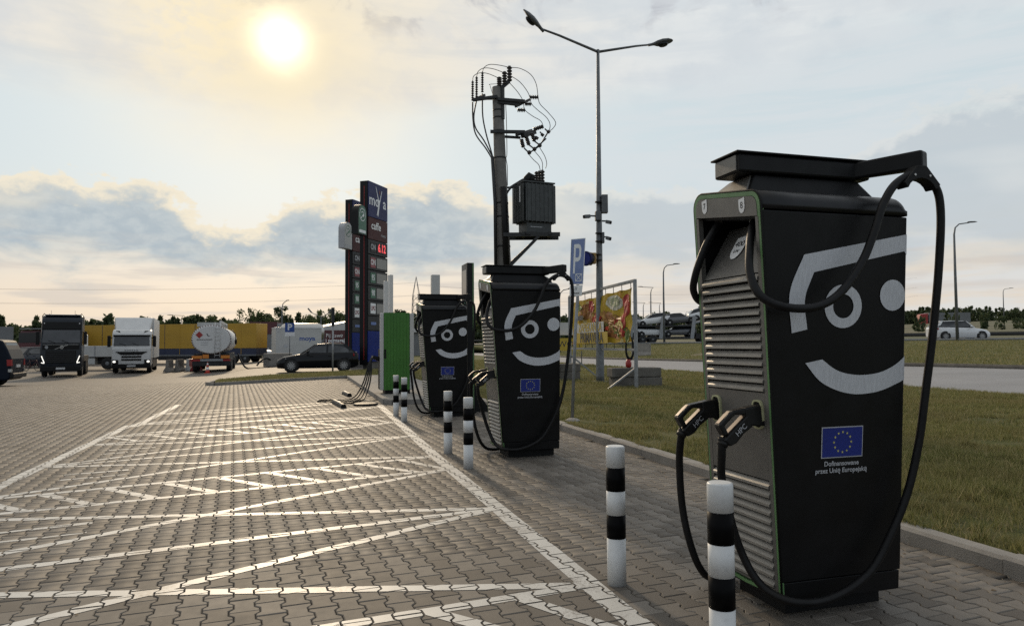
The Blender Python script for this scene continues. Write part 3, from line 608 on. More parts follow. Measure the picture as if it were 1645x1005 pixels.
def blade_mat():
    m = bpy.data.materials.new('grass_blades'); m.use_nodes = True; t = NT(m.node_tree); b = t.n['Principled BSDF']; g = t.node('ShaderNodeNewGeometry'); pos = g.outputs['Position']; r_ = g.outputs['Random Per Island']
    c = t.mix(r_, (0.095, 0.112, 0.032), (0.265, 0.25, 0.095)); c = t.mix(t.m('MULTIPLY', t.smooth(t.m('FRACT', t.m('MULTIPLY', r_, 7.31)), 0.6, 1.0), 0.8), c, (0.42, 0.345, 0.19))
    c = t.mix(t.m('MULTIPLY', t.smooth(t.noise(pos, 0.7, 4, 0.6), 0.40, 0.66), 0.5), c, (0.25, 0.205, 0.095))
    t.l.new(c, b.inputs['Base Color']); b.inputs['Roughness'].default_value = 0.65; b.inputs['Specular IOR Level'].default_value = 0.2
    tr = t.node('ShaderNodeBsdfTranslucent'); t.l.new(c, tr.inputs[0]); mx = t.node('ShaderNodeMixShader'); mx.inputs[0].default_value = 0.35; t.l.new(b.outputs[0], mx.inputs[1]); t.l.new(tr.outputs[0], mx.inputs[2]); t.l.new(mx.outputs[0], t.n['Material Output'].inputs[0])
    return m
M['blade'] = blade_mat()
ne = np.array(near); 
def lawn_sampler(y0, y1, x0, x1fun, pw=1.0):
    def f(r_, n):
        Y = y0 + (y1 - y0) * r_.rand(n) ** pw; xn = np.interp(Y, ne[:, 1], ne[:, 0]); x1 = np.minimum(x1fun(Y), xn - 0.02); X = x0 + (x1 - x0) * r_.rand(n)
        Z = 0.085 + (X - 4.42) / (xn - 4.42) * (np.interp(Y, ne[:, 1], ne[:, 2]) - 0.085)
        # bare, clumpy patches
        cl = np.sin(X * 2.1 + 1.3 * np.sin(Y * 1.7)) + np.sin(Y * 2.6 + 1.1 * np.sin(X * 1.9)) + 0.9 * np.sin(X * 5.3 + Y * 4.1); keep = (r_.rand(n) < 0.55 + 0.24 * cl) & (X > x0 + 0.03 * r_.rand(n)) & (0.9 * Y + 6 > X)
        return X[keep], Y[keep], Z[keep]
    return f
grass('lawn_grass', lawn_sampler(2.2, 9.0, 4.44, lambda Y: 0 * Y + 10.0), 300000, 0.025, 0.085, 0.0036, 1, M['blade'])
grass('lawn_grass', lawn_sampler(9.0, 22.0, 4.44, lambda Y: 0 * Y + 17.0), 240000, 0.03, 0.095, 0.007, 2, M['blade'])
grass('lawn_grass', lawn_sampler(4.0, 12.0, 10.0, lambda Y: 0 * Y + 17.0), 90000, 0.03, 0.10, 0.008, 4, M['blade'])
grass('lawn_grass', lawn_sampler(22.0, 60.0, 4.44, lambda Y: 0 * Y + 19.0), 110000, 0.04, 0.13, 0.018, 3, M['blade'])
fe, ra = np.array(far), np.array(rail)
def verge_sampler(r_, n):
    t_ = r_.rand(n); Pn = [np.interp(t_ * (len(fe) - 1), np.arange(len(fe)), fe[:, k]) for k in range(3)]; Pr = [np.interp(t_ * (len(ra) - 1), np.arange(len(ra)), ra[:, k]) for k in range(3)]
    s_ = r_.rand(n); X = Pn[0] + .25 + (Pr[0] - Pn[0]) * s_; Y = Pn[1] + (Pr[1] - Pn[1]) * s_; Z = Pn[2] + .1 + (Pr[2] - Pn[2] - .1) * s_
    k = (Y > 5) & (Y < 110); return X[k], Y[k], Z[k]
grass('verge_grass', verge_sampler, 130000, 0.05, 0.16, 0.02, 8, M['blade'])
def isl_sampler(r_, n):
    X = r_.uniform(-3.2, 9, n); Y = r_.uniform(28.9, 46, n); pts = ISL; ins = np.zeros(n, bool)
    for i in range(len(pts)):
        (x1, y1), (x2, y2) = pts[i], pts[(i + 1) % len(pts)]; c_ = ((y1 > Y) != (y2 > Y)) & (X < (x2 - x1) * (Y - y1) / (y2 - y1 + 1e-12) + x1); ins ^= c_
    return X[ins], Y[ins], 0 * X[ins] + 0.10
grass('island_grass', isl_sampler, 90000, 0.04, 0.10, 0.012, 9, M['blade'])
# ================================================================== CHARGING STATIONS
def zf(z): return (z - 0.05) / 2.22
XF = lambda z: -0.205 * zf(z)
XB = lambda z: 0.765 - 0.033 * zf(z)
YN = lambda z: -0.17 * zf(z)
YF = lambda z: 0.62 - 0.155 * zf(z)
ZT = lambda s: 2.272 + 0.072 * s           # top edge of the front: s = 0 near side, 1 far side
def side(u, z, off=0.003): return (u, YN(z) - off, z)
def front(s, z, off=0.0):
    """s 0..1 across the front from the near edge to the far edge; off is outwards"""
    return (XF(z) - off, YN(z) + (YF(z) - YN(z)) * s, z)
def front_slab(mb, s0, s1, z0a, z1a, t0, t1, z0b=None, z1b=None):
    """slab on the front between s0..s1; heights may differ at the far end"""
    z0b = z0a if z0b is None else z0b; z1b = z1a if z1b is None else z1b
    mb.hexa([front(s0, z0a, t0), front(s1, z0b, t0), front(s1, z0b, t1), front(s0, z0a, t1), front(s0, z1a, t0), front(s1, z1b, t0), front(s1, z1b, t1), front(s0, z1a, t1)])
def arc(p0, p1, p2, n=12):
    """smooth curve through three points"""
    return [(a.x, a.y) for a in catmull([(p0[0], p0[1], 0), (p1[0], p1[1], 0), (p2[0], p2[1], 0)], n)]
def shield(w_, h_):
    pts = [(-w_ * .5, h_ * .42), (w_ * .5, h_ * .5)]
    for i in range(9):
        a = math.pi * i / 8; pts.append((w_ * .5 * math.cos(a), -h_ * .08 - h_ * .42 * math.sin(a)))
    return pts
def build_charger(x0, y0, label, digits, detail=True):
    T = thing('charging_station', label, 'charger', (x0, y0, 0), 0, 'black charging stations in a row')
    zb = 0.10
    # plinth
    MB().box(0.09, 0.72, 0.105, 0.52, 0.0, 0.115).build('plinth', 'matte_black', T)
    # near and far side panels, back, floor
    def side_panel(yfun, t, z0, z1a, nm, x_in=0.0):
        m_ = MB(); zs = [z0, z1a]
        m_.hexa([(XF(z0) + x_in, yfun(z0), z0), (XB(z0), yfun(z0), z0), (XB(z0), yfun(z0) + t, z0), (XF(z0) + x_in, yfun(z0) + t, z0), (XF(z1a) + x_in, yfun(z1a), z1a), (XB(z1a), yfun(z1a), z1a), (XB(z1a), yfun(z1a) + t, z1a), (XF(z1a) + x_in, yfun(z1a) + t, z1a)])
        return m_.build(nm, 'paint_black', T, bevel=0.006)
    sp = side_panel(YN, 0.03, zb + 0.11, 2.158, 'side_panel'); side_panel(YF, -0.03, zb + 0.11, 2.225, 'side_panel')
    m_ = MB(); z1 = zb + 0.106
    m_.hexa([(XF(zb) + .01, YN(zb) + .004, zb), (XB(zb) - .004, YN(zb) + .004, zb), (XB(zb) - .004, YF(zb) - .004, zb), (XF(zb) + .01, YF(zb) - .004, zb), (XF(z1) + .01, YN(z1) + .004, z1), (XB(z1) - .004, YN(z1) + .004, z1), (XB(z1) - .004, YF(z1) - .004, z1), (XF(z1) + .01, YF(z1) - .004, z1)])
    m_.build('base_skirt', 'paint_black', T, bevel=0.004)
    m_ = MB(); z0, z1 = zb + .11, 2.2
    m_.hexa([(XB(z0) - .03, YN(z0) + .034, z0), (XB(z0) - .003, YN(z0) + .034, z0), (XB(z0) - .003, YF(z0) - .034, z0), (XB(z0) - .03, YF(z0) - .034, z0), (XB(z1) - .03, YN(z1) + .034, z1), (XB(z1) - .003, YN(z1) + .034, z1), (XB(z1) - .003, YF(z1) - .034, z1), (XB(z1) - .03, YF(z1) - .034, z1)]); m_.build('back_panel', 'paint_black', T)
    # inner core behind the louvres
    m_ = MB(); z0, z1 = zb + .11, 1.80
    m_.hexa([(XF(z0) + .05, YN(z0) + .034, z0), (XB(z0) - .034, YN(z0) + .034, z0), (XB(z0) - .034, YF(z0) - .034, z0), (XF(z0) + .05, YF(z0) - .034, z0), (XF(z1) + .05, YN(z1) + .034, z1), (XB(z1) - .034, YN(z1) + .034, z1), (XB(z1) - .034, YF(z1) - .034, z1), (XF(z1) + .05, YF(z1) - .034, z1)]); m_.build('inner_core', 'matte_black', T)
    # rounded roof cap: section across the charger, swept from front to back
    def cap_section(x):
        zn, zfar = 2.166, 2.236; pts = []
        yn, yf = YN(2.2), YF(2.25); rad = 0.085
        pts.append((x, yn, zn))
        for i in range(7):
            a = math.pi - i * math.pi / 12; pts.append((x, yn + rad + rad * math.cos(a), ZT(0.06) - rad + rad * math.sin(a)))
        for i in range(7):
            a = math.pi / 2 - i * math.pi / 12; pts.append((x, yf - rad + rad * math.cos(a), ZT(0.94) - rad + rad * math.sin(a)))
        pts.append((x, yf, zfar)); return pts
    m_ = MB(); xa, xb_ = XF(2.25) + 0.004, XB(2.25)
    m_.loft([cap_section(xa), cap_section(xa + .2), cap_section(xb_ - .05)] + [[(xb_ - .05 + .05 * math.sin(k * math.pi / 8), p[1], p[2] - 0.05 * (1 - math.cos(k * math.pi / 8)) * (1 if p[2] > 2.2 else 0)) for p in cap_section(0)] for k in range(1, 5)])
    m_.build('roof_cap', 'cap_black', T)
    # front: header plate with rounded upper corners, green outline, stiles
    def zh(s): return 2.128 + 0.088 * s
    def top_outline(inset_, n=7):
        pts = []; w_ = 0.63; r_ = 0.085 - inset_; si = inset_ / w_
        for i in range(n):
            a = math.pi - i * math.pi / 2 / (n - 1); pts.append((si + (r_ + r_ * math.cos(a)) / w_, ZT(0) - inset_ - r_ + r_ * math.sin(a)))
        for i in range(n):
            a = math.pi / 2 - i * math.pi / 2 / (n - 1); pts.append((1 - si - (r_ - r_ * math.cos(a)) / w_, ZT(1) - inset_ - r_ + r_ * math.sin(a)))
        return pts
    hp = [(0.044, zh(0.03))] + top_outline(0.031) + [(0.956, zh(0.97))]
    m_ = MB(); n = len(hp); vs = [front(s, z, 0.012) for s, z in hp] + [front(s, z, -0.02) for s, z in hp]
    m_.add(vs, [tuple(range(n)), tuple(range(n, 2 * n))[::-1]] + [(i, (i + 1) % n, n + (i + 1) % n, n + i) for i in range(n)]); hdr = m_.build('header_panel', 'gunmetal', T)
    gl = [(0.006, 0.13)] + [(0.006, z) for z in (1.0, 1.8)] + top_outline(0.006) + [(0.994, z) for z in (1.8, 1.0)] + [(0.994, 0.13), (0.5, 0.118), (0.006, 0.13)]
    gi = [(0.028, 0.148)] + [(0.028, z) for z in (1.0, 1.8)] + top_outline(0.029) + [(0.972, z) for z in (1.8, 1.0)] + [(0.972, 0.148), (0.5, 0.136), (0.028, 0.148)]
    m_ = MB(); n = len(gl); vs = [front(s, z, 0.010) for s, z in gl] + [front(s, z, 0.010) for s, z in gi] + [front(s, z, -0.015) for s, z in gl] + [front(s, z, -0.015) for s, z in gi]
    m_.add(vs, [(i, i + 1, n + i + 1, n + i) for i in range(n - 1)] + [(i, i + 1, 2 * n + i + 1, 2 * n + i) for i in range(n - 1)] + [(n + i, n + i + 1, 3 * n + i + 1, 3 * n + i) for i in range(n - 1)]); m_.build('green_trim', 'green_trim', T)
    gb = [(-.001, 0.118), (-.001, 1.0), (-.001, 1.8)] + [(s, z) for s, z in top_outline(0.0)] + [(1.001, 1.8), (1.001, 1.0), (1.001, 0.118)]
    m_ = MB(); m_.tube([front(s, z, 0.004) for s, z in gb], 0.0055, 6); m_.build('edge_bead', 'matte_black', T)
    for s0, s1 in ((0.030, 0.075), (0.925, 0.970)):
        m_ = MB(); front_slab(m_, s0, s1, 0.15, zh(s0) - 0.004, -0.02, 0.010, None, zh(s1) - 0.004); m_.build('stile', 'gunmetal', T)
    # recess: sloping plate with the power rating, dark cheeks and ceiling
    m_ = MB(); a0, a1 = front(0.078, 1.845, 0.0), front(0.922, 1.845, 0.0); b0 = (XF(2.1) + 0.20, YN(2.1) + .04, 2.145); b1 = (XF(2.1) + 0.20, YF(2.1) - .04, 2.145)
    m_.hexa([a0, a1, (a1[0] + .02, a1[1], a1[2]), (a0[0] + .02, a0[1], a0[2]), b0, b1, (b1[0] + .02, b1[1], b1[2]), (b0[0] + .02, b0[1], b0[2])]); rp = m_.build('recess_plate', 'gunmetal', T)
    m_ = MB(); m_.hexa([front(0.05, 2.12, -.022), front(0.95, 2.20, -.022), (XF(2.1) + .24, YF(2.1) - .036, 2.2), (XF(2.1) + .24, YN(2.1) + .036, 2.12), front(0.05, 2.15, -.022), front(0.95, 2.23, -.022), (XF(2.1) + .24, YF(2.1) - .036, 2.23), (XF(2.1) + .24, YN(2.1) + .036, 2.15)]); m_.build('recess_ceiling', 'matte_black', T)
    def on_plate(u, v):
        """coordinates on the sloping plate: u towards the near side, v up the slope"""
        s_ = 0.5 - u / 0.52; t_ = v / 0.36; A, B = Vector(a0), Vector(a1); D, E = Vector(b0), Vector(b1)
        return A.lerp(B, s_).lerp(D.lerp(E, s_), t_) + Vector((-1, 0, 0.62)).normalized() * 0.007
    def poly_on(fn, pts, name, material, parent, lift=0.0): return MB().face([Vector(fn(*p)) for p in pts]).build(name, material, parent, fix=False)
    sh = poly_on(on_plate, [(u - 0.058, v + 0.205) for u, v in shield(0.105, 0.165)], 'rating_badge', 'label_white', rp)
    up2 = lambda u, v: on_plate(u - 0.058, v + 0.225) + Vector((-0.0015, 0, 0.001)); lettering('rating_text', '400', 0.055, up2, 'label_ink', sh)
    lettering('rating_text', 'kW', 0.034, lambda u, v: on_plate(u - 0.058, v + 0.175) + Vector((-0.0015, 0, 0.001)), 'label_ink', sh)
    def on_front(s_c, z_c): return lambda u, v: front(s_c - u / 0.63, z_c + v, 0.0145)
    for (s_c, z_c), dg_ in zip(((0.24, 2.205), (0.80, 2.262)), (digits[1], digits[0])):
        f_ = on_front(s_c, z_c); bd = poly_on(f_, shield(0.052, 0.08), 'number_badge', 'label_white', hdr)
        if dg_: lettering('number_text', dg_, 0.05, lambda u, v, f_=f_: (Vector(f_(u, v)) + Vector((-0.0015, 0, 0))), 'label_ink', bd)
    # louvres: every slat its own piece
    def slats(z_top, z_bot, n):
        for i in range(n):
            zc = z_top - (z_top - z_bot) * (i + .5) / n; p = (z_top - z_bot) / n
            prof = [(0.012, -p * .44), (0.0185, -p * .36), (0.0165, -p * .10), (-0.004, p * .38), (-0.012, p * .38), (-0.002, -p * .44)]
            m_ = MB(); A = [front(0.080, zc + dz_, t) for t, dz_ in prof]; B = [front(0.920, zc + dz_, t) for t, dz_ in prof]; n_ = len(prof)
            m_.add(A + B, [tuple(range(n_)), tuple(range(n_, 2 * n_))[::-1]] + [(k, (k + 1) % n_, n_ + (k + 1) % n_, n_ + k) for k in range(n_)]); m_.build('louver_slat', 'slat', T)
    slats(1.845, 1.215, 14); slats(0.745, 0.165, 12)
    m_ = MB(); front_slab(m_, 0.079, 0.921, 0.748, 1.212, -0.02, 0.009); mp = m_.build('connector_panel', 'gunmetal', T)
    m_ = MB(); front_slab(m_, 0.079, 0.921, 0.150, 0.163, -0.02, 0.009); m_.build('lower_rail', 'gunmetal', T)
    for s_c in (0.17, 0.795):
        zc = 1.095; m_ = MB(); ring = []; w_, h_ = 0.045, 0.078
        for i in range(24):
            a = 2 * math.pi * i / 24; ring.append((math.copysign(abs(math.cos(a)) ** .55, math.cos(a)), math.copysign(abs(math.sin(a)) ** .55, math.sin(a))))
        for k_ in (0,):
            o_ = [front(s_c + a * w_ / .63, zc + b * h_, .022) for a, b in ring]; i_ = [front(s_c + a * (w_ - .009) / .63, zc + b * (h_ - .009), .022) for a, b in ring]; ob = [front(s_c + a * w_ / .63, zc + b * h_, .0) for a, b in ring]; ib = [front(s_c + a * (w_ - .009) / .63, zc + b * (h_ - .009), .0) for a, b in ring]
            nn = 24; m_.add(o_ + i_ + ob + ib, [(i, (i + 1) % nn, nn + (i + 1) % nn, nn + i) for i in range(nn)] + [(i, (i + 1) % nn, 2 * nn + (i + 1) % nn, 2 * nn + i) for i in range(nn)] + [(nn + i, nn + (i + 1) % nn, 3 * nn + (i + 1) % nn, 3 * nn + i) for i in range(nn)])
        sk = m_.build('socket', 'sock_ring', T); MB().face(i_).map(lambda p: p + Vector((0.008, 0, 0))).build('socket_well', 'matte_black', sk, fix=False)
    # ---- the smile, flag and lettering on the near side
    xr = lambda z: XB(z) - 0.004
    brow = arc((0.001, 1.525), (-0.017, 1.736), (0.065, 1.935)) + [(xr(2.064), 2.064), (xr(1.951), 1.951), (xr(1.97) - .015, 1.972)] + arc((0.130, 1.845), (0.078, 1.704), (0.097, 1.545))
    def deco(pts, nm, material='silver_film', off=0.004): return MB().face([side(u, z, off) for u, z in pts]).build(nm, material, sp, fix=False)
    deco(brow, 'smile_brow')
    m_ = MB(); ce, nn = (0.323, 1.668), 40
    o_ = [side(ce[0] + .120 * math.cos(2 * math.pi * i / nn), ce[1] + .116 * math.sin(2 * math.pi * i / nn), .004) for i in range(nn)]; i_ = [side(ce[0] + .066 * math.cos(2 * math.pi * i / nn), ce[1] + .064 * math.sin(2 * math.pi * i / nn), .004) for i in range(nn)]
    m_.add(o_ + i_, [(i, (i + 1) % nn, nn + (i + 1) % nn, nn + i) for i in range(nn)]); m_.build('smile_ring_eye', 'silver_film', sp, fix=False)
    deco([(0.647 + .0845 * math.cos(2 * math.pi * i / nn), 1.731 + .0845 * math.sin(2 * math.pi * i / nn)) for i in range(nn)], 'smile_dot_eye')
    outer = [(p.x, p.y) for p in catmull([(0.091, 1.368, 0), (0.180, 1.276, 0), (0.282, 1.225, 0), (0.385, 1.2, 0), (0.480, 1.197, 0), (0.60, 1.215, 0), (0.750, 1.269, 0)], 5)]; inner = [(p.x, p.y) for p in catmull([(0.750, 1.403, 0), (0.68, 1.352, 0), (0.58, 1.312, 0), (0.463, 1.299, 0), (0.36, 1.308, 0), (0.28, 1.333, 0), (0.197, 1.386, 0)], 5)]
    deco([(min(u, xr(z)), z) for u, z in outer + inner], 'smile_mouth')
    fl = deco([(0.207, 0.858), (0.476, 0.858), (0.476, 1.025), (0.207, 1.025)], 'flag_border', 'text_grey', 0.0035); deco([(0.2125, 0.8635), (0.4705, 0.8635), (0.4705, 1.0195), (0.2125, 1.0195)], 'flag_field', 'eu_blue', 0.005)
    for k in range(12):
        a = 2 * math.pi * k / 12; cx, cz = 0.3415 + 0.056 * math.sin(a), 0.9415 + 0.054 * math.cos(a)
        deco([(cx + (0.0085 if i % 2 == 0 else 0.0036) * math.sin(i * math.pi / 5), cz + (0.0085 if i % 2 == 0 else 0.0036) * math.cos(i * math.pi / 5)) for i in range(10)], 'flag_star', 'eu_yellow', 0.0065)
    lettering('caption_text', 'Dofinansowane', 0.036, lambda u, v: side(0.3395 + u, 0.827 + v, .005), 'text_grey', sp, bold=0.0008); lettering('caption_text', 'przez Unię Europejską', 0.036, lambda u, v: side(0.3395 + u, 0.790 + v, .005), 'text_grey', sp, bold=0.0008)
    # ---- cable manager on the roof
    nk = MB(); nk.hexa([(-0.16, 0.0, 2.27), (0.70, 0.0, 2.27), (0.70, 0.36, 2.32), (-0.16, 0.36, 2.32), (-0.10, 0.03, 2.392), (0.58, 0.03, 2.392), (0.58, 0.25, 2.392), (-0.10, 0.25, 2.392)]); nk.build('manager_neck', 'paint_black', T, bevel=0.01)
    nf = MB(); nf.hexa([(-0.166, 0.02, 2.28), (-0.155, 0.02, 2.28), (-0.155, 0.35, 2.325), (-0.166, 0.35, 2.325), (-0.112, 0.05, 2.388), (-0.102, 0.05, 2.388), (-0.102, 0.24, 2.388), (-0.112, 0.24, 2.388)]); nf.build('neck_plate', 'gunmetal', T)
    MB().box(-0.215, 0.645, 0.0, 0.235, 2.393, 2.492).build('manager_box', 'paint_black', T, bevel=0.012)
    MB().box(-0.232, 0.665, -0.012, 0.247, 2.4945, 2.505).build('manager_lid', 'matte_black', T, bevel=0.003)
    MB().box(-0.221, -0.2155, 0.02, 0.215, 2.404, 2.484).build('end_plate', 'gunmetal', T)
    ar = MB(); ar.hexa([(0.52, 0.03, 2.395), (0.60, -0.012, 2.395), (0.80, -0.245, 2.405), (0.725, -0.278, 2.405), (0.52, 0.03, 2.49), (0.60, -0.012, 2.49), (0.80, -0.245, 2.505), (0.725, -0.278, 2.505)]); ar.build('swing_arm', 'paint_black', T, bevel=0.012)
    # saddle that carries the cable under the arm
    sdl = MB(); outl = [(0.60, 2.318), (0.69, 2.415), (0.75, 2.415), (0.84, 2.318), (0.815, 2.292)] + [(0.715 + 0.095 * math.cos(a), 2.268 + 0.078 * math.sin(a)) for a in [math.pi * k / 10 for k in range(1, 10)]] + [(0.618, 2.292)]
    sdl.prism(outl, -0.285, -0.215); sd_ = sdl.build('cable_saddle', 'matte_black', T, bevel=0.006)
    for bx in (0.668, 0.768): MB().lathe([(0.0065, -0.289), (0.0065, -0.284)], (bx, 0, 2.362), 8, 'y').build('bolt', 'chrome', sd_)
    # ---- cables
    c2a = [(-0.105, 0.03, 2.135), (-0.16, -0.02, 2.07), (-0.215, -0.077, 1.964), (-0.255, -0.134, 1.828), (-0.243, -0.200, 1.712), (-0.143, -0.250, 1.654), (0.034, -0.260, 1.655), (0.189, -0.260, 1.729), (0.340, -0.250, 1.894), (0.426, -0.250, 2.060), (0.492, -0.250, 2.212), (0.58, -0.250, 2.32), (0.715, -0.250, 2.378), (0.835, -0.250, 2.32), (0.871, -0.250, 2.180), (0.867, -0.230, 1.876), (0.847, -0.200, 1.539), (0.819, -0.170, 1.234), (0.777, -0.150, 0.929), (0.710, -0.130, 0.661), (0.604, -0.110, 0.431), (0.463, -0.100, 0.243), (0.219, -0.100, 0.138), (0.002, -0.080, 0.136), (-0.095, 0.05, 0.188), (-0.165, 0.12, 0.344), (-0.245, 0.12, 0.586), (-0.30, 0.09, 0.762), (-0.335, 0.03, 0.90), (-0.338, 0.02, 0.985)]
    c1a = [(-0.105, 0.36, 2.19), (-0.16, 0.37, 2.10), (-0.20, 0.382, 2.02), (-0.235, 0.42, 1.88), (-0.20, 0.50, 1.78), (-0.09, 0.56, 1.72), (0.15, 0.60, 1.75), (0.40, 0.60, 1.95), (0.62, 0.5, 2.33), (0.72, 0.40, 2.39), (0.84, 0.42, 2.2), (0.85, 0.52, 1.4), (0.76, 0.64, 0.7), (0.5, 0.68, 0.25), (0.2, 0.66, 0.06), (-0.03, 0.62, 0.045), (-0.16, 0.56, 0.14), (-0.235, 0.55, 0.32), (-0.27, 0.56, 0.52), (-0.30, 0.53, 0.76), (-0.325, 0.47, 0.90), (-0.325, 0.44, 0.985)]
    for pth in (c2a, c1a):
        cb = MB(); cb.tube(catmull(pth, 7), 0.0215, 12); co = cb.build('charging_cable', 'rubber', T)
        p = pth[0]; g_ = MB(); g_.tube([(p[0] + .01, p[1], p[2] + .05), (p[0] + .004, p[1], p[2] + .022)], 0.027, 12); g_.tube([(p[0] + .004, p[1], p[2] + .02), (p[0] - .006, p[1], p[2] - .012)], 0.0255, 6, smooth=False); g_.build('cable_gland', 'chrome', co)
    # ---- plugs sitting in the sockets
    for yp in (0.02, 0.44):
        pl = MB(); wy = 0.034
        body_ = [(-0.088, 1.148), (-0.16, 1.142), (-0.285, 1.122), (-0.312, 1.106), (-0.369, 1.052), (-0.366, 1.040), (-0.338, 0.992), (-0.318, 0.955), (-0.292, 0.948), (-0.262, 0.968), (-0.180, 1.040), (-0.088, 1.038)]
        hole = [(-0.215, 1.098), (-0.272, 1.098), (-0.328, 1.045), (-0.312, 1.012)]
        # the body is built as two lofted limbs so the hand hole stays open
        pl.loft([[(x, yp - wy * k_, z) , (x, yp + wy * k_, z), (x2, yp + wy * k_, z2), (x2, yp - wy * k_, z2)] for x, z, x2, z2, k_ in [(-0.085, 1.150, -0.085, 1.036, 1.05), (-0.16, 1.143, -0.165, 1.040, 1.0), (-0.215, 1.134, -0.205, 1.045, 0.9)]], smooth=False)
        pl.loft([[(x, yp - wy * .8, z), (x, yp + wy * .8, z), (x2, yp + wy * .8, z2), (x2, yp - wy * .8, z2)] for x, z, x2, z2 in [(-0.205, 1.135, -0.205, 1.100), (-0.285, 1.122, -0.270, 1.100), (-0.312, 1.106, -0.290, 1.086), (-0.369, 1.052, -0.335, 1.046), (-0.366, 1.038, -0.330, 1.036), (-0.338, 0.990, -0.312, 1.004)]], smooth=False)
        pl.loft([[(x, yp - wy * .95, z), (x, yp + wy * .95, z), (x2, yp + wy * .95, z2), (x2, yp - wy * .95, z2)] for x, z, x2, z2 in [(-0.195, 1.104, -0.170, 1.036), (-0.255, 1.052, -0.225, 1.000), (-0.325, 0.992, -0.268, 0.955), (-0.345, 0.972, -0.308, 0.938)]], smooth=False)
        pg = pl.build('charging_plug', 'plug', T, bevel=0.008)
        gr = MB(); gr.bar((-0.210, yp, 1.091), (-0.316, yp, 1.003), 0.034, 0.006, (-.6, 0, .8)); gr.build('grip_strip', 'copper_edge', pg)
        gr = MB(); gr.bar((-0.296, yp, 1.118), (-0.364, yp, 1.058), 0.028, 0.004, (-.6, 0, .8)); gr.build('grip_strip', 'copper_edge', pg)
        ca, sa = math.cos(R(41)), math.sin(R(41))
        tx_ = lettering('plug_mark', 'HPC', 0.040, lambda u, v, yp=yp: (-0.243 + u * ca - v * sa, yp - wy * .95 - .002, 1.022 + u * sa + v * ca), 'text_grey', pg)
        nu = MB(); nu.tube([(-0.328, yp, 0.962), (-0.340, yp, 0.94)], 0.029, 10); nu.build('cable_nut', 'plug', pg)
    return T
build_charger(2.455, 3.25, 'nearest and largest black charger with smiling face, numbered 7 and 8', ('7', '8'))
build_charger(2.52, 8.86, 'middle black smiling charger of three, beside the blue parking sign', ('', ''))
build_charger(2.53, 14.32, 'farthest and smallest black smiling charger, next to the green cabinet', ('', ''))

# ------------------------------------------------------------------ bollards
def bollard(x, y, label):
    T = thing('bollard', label, 'bollard', (x, y, 0), rnd.uniform(0, 6), 'black and white bollards in front of the chargers'); H_ = 0.845; r_ = 0.0585
    zs = [0, 0.285, 0.427, 0.572, 0.715, H_]
    for i in range(5):
        z0, z1 = zs[i], zs[i + 1]; m_ = MB()
        if i == 4: prof = [(r_, z0), (r_, z1 - .008), (r_ - .003, z1 - .003), (r_ - .008, z1)]
        else: prof = [(r_ + (0.0006 if i % 2 else 0), z0), (r_ + (0.0006 if i % 2 else 0), z1)]
        m_.lathe(prof, (0, 0, 0), 28); m_.build('black_band' if i % 2 else 'white_band', 'boll_black' if i % 2 else 'boll_white', T)
    m_ = MB(); m_.lathe([(r_ + .004, -.01), (r_ + .004, 0.003)], (0, 0, 0), 20); m_.build('base_ring', 'old_concrete', T)
    return T
bollard(1.835, 2.86, 'striped bollard closest to the camera, cut off at the lower edge'); bollard(1.875, 4.07, 'striped bollard standing alone before the nearest charger, left of its cables')
bollard(1.93, 8.34, 'right one of the two bollards before the middle charger'); bollard(1.93, 9.56, 'left one of the two bollards before the middle charger')
bollard(1.92, 13.75, 'right one of the two small bollards before the green cabinet'); bollard(1.91, 14.89, 'left one of the two small bollards before the green cabinet')
# ================================================================== STREET FURNITURE
def on_plane(o, ux, uy, n, lift):
    """returns a placing function on a plane: o origin, ux/uy axes"""
    o, ux, uy, n = Vector(o), Vector(ux), Vector(uy), Vector(n)
    return lambda u, v: o + ux * u + uy * v + n * lift
# ---- concrete utility pole with transformer, seen against the sky
UP = thing('utility_pole', 'concrete utility pole with insulators, switch gear and a dark finned transformer', 'utility pole', (6.0, 21.2, 0.10))
rgt = Vector((math.cos(YAW), -math.sin(YAW), 0)); fwd = Vector((math.sin(YAW), math.cos(YAW), 0)); PX = 22.0 / 1140.0
def up_pt(px, py, dd=0.0):
    """a point in the pole's own frame: px to the right of the pole axis, py above the foot, dd deeper"""
    return rgt * px + fwd * dd + Vector((0, 0, py))
def U_(x, y, dd=0.0): return up_pt((x - 803.0 - (y - 420) * 0.0) * PX, (556 - y) * PX + 1.38, dd)
def lean(x, y): return x
m_ = MB(); m_.tube([U_(812, 628), U_(806, 420), U_(797.5, 138)], [0.26, 0.225, 0.165], 14); pole_ = m_.build('pole', 'pole_concrete', UP)
for yy in (178, 190, 212, 256, 330, 352, 400):
    xx = 797.5 + (yy - 138) * 8.5 / 282; m_ = MB(); a = U_(xx, yy); m_.tube([a, a + Vector((0, 0, 0.05))], 0.168 + (yy - 138) * .00024, 14); m_.build('clamp_band', 'dark_steel', UP)
def insulator(a, b, n=6, r_=0.055, r0_=0.03):
    a, b = Vector(a), Vector(b); pts, rs = [], []
    for i in range(n * 4 + 1):
        t = i / (n * 4); pts.append(a.lerp(b, t)); rs.append(r_ if i % 4 in (1, 2) else r0_)
    m_ = MB(); m_.tube(pts, rs, 8); return m_.build('insulator', 'insulator', UP)
def arm_(a, b, w_=0.09, h_=0.09, nm='crossarm'):
    m_ = MB(); m_.bar(a, b, w_, h_); return m_.build(nm, 'dark_steel', UP)
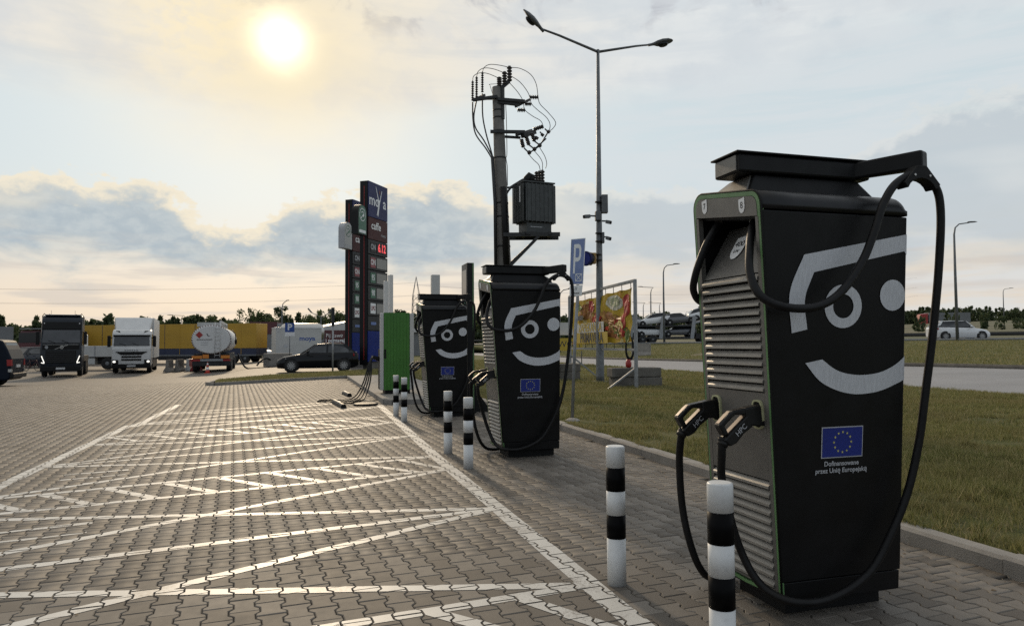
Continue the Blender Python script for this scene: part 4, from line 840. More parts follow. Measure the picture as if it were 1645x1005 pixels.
# top bracket with three upright insulators
arm_(U_(806, 140, -.1), U_(806, 192, -.1), 0.08, 0.12, 'top_bracket'); arm_(U_(804, 141, -.1), U_(817, 130, -.1), 0.08, 0.1, 'top_bracket')
for x, y0, y1 in ((801, 123, 138), (809.5, 114, 136), (817.5, 105, 130)): insulator(U_(x, y1, -.1), U_(x, y0, -.1), 5, 0.085, 0.05)
# left arm with three cable terminations
arm_(U_(798, 157, -.2), U_(758, 162, -.2)); arm_(U_(798, 154.5, .1), U_(766, 154.5, .1), .07, .07); arm_(U_(758, 162, -.2), U_(776, 145, .3), .07, .07)
for x, y0, y1 in ((757, 127, 160), (763.5, 120, 154), (773, 112, 146)): insulator(U_(x, y1), U_(x + .3, y0), 9, 0.045, 0.022)
# right arm with three horizontal insulators
arm_(U_(798, 161, -.2), U_(842, 165, -.2)); arm_(U_(798, 165, -.15), U_(834, 169.5, -.15)); arm_(U_(827, 176, -.35), U_(851, 152, .35), .07, .07)
for x0, x1, y in ((850, 864, 154.5), (842, 853, 165.5), (830, 843, 175.5)): insulator(U_(x0, y), U_(x1, y + .4), 5, 0.075, 0.035)
# lower arm with the fuse switch
arm_(U_(786, 214, -.2), U_(842, 215, -.2)); arm_(U_(800, 216.5, .15), U_(835, 219, .15), .07, .07); arm_(U_(828, 223, -.4), U_(853, 203, .4), .08, .08)
arm_(U_(838, 222, -.25), U_(858, 208, .25), .14, .14, 'switch_beam')
for x0, y0, x1, y1 in ((836, 227, 839, 240), (844, 223, 848, 236), (853, 217, 857, 230), (856, 211, 871, 206)): insulator(U_(x0, y0, -.2), U_(x1, y1, -.2), 5, 0.07, 0.05)
for x, y in ((848.5, 248.5), (857, 243), (865.5, 237)):
    m_ = MB(); m_.sphere(U_(x, y, -.2), 0.07, 8, 6); m_.build('fuse_contact', 'insulator', UP)
for x0, y0, x1, y1 in ((840, 241, 848, 249), (848, 236, 857, 243), (857, 230, 866, 237), (849, 249, 868, 236), (857, 243, 876, 226), (866, 237, 880, 214), (866, 215, 870, 220), (858, 222, 862, 226), (874, 210, 880, 216)):
    m_ = MB(); m_.tube([U_(x0, y0, -.2), U_(x1, y1, -.2)], 0.022, 6); m_.build('switch_rod', 'dark_steel', UP)
for x, y in ((861, 225), (870, 220), (880, 215)):
    m_ = MB(); m_.tube([U_(x - 2, y - 1.5, -.2), U_(x + 2, y + 1.5, -.2)], 0.05, 8); m_.build('fuse_contact', 'insulator', UP)
def wire_(pts, r_=0.011, nm='wire'):
    m_ = MB(); m_.tube(catmull([U_(*p) for p in pts], 6), r_, 5); return m_.build(nm, 'wire', UP)
wire_([(817.5, 105), (800, 101), (785, 100), (776, 105), (773.5, 112)]); wire_([(809.5, 114), (790, 107), (775, 106), (766, 112), (763.8, 120)]); wire_([(801, 123), (782, 115), (768, 114), (759, 119), (757.2, 127)])
wire_([(817.5, 105), (835, 107), (852, 117), (861, 133), (864, 154), (867, 166), (880, 180), (892, 196), (888, 206), (880, 212)]); wire_([(818, 118), (835, 130), (848, 148), (853, 165), (862, 175), (877, 188), (883, 200), (881, 213)]); wire_([(817, 130), (830, 145), (839, 160), (842, 175), (855, 186), (868, 194), (873, 206)])
wire_([(848, 249), (856, 258), (864, 266), (866.5, 276)]); wire_([(857, 243), (866, 254), (870, 263), (870, 274)]); wire_([(866, 238), (874, 252), (877, 264), (875, 272)])
wire_([(790, 150), (786, 136), (785, 133), (799, 132)], .008)
for pts in (((757, 162), (757.5, 190), (762, 215), (778, 238), (788, 255)), ((764, 156), (759, 185), (762, 205), (775, 225), (789, 252)), ((773, 148), (773.5, 185), (779, 215), (786, 240), (790, 255))): wire_(pts, 0.024, 'cable')
wire_([(811, 165), (812, 195), (812.5, 245), (811, 255), (813, 270), (813, 300)], .012); m_ = MB(); m_.tube([U_(789, 255, -.2), U_(793, 330, -.2), U_(793.5, 440, -.2)], 0.055, 8); m_.build('cable_riser', 'dark_steel', UP)
m_ = MB(); m_.tube([U_(806, 305, -.26), U_(808, 350, -.28), U_(811, 440, -.3)], 0.10, 8); m_.build('cable_duct', 'rubber', UP)
wire_([(793, 322), (796, 308), (806, 303), (820, 303), (830, 297), (842, 293)], .03, 'cable'); wire_([(808, 330), (812, 312), (822, 300), (836, 292), (848, 288)], .035, 'cable'); wire_([(800, 345), (796, 318), (805, 304), (822, 302)], .022, 'cable')
for i in range(6): wire_([(815 + i * 1.5, 303 - i), (826 + i, 296 - i * .5), (838 + i, 289 + i * .6), (846 + i, 288 + i * .4)], .014, 'cable')
# transformer on a bracket
yaw_t = R(-16.6 + 24); T0 = U_(857, 380)
def tb(a, b, c): return T0 + Vector((math.cos(yaw_t) * a - math.sin(yaw_t) * b, math.sin(yaw_t) * a + math.cos(yaw_t) * b, c))
def tbox(x0, x1, y0, y1, z0, z1, nm, mt, par=None):
    m_ = MB(); m_.hexa([tb(x0, y0, z0), tb(x1, y0, z0), tb(x1, y1, z0), tb(x0, y1, z0), tb(x0, y0, z1), tb(x1, y0, z1), tb(x1, y1, z1), tb(x0, y1, z1)]); return m_.build(nm, mt, par or UP)
tank = tbox(-.46, .46, -.28, .28, .32, 1.56, 'transformer_tank', 'trafo')
for i in range(7): tbox(-.43 + i * .143 - .018, -.43 + i * .143 + .018, -.42, -.28, .34, 1.52, 'cooling_fin', 'trafo', tank); tbox(-.43 + i * .143 - .018, -.43 + i * .143 + .018, .28, .42, .34, 1.52, 'cooling_fin', 'trafo', tank)
for i in range(5): tbox(-.60, -.46, -.24 + i * .12 - .016, -.24 + i * .12 + .016, .34, 1.52, 'cooling_fin', 'trafo', tank); tbox(.46, .60, -.24 + i * .12 - .016, -.24 + i * .12 + .016, .34, 1.52, 'cooling_fin', 'trafo', tank)
tbox(-.585, -.575, -.415, .41, .36, 1.50, 'fin_cover', 'trafo', tank); tbox(-.50, .50, -.408, -.40, .36, 1.50, 'fin_cover', 'trafo', tank)
tbox(-.54, .54, -.36, .36, 1.56, 1.60, 'transformer_lid', 'trafo'); tbox(-.42, .42, -.30, .30, .02, .32, 'transformer_base', 'trafo'); tbox(-.585, -.592, -.2, -.12, .95, 1.45, 'rating_plate', 'label_white')
tbox(-.30, .10, -.314, -.30, .18, .20, 'base_label', 'text_grey')
for i in range(3): insulator(tb(.05 + i * .13, -.05 + i * .06, 1.60), tb(.05 + i * .13, -.05 + i * .06, 1.98 + i * .05), 5, .08, .045)
m_ = MB(); m_.tube([tb(-.30, 0, 1.60), tb(-.28, 0, 1.74), tb(-.16, 0, 1.86), tb(-.08, 0, 1.84), tb(-.10, 0, 1.62)], .10, 8); m_.build('cable_box', 'rubber', UP)
for yy in (-.34, .34): tbox(-.50, .62, yy - .04, yy + .04, -.06, .02, 'skid', 'dark_steel')
for yy in (-.42, .30): arm_(U_(806, 383, yy), U_(896, 383, yy), .09, .12, 'platform_beam')
for xx in (838, 880): arm_(U_(xx, 381.5, -.5), U_(xx, 381.5, .45), .09, .09, 'platform_beam')
arm_(U_(862, 386, -.42), U_(806, 442, -.2), .08, .08, 'brace'); arm_(U_(858, 386, .3), U_(806, 436, .1), .08, .08, 'brace')

# ---- double-armed lamp post with cameras
LP = thing('street_lamp', 'tall grey lamp post with two angled lamp heads and cameras on its shaft', 'street lamp', (9.95, 22.75, 0.12)); B_ = Vector((9.95, 22.75, 0.12))
top = Vector((10.13, 23.0, 11.95)) - B_
m_ = MB(); m_.tube([Vector((0, 0, 0)), top * .02 + Vector((0, 0, 0)), top * .5, top], [.15, .145, .10, .055], 12); m_.build('shaft', 'galv', LP)
m_ = MB(); m_.box(-.22, .22, -.22, .22, -.02, .05); m_.build('base_plate', 'galv', LP)
Lj, Rj = Vector((7.68, 22.1, 12.02)) - B_, Vector((12.86, 24.16, 12.93)) - B_
for j, nm in ((Lj, 'l'), (Rj, 'r')):
    m_ = MB(); m_.tube([top - Vector((0, 0, .08)), top.lerp(j, .7), j], [.05, .04, .035], 8); m_.build('lamp_arm', 'lamp_grey', LP)
def lamp_head(j, d, nz, up):
    d = Vector(d).normalized(); up = Vector(up); up = (up - d * up.dot(d)).normalized(); s_ = d.cross(up); rings = []
    for t, w_, h0, h1 in ((0, .05, -.05, .05), (.12, .07, -.05, .07), (.26, .15, -.07, .10), (.45, .19, -.09, .12), (.68, .17, -.04, .10), (.82, .10, .0, .06), (.88, .03, .01, .04)):
        c_ = j + d * t; rings.append([c_ + s_ * w_ * math.cos(a) + up * ((h1 if math.sin(a) > 0 else -h0) * math.sin(a)) for a in [2 * math.pi * k / 12 for k in range(12)]])
    m_ = MB(); m_.loft(rings); hd = m_.build('lamp_head', 'lamp_grey', LP)
    m_ = MB(); m_.loft([[j + d * (.46 + .2 * math.cos(a) * k) + s_ * .14 * math.sin(a) * k - up * h for a in [2 * math.pi * i / 12 for i in range(12)]] for k, h in ((1.0, .06), (1.0, .10), (.8, .14), (.3, .165))]); m_.build('lens', 'glass', hd)
    m_ = MB(); m_.tube([j - d * .12, j + d * .03], .055, 8); m_.build('joint', 'lamp_grey', hd)
lamp_head(Lj, (-.72, -.28, .42), 0, (.2, -.55, .8)); lamp_head(Rj, (.90, -.20, .18), 0, (0, .3, 1))
def lp(px, py, d): # helper from camera-plane offsets at the lamp's distance
    k = 25.0 / 1140; return rgt * ((px - 961.8) * k) + fwd * d + Vector((0, 0, (553 - py) * k + 1.36))
def lbox(px0, px1, py0, py1, d0, d1, nm, mt, par=LP):
    m_ = MB(); a = [lp(px0, py1, d0), lp(px1, py1, d0), lp(px1, py1, d1), lp(px0, py1, d1), lp(px0, py0, d0), lp(px1, py0, d0), lp(px1, py0, d1), lp(px0, py0, d1)]; m_.hexa(a); return m_.build(nm, mt, par, bevel=.01)
lbox(967.5, 977, 317, 346, -.12, .12, 'antenna_box', 'lamp_grey'); lbox(957, 966, 344, 358, -.15, .12, 'bracket', 'lamp_grey'); lbox(967, 971, 377, 394, -.1, .1, 'bracket', 'lamp_grey')
for a, b in (((957, 351), (938, 353.5)), ((968, 359), (980, 363)), ((969, 384), (979, 389))):
    m_ = MB(); m_.bar(lp(*a, -.05), lp((a[0] + b[0]) / 2, a[1] * .5 + b[1] * .5 - 1, -.15), .05, .05); m_.build('camera_bracket', 'lamp_grey', LP); m_ = MB(); m_.bar(lp((a[0] + b[0]) / 2, (a[1] + b[1]) / 2, -.15), lp(*b, -.25), .13, .12); cm = m_.build('security_camera', 'lamp_grey', LP, bevel=.01); m_ = MB(); m_.bar(lp(*b, -.251), lp(b[0] + (b[0] - a[0]) * .03, b[1] + (b[1] - a[1]) * .03, -.26), .09, .09); m_.build('camera_lens', 'matte_black', cm)
for yy in (329, 345, 358, 379, 392, 413, 422): m_ = MB(); a = lp(961.9, yy, 0); m_.tube([a, a + Vector((0, 0, .04))], .112, 10); m_.build('clamp_band', 'dark_steel', LP)
# round sign with a yellow box, seen from the side
c0, c1 = lp(941, 419, -.1), lp(938, 419.5, -.22); m_ = MB(); m_.tube([c0, c1], .26, 20); sgn = m_.build('round_sign', 'totem_blue', LP); m_ = MB(); m_.tube([c1 + (c1 - c0) * .02, c1 + (c1 - c0) * .05], .21, 20); m_.build('sign_ring', 'eu_blue', sgn)
m_ = MB(); m_.tube([lp(950, 419, .0), lp(941.2, 419, -.1)], .23, 8); m_.build('sign_back', 'dark_steel', sgn)
lbox(944, 957, 410, 427, -.16, .1, 'yellow_sign_box', mat('dull_yellow', (.36, .22, .07), .6, 0, .2, 4)); lbox(946, 952, 414, 423, -.175, -.162, 'box_label', 'maroon')

# ---- bent parking sign on the lawn
PS = thing('parking_sign', 'large blue parking sign with envelope symbol on a crooked grey post', 'sign', (4.72, 12.05, 0.09)); B_ = Vector((4.72, 12.05, 0.09))
m_ = MB(); m_.tube([(0.03, 0.1, -.05), (0.13, 0.15, 1.6), (.23, .27, 2.2), (.27, .29, 3.2)], .030, 10); m_.build('post', 'galv_lt', PS); m_ = MB(); m_.sphere((0, 0, -.03), .16, 10, 6, 1, 1, .5); m_.build('footing', 'concrete', PS)
k13 = 12.85 / 1140
def spn(px, py): return rgt * ((px - 914.5) * k13) + Vector((0, 0, (552.5 - py) * k13 + 1.39))
def quad_plate(pts, depths, t, nm, mt, par):
    f = [spn(*p) + fwd * d for p, d in zip(pts, depths)]; b = [p + (fwd * .8 + rgt * .3) * t for p in f]; m_ = MB(); m_.hexa([f[0], f[1], b[1], b[0], f[3], f[2], b[2], b[3]]); return m_.build(nm, mt, par), f
dl = (-.10, .38, .38, -.10)
pl_, F = quad_plate([(910.5, 459), (936, 455), (941, 378), (914, 386)], (-.16, .30, .30, -.16), .03, 'sign_plate', 'label_white', PS); 
def bil(F, u, v, lift=0.004):
    p = F[0].lerp(F[1], u).lerp(F[3].lerp(F[2], u), v); n_ = (F[1] - F[0]).cross(F[3] - F[0]).normalized(); n_ = n_ if n_.dot(fwd) < 0 else -n_
    return p + n_ * lift
m_ = MB(); m_.face([bil(F, u, v) for u, v in ((.03, .015), (.97, .015), (.97, .985), (.03, .985))]); bf = m_.build('blue_field', 'sign_blue', pl_, fix=False)
Pl = [(.20, .24), (.33, .24), (.33, .50), (.52, .50), (.66, .53), (.73, .61), (.73, .77), (.66, .85), (.52, .88), (.20, .88)]; Pi = [(.33, .585), (.49, .585), (.57, .60), (.60, .64), (.60, .74), (.57, .78), (.49, .795), (.33, .795)]
m_ = MB()
for q4 in ([(.20, .24), (.33, .24), (.33, .88), (.20, .88)], [(.33, .795), (.49, .795), (.52, .88), (.33, .88)], [(.49, .795), (.57, .78), (.66, .85), (.52, .88)], [(.57, .78), (.60, .74), (.73, .77), (.66, .85)], [(.60, .64), (.73, .61), (.73, .77), (.60, .74)], [(.57, .60), (.66, .53), (.73, .61), (.60, .64)], [(.49, .585), (.52, .50), (.66, .53), (.57, .60)], [(.33, .50), (.52, .50), (.49, .585), (.33, .585)]): m_.face([bil(F, u, v, .007) for u, v in q4])
m_.build('letter_p', 'label_white', pl_, fix=False)
m_ = MB()
def stroke(u0, v0, u1, v1, w_=.016, asp=.42):
    du, dv = u1 - u0, (v1 - v0) / asp; L_ = math.hypot(du, dv); nu, nv = -dv / L_ * w_, du / L_ * w_ * asp
    m_.face([bil(F, u, v, .007) for u, v in ((u0 - nu, v0 - nv), (u1 - nu, v1 - nv), (u1 + nu, v1 + nv), (u0 + nu, v0 + nv))])
for a in ((.40, .075, .84, .075), (.84, .075, .84, .23), (.84, .23, .40, .23), (.40, .23, .40, .075), (.40, .075, .84, .23), (.40, .23, .84, .075)): stroke(*a)
m_.build('envelope_symbol', 'label_white', pl_, fix=False)
p2_, F2 = quad_plate([(910.5, 477), (933, 474.5), (935, 456.5), (911, 460.5)], (-.16, .25, .25, -.16), .025, 'lower_plate', 'label_white', PS)
w2 = (F2[1] - F2[0]).length
lettering('plate_text', 'EV', .09, lambda u, v: bil(F2, .5 + u / w2, .66 + v / .2, .004), 'label_ink', p2_); lettering('plate_text', 'ładowanie', .072, lambda u, v: bil(F2, .5 + u / w2, .28 + v / .2, .004), 'label_ink', p2_)

# ---- food banner on a steel frame, held down by concrete blocks
BF = thing('banner_stand', 'galvanised frame with a wrinkled yellow and red food banner', 'banner', (9.66, 19.4, 0.12)); B_ = Vector((9.66, 19.4, 0.12)); e_ = (Vector((10.4, 26.75, 0)) - Vector((9.66, 19.4, 0))); Lb = e_.length; e_.normalize(); nb = Vector((-e_.y, e_.x, 0)); nb = nb if nb.dot(fwd) < 0 else -nb
bp_ = lambda s_, z, d=0: e_ * s_ + nb * d + Vector((0, 0, z))
def fbar(a, b, nm, w_=.075): m_ = MB(); m_.bar(a, b, w_, w_); return m_.build(nm, 'galv_lt', BF)
fbar(bp_(0, -.1), bp_(0, 3.24), 'frame_post', .09); fbar(bp_(Lb, -.1), bp_(Lb, 3.24), 'frame_post', .09); fbar(bp_(-.04, 3.24), bp_(Lb, 3.24), 'frame_rail', .085); fbar(bp_(0, 1.16), bp_(Lb, 1.16), 'frame_rail'); fbar(bp_(.02, .62), bp_(-.1, -.05, -1.2) + nb * 2.2, 'frame_brace', .045); fbar(bp_(Lb - .02, .9), bp_(Lb, -.05, -1.2), 'frame_brace', .06)
def banner_mat():
    m = bpy.data.materials.new('banner_print'); m.use_nodes = True; t = NT(m.node_tree); b = t.n['Principled BSDF']; g = t.node('ShaderNodeTexCoord'); sp_ = t.node('ShaderNodeSeparateXYZ'); t.l.new(g.outputs['Object'], sp_.inputs[0]); P = g.outputs['Object']
    n1 = t.noise(P, .9, 3, .5, 1.0); n2 = t.noise(P, 1.8, 4, .6, 1.5); n3 = t.noise(P, 4, 4, .6, 1.0)
    # the picture of food fills the near end; yellow ground towards the far end
    food = t.m('MULTIPLY', t.smooth(n1, .45, .62), .35)
    c = t.mix(t.smooth(n2, .38, .5), (.32, .09, .03), (.60, .34, .07)); c = t.mix(t.smooth(n3, .55, .62), c, (.44, .03, .025)); c = t.mix(t.smooth(n2, .60, .66), c, (.15, .20, .04)); c = t.mix(t.smooth(n1, .60, .66), c, (.60, .57, .45)); c = t.mix(t.smooth(t.noise(P, 1.3, 2, .5, .4), .56, .60), c, (.48, .05, .045))
    c = t.mix(food, (.42, .29, .03), c); t.l.new(c, b.inputs['Base Color']); b.inputs['Roughness'].default_value = .55; b.inputs['Specular IOR Level'].default_value = .2
    tr = t.node('ShaderNodeBsdfTranslucent'); t.l.new(c, tr.inputs[0]); mx = t.node('ShaderNodeMixShader'); mx.inputs[0].default_value = .3; t.l.new(b.outputs[0], mx.inputs[1]); t.l.new(tr.outputs[0], mx.inputs[2]); t.l.new(mx.outputs[0], t.n['Material Output'].inputs[0])
    return m
m_ = MB(); NU, NV = 60, 14; bv = []
for i in range(NU + 1):
    for j in range(NV + 1):
        s_ = .28 + (Lb - .75) * i / NU; z = 1.33 + (2.98 - 1.33) * j / NV + .08 * (1 - i / NU); z -= .03 * abs(math.sin(i * math.pi / 10)); d = .022 * math.sin(s_ * 5 + j * .55) + .014 * math.sin(s_ * 11 - j * .9) + .03 * math.sin(s_ * 2 + j * .2) + .012 * math.sin(s_ * 17 + j * 1.3); bv.append(bp_(s_, z, d))
m_.add(bv, [(i * (NV + 1) + j, i * (NV + 1) + j + 1, (i + 1) * (NV + 1) + j + 1, (i + 1) * (NV + 1) + j) for i in range(NU) for j in range(NV)], True); bn = m_.build('banner_sheet', banner_mat(), BF, fix=False)
def bwave(s_, z, lift):
    i = (s_ - .28) / (Lb - .75) * NU; j = (z - 1.33 - .08 * (1 - i / NU)) / 1.65 * NV
    return bp_(s_, z, .022 * math.sin(s_ * 5 + j * .55) + .014 * math.sin(s_ * 11 - j * .9) + .03 * math.sin(s_ * 2 + j * .2) + .012 * math.sin(s_ * 17 + j * 1.3) + lift)
def print_blob(s0, z0, rs, rz_, rgb, nm, tilt_=0.0, lob=0.0, lift=.006):
    m_ = MB(); ring = []; n_ = 26; K_ = 4; ct, st_ = math.cos(tilt_), math.sin(tilt_)
    def q_(r0_, a): k_ = r0_ * (1 + lob * math.sin(3 * a + s0) + lob * .6 * math.sin(7 * a + z0 * 5)); u, v = rs * k_ * math.cos(a), rz_ * k_ * math.sin(a); return bwave(s0 + u * ct - v * st_, min(2.96, max(1.36, z0 + u * st_ + v * ct)), lift)
    pts = [q_(0.001, 0)] + [q_((k + 1) / K_, 2 * math.pi * i / n_) for k in range(K_) for i in range(n_)]
    m_.add(pts, [(0, 1 + i, 1 + (i + 1) % n_) for i in range(n_)] + [(1 + k * n_ + i, 1 + (k + 1) * n_ + i, 1 + (k + 1) * n_ + (i + 1) % n_, 1 + k * n_ + (i + 1) % n_) for k in range(K_ - 1) for i in range(n_)])
    return m_.build(nm, mat('print_%03d_%03d_%03d' % tuple(int(c * 400) for c in rgb), rgb, .55, 0, .3, 5, spec=.2, base2=tuple(min(1, c * 1.5) for c in rgb)), bn, fix=False)
rb = random.Random(4); lf = .006
for (s0, z0, rs, rz_, rgb, tl_, lob) in ((2.7, 2.0, 2.1, .42, (.23, .095, .03), .12, .05), (2.5, 2.05, 1.85, .30, (.36, .20, .06), .12, .10), (5.0, 2.55, .95, .28, (.26, .11, .035), -.1, .06), (1.9, 2.68, .72, .25, (.50, .48, .40), .05, .02), (1.9, 2.70, .52, .16, (.34, .36, .22), .05, .08), (.75, 2.55, .42, .36, (.30, .025, .02), .2, .06), (1.05, 2.02, .30, .28, (.34, .03, .025), 0, .07), (4.5, 2.68, .36, .22, (.32, .03, .03), .1, .06), (.62, 1.62, .30, .20, (.08, .12, .025), .4, .2), (5.9, 2.75, .4, .14, (.10, .14, .03), .3, .2)):
    lf += .0016; print_blob(s0, z0, rs, rz_, rgb, 'printed_food', tl_, lob, lf)
for k in range(26):
    s0 = rb.uniform(1.0, 4.4); z0 = 1.62 + .12 * (s0 - 2.7) + rb.uniform(.12, .62); rgb = rb.choice([(.34, .03, .025), (.10, .15, .03), (.46, .36, .12), (.40, .06, .03), (.07, .10, .02)]); lf += .0006; print_blob(s0, z0, rb.uniform(.10, .28), rb.uniform(.05, .12), rgb, 'printed_food', rb.uniform(-.8, .8), .18, lf)
tl = lambda s0, z0: (lambda u, v: bp_(s0 - u, z0 + v, .125))
for s0, s1, z0, z1, mt in ((5.95, 2.7, 1.75, 2.10, 'offwhite'), (5.95, 2.3, 1.36, 1.75, 'banner_yellow'), (5.9, 5.15, 2.22, 2.40, 'label_ink')): MB().face([bp_(s0, z0, .115), bp_(s1, z0, .115), bp_(s1, z1, .115), bp_(s0, z1, .115)]).build('banner_panel', mt, bn, fix=False)
lettering('banner_text', 'ZAPIEKANKA', .44, tl(4.3, 1.925), 'banner_yellow', bn, bold=.006, wscale=1.05); lettering('banner_text', 'PRIMAVERA', .50, tl(4.15, 1.55), 'label_ink', bn, bold=.012, wscale=1.05)
for i in range(9):
    s_ = .35 + i * (Lb - .9) / 8; m_ = MB(); m_.tube([bp_(s_, 2.97), bp_(s_ + .02, 3.22)], .012, 5); m_.build('tie', 'dark_steel', BF); m_ = MB(); m_.tube([bp_(s_, 1.36), bp_(s_ - .03, 1.18)], .012, 5); m_.build('tie', 'dark_steel', BF)
def block(loc, rz, size, label):
    L_, W_, H_ = size; m_ = MB(); m_.hexa([(-L_ / 2, -W_ / 2, 0), (L_ / 2, -W_ / 2, 0), (L_ / 2, W_ / 2, 0), (-L_ / 2, W_ / 2, 0), (-L_ / 2, -W_ / 2, H_), (L_ / 2, -W_ / 2, H_), (L_ / 2, W_ / 2, H_), (-L_ / 2, W_ / 2, H_)]); o = m_.build('concrete_block', 'old_concrete', None, bevel=.03); o.location = loc; o.rotation_euler = (0, 0, rz); return tag(o, label, 'concrete block', 'concrete ballast blocks of the banner frame')
block((10.05, 20.25, .12), R(-8), (1.55, .6, .3), 'lower concrete block at the foot of the banner post nearest the camera'); block((9.99, 20.22, .425), R(-6), (1.60, .56, .29), 'upper concrete block lying on another by the nearest banner post')
block((9.3, 25.0, .12), R(-12), (1.45, .6, .3), 'lower concrete block behind the bent parking sign post'); block((9.33, 25.0, .425), R(-10), (1.42, .58, .30), 'upper concrete block stacked behind the bent parking sign post')
# red socket with a coil of cable hanging from the frame
CL = thing('power_connector', 'red power connector with a coiled black cable under the banner', 'connector', (9.75, 20.1, 0.715)); m_ = MB(); m_.lathe([(.05, 0.0), (.085, .04), (.095, .16), (.07, .2), (.06, .26)], (0, 0, 0), 12); m_.build('plug_body', 'red', CL)
m_ = MB()
for r_ in (.30, .34, .27): m_.tube([(r_ * .42 * math.cos(a) + .05, 0.02 * r_, .60 + r_ * 1.1 * math.sin(a)) for a in [2 * math.pi * i / 24 for i in range(25)]], .018, 6)
m_.build('cable_coil', 'rubber', CL)
# concrete barrier on the verge
def jersey(loc, rz, L_, mt, label, sc=1.0, group=None):
    m_ = MB(); m_.prism([(-.28 * sc, 0), (.28 * sc, 0), (.26 * sc, .12 * sc), (.12 * sc, .34 * sc), (.09 * sc, .9 * sc), (-.09 * sc, .9 * sc), (-.12 * sc, .34 * sc), (-.26 * sc, .12 * sc)], -L_ / 2, L_ / 2); o = m_.build('road_barrier', mt, None, bevel=.015); o.location = loc; o.rotation_euler = (0, 0, rz); return tag(o, label, 'barrier', group)
jersey((25.7, 50.7, .42), R(65), 1.5, 'concrete', 'single pale concrete barrier on the grass beyond the road', 1.1)

# ------------------------------------------------------------------ fuel price totems
def totem(P1, ang_, label, first):
    T = thing('price_totem', label, 'totem', P1, ang_, 'fuel price totems'); W_, D_ = 2.35, .50; H_ = 11.05
    MB().box(0.02, W_ - .05, .08, D_ - .08, 1.0, H_ - .1).build('core', 'totem_black', T)
    MB().box(-.005, .0, .0, D_, .3, H_ - .02).map(lambda p: p).build('edge_panel', 'totem_black', T); MB().box(-.02, -.005, .20, .235, .6, H_ - .3).build('red_edge_strip', 'red', T)
    z = H_
    def panel(h, mt, nm, gap=.03):
        nonlocal z
        z0 = z - h + gap; o = MB().box(.04, W_, -.03, D_ + .03, z0, z).build(nm, mt, T, bevel=.01); zz = (z0, z); z -= h; return o, zz
    fr = lambda u0, v0: (lambda u, v: (u0 + u, -.037, v0 + v))
    p, (a, b) = panel(2.12, 'totem_blue', 'brand_panel'); lettering('brand_text', 'mo', .92, fr(.72, a + 1.0), 'label_white', p, bold=.012); lettering('brand_text', 'a', .92, fr(1.95, a + 1.0), 'label_white', p, bold=.012)
    m_ = MB()
    for q4 in ([(1.02, .2), (1.10, .2), (1.42, 1.15), (1.30, 1.15)], [(1.08, 1.15), (1.42, 1.15), (1.18, 1.02), (1.25, .2)], [(.88, 1.9), (.92, 1.9), (1.34, 1.0), (1.24, .95)], [(1.60, 1.75), (1.66, 1.75), (1.38, .95), (1.28, .95)], [(1.24, .95), (1.38, .95), (1.20, .15), (1.14, .15)]): m_.face([(u, -.038 - .0005 * k_, a + v) for k_, (u, v) in enumerate(q4)])
    m_.build('brand_figure', 'label_white', p, fix=False); MB().face([(1.36 + .09 * math.cos(t), -.039, a + 1.62 + .13 * math.sin(t)) for t in [2 * math.pi * i / 14 for i in range(14)]]).build('brand_figure', 'maroon', p, fix=False)
    p, (a, b) = panel(1.32, 'totem_maroon', 'cafe_panel'); lettering('cafe_text', 'caffe', .62, fr(.95, a + .82), 'label_white', p, bold=.010); lettering('cafe_text', 'moya', .27, fr(1.82, a + .38), 'text_grey', p)
    rows = [('ON', 'totem_black', 'text_grey'), ('ON', 'fuel_red', 'label_white'), ('95', 'fuel_green', 'label_white'), ('98', 'fuel_green', 'label_white'), ('LPG', 'label_white', 'fuel_red')]
    for i, (s, mt, tm) in enumerate(rows):
        p, (a, b) = panel(.90, 'totem_dark', 'price_panel', .06); lb = MB().box(.30, .88, -.045, -.03, a + .12, b - .12).build('fuel_label', mt, p); lettering('fuel_text', s, .46 if len(s) < 3 else .36, (lambda u, v, a=a: (.59 + u * .8, -.05, a + .42 + v)), tm, lb, bold=.01)
        dp = MB().box(1.02, 2.22, -.045, -.03, a + .12, b - .12).build('display', 'led_off' if not (i == 0 and first) else 'totem_black', p)
        if i == 0 and first: lettering('display_digits', '6.12', .66, lambda u, v, a=a: (1.62 + u * .82, -.05, a + .43 + v), 'led_red', dp, bold=.02)
    p, (a, b) = panel(.85, 'totem_dark', 'small_panel', .05); MB().box(.35, .95, -.045, -.03, a + .32, b - .32).build('small_sign', 'sign_blue', p)
    p, (a, b) = panel(z - .45, 'totem_base_blue', 'base_cladding'); MB().box(.3, W_ - .4, .05, D_ - .05, -.1, .5).build('foot', 'old_concrete', T)
    return T
P1 = Vector((3.70, 41.72, 0.02)); AT = R(54.9)
tt = totem(P1, AT, 'nearer fuel price totem, red digits glowing on its top row', True)
totem(Vector((3.20, 47.4, .02)), AT, 'farther fuel price totem, half hidden behind the nearer one', False)
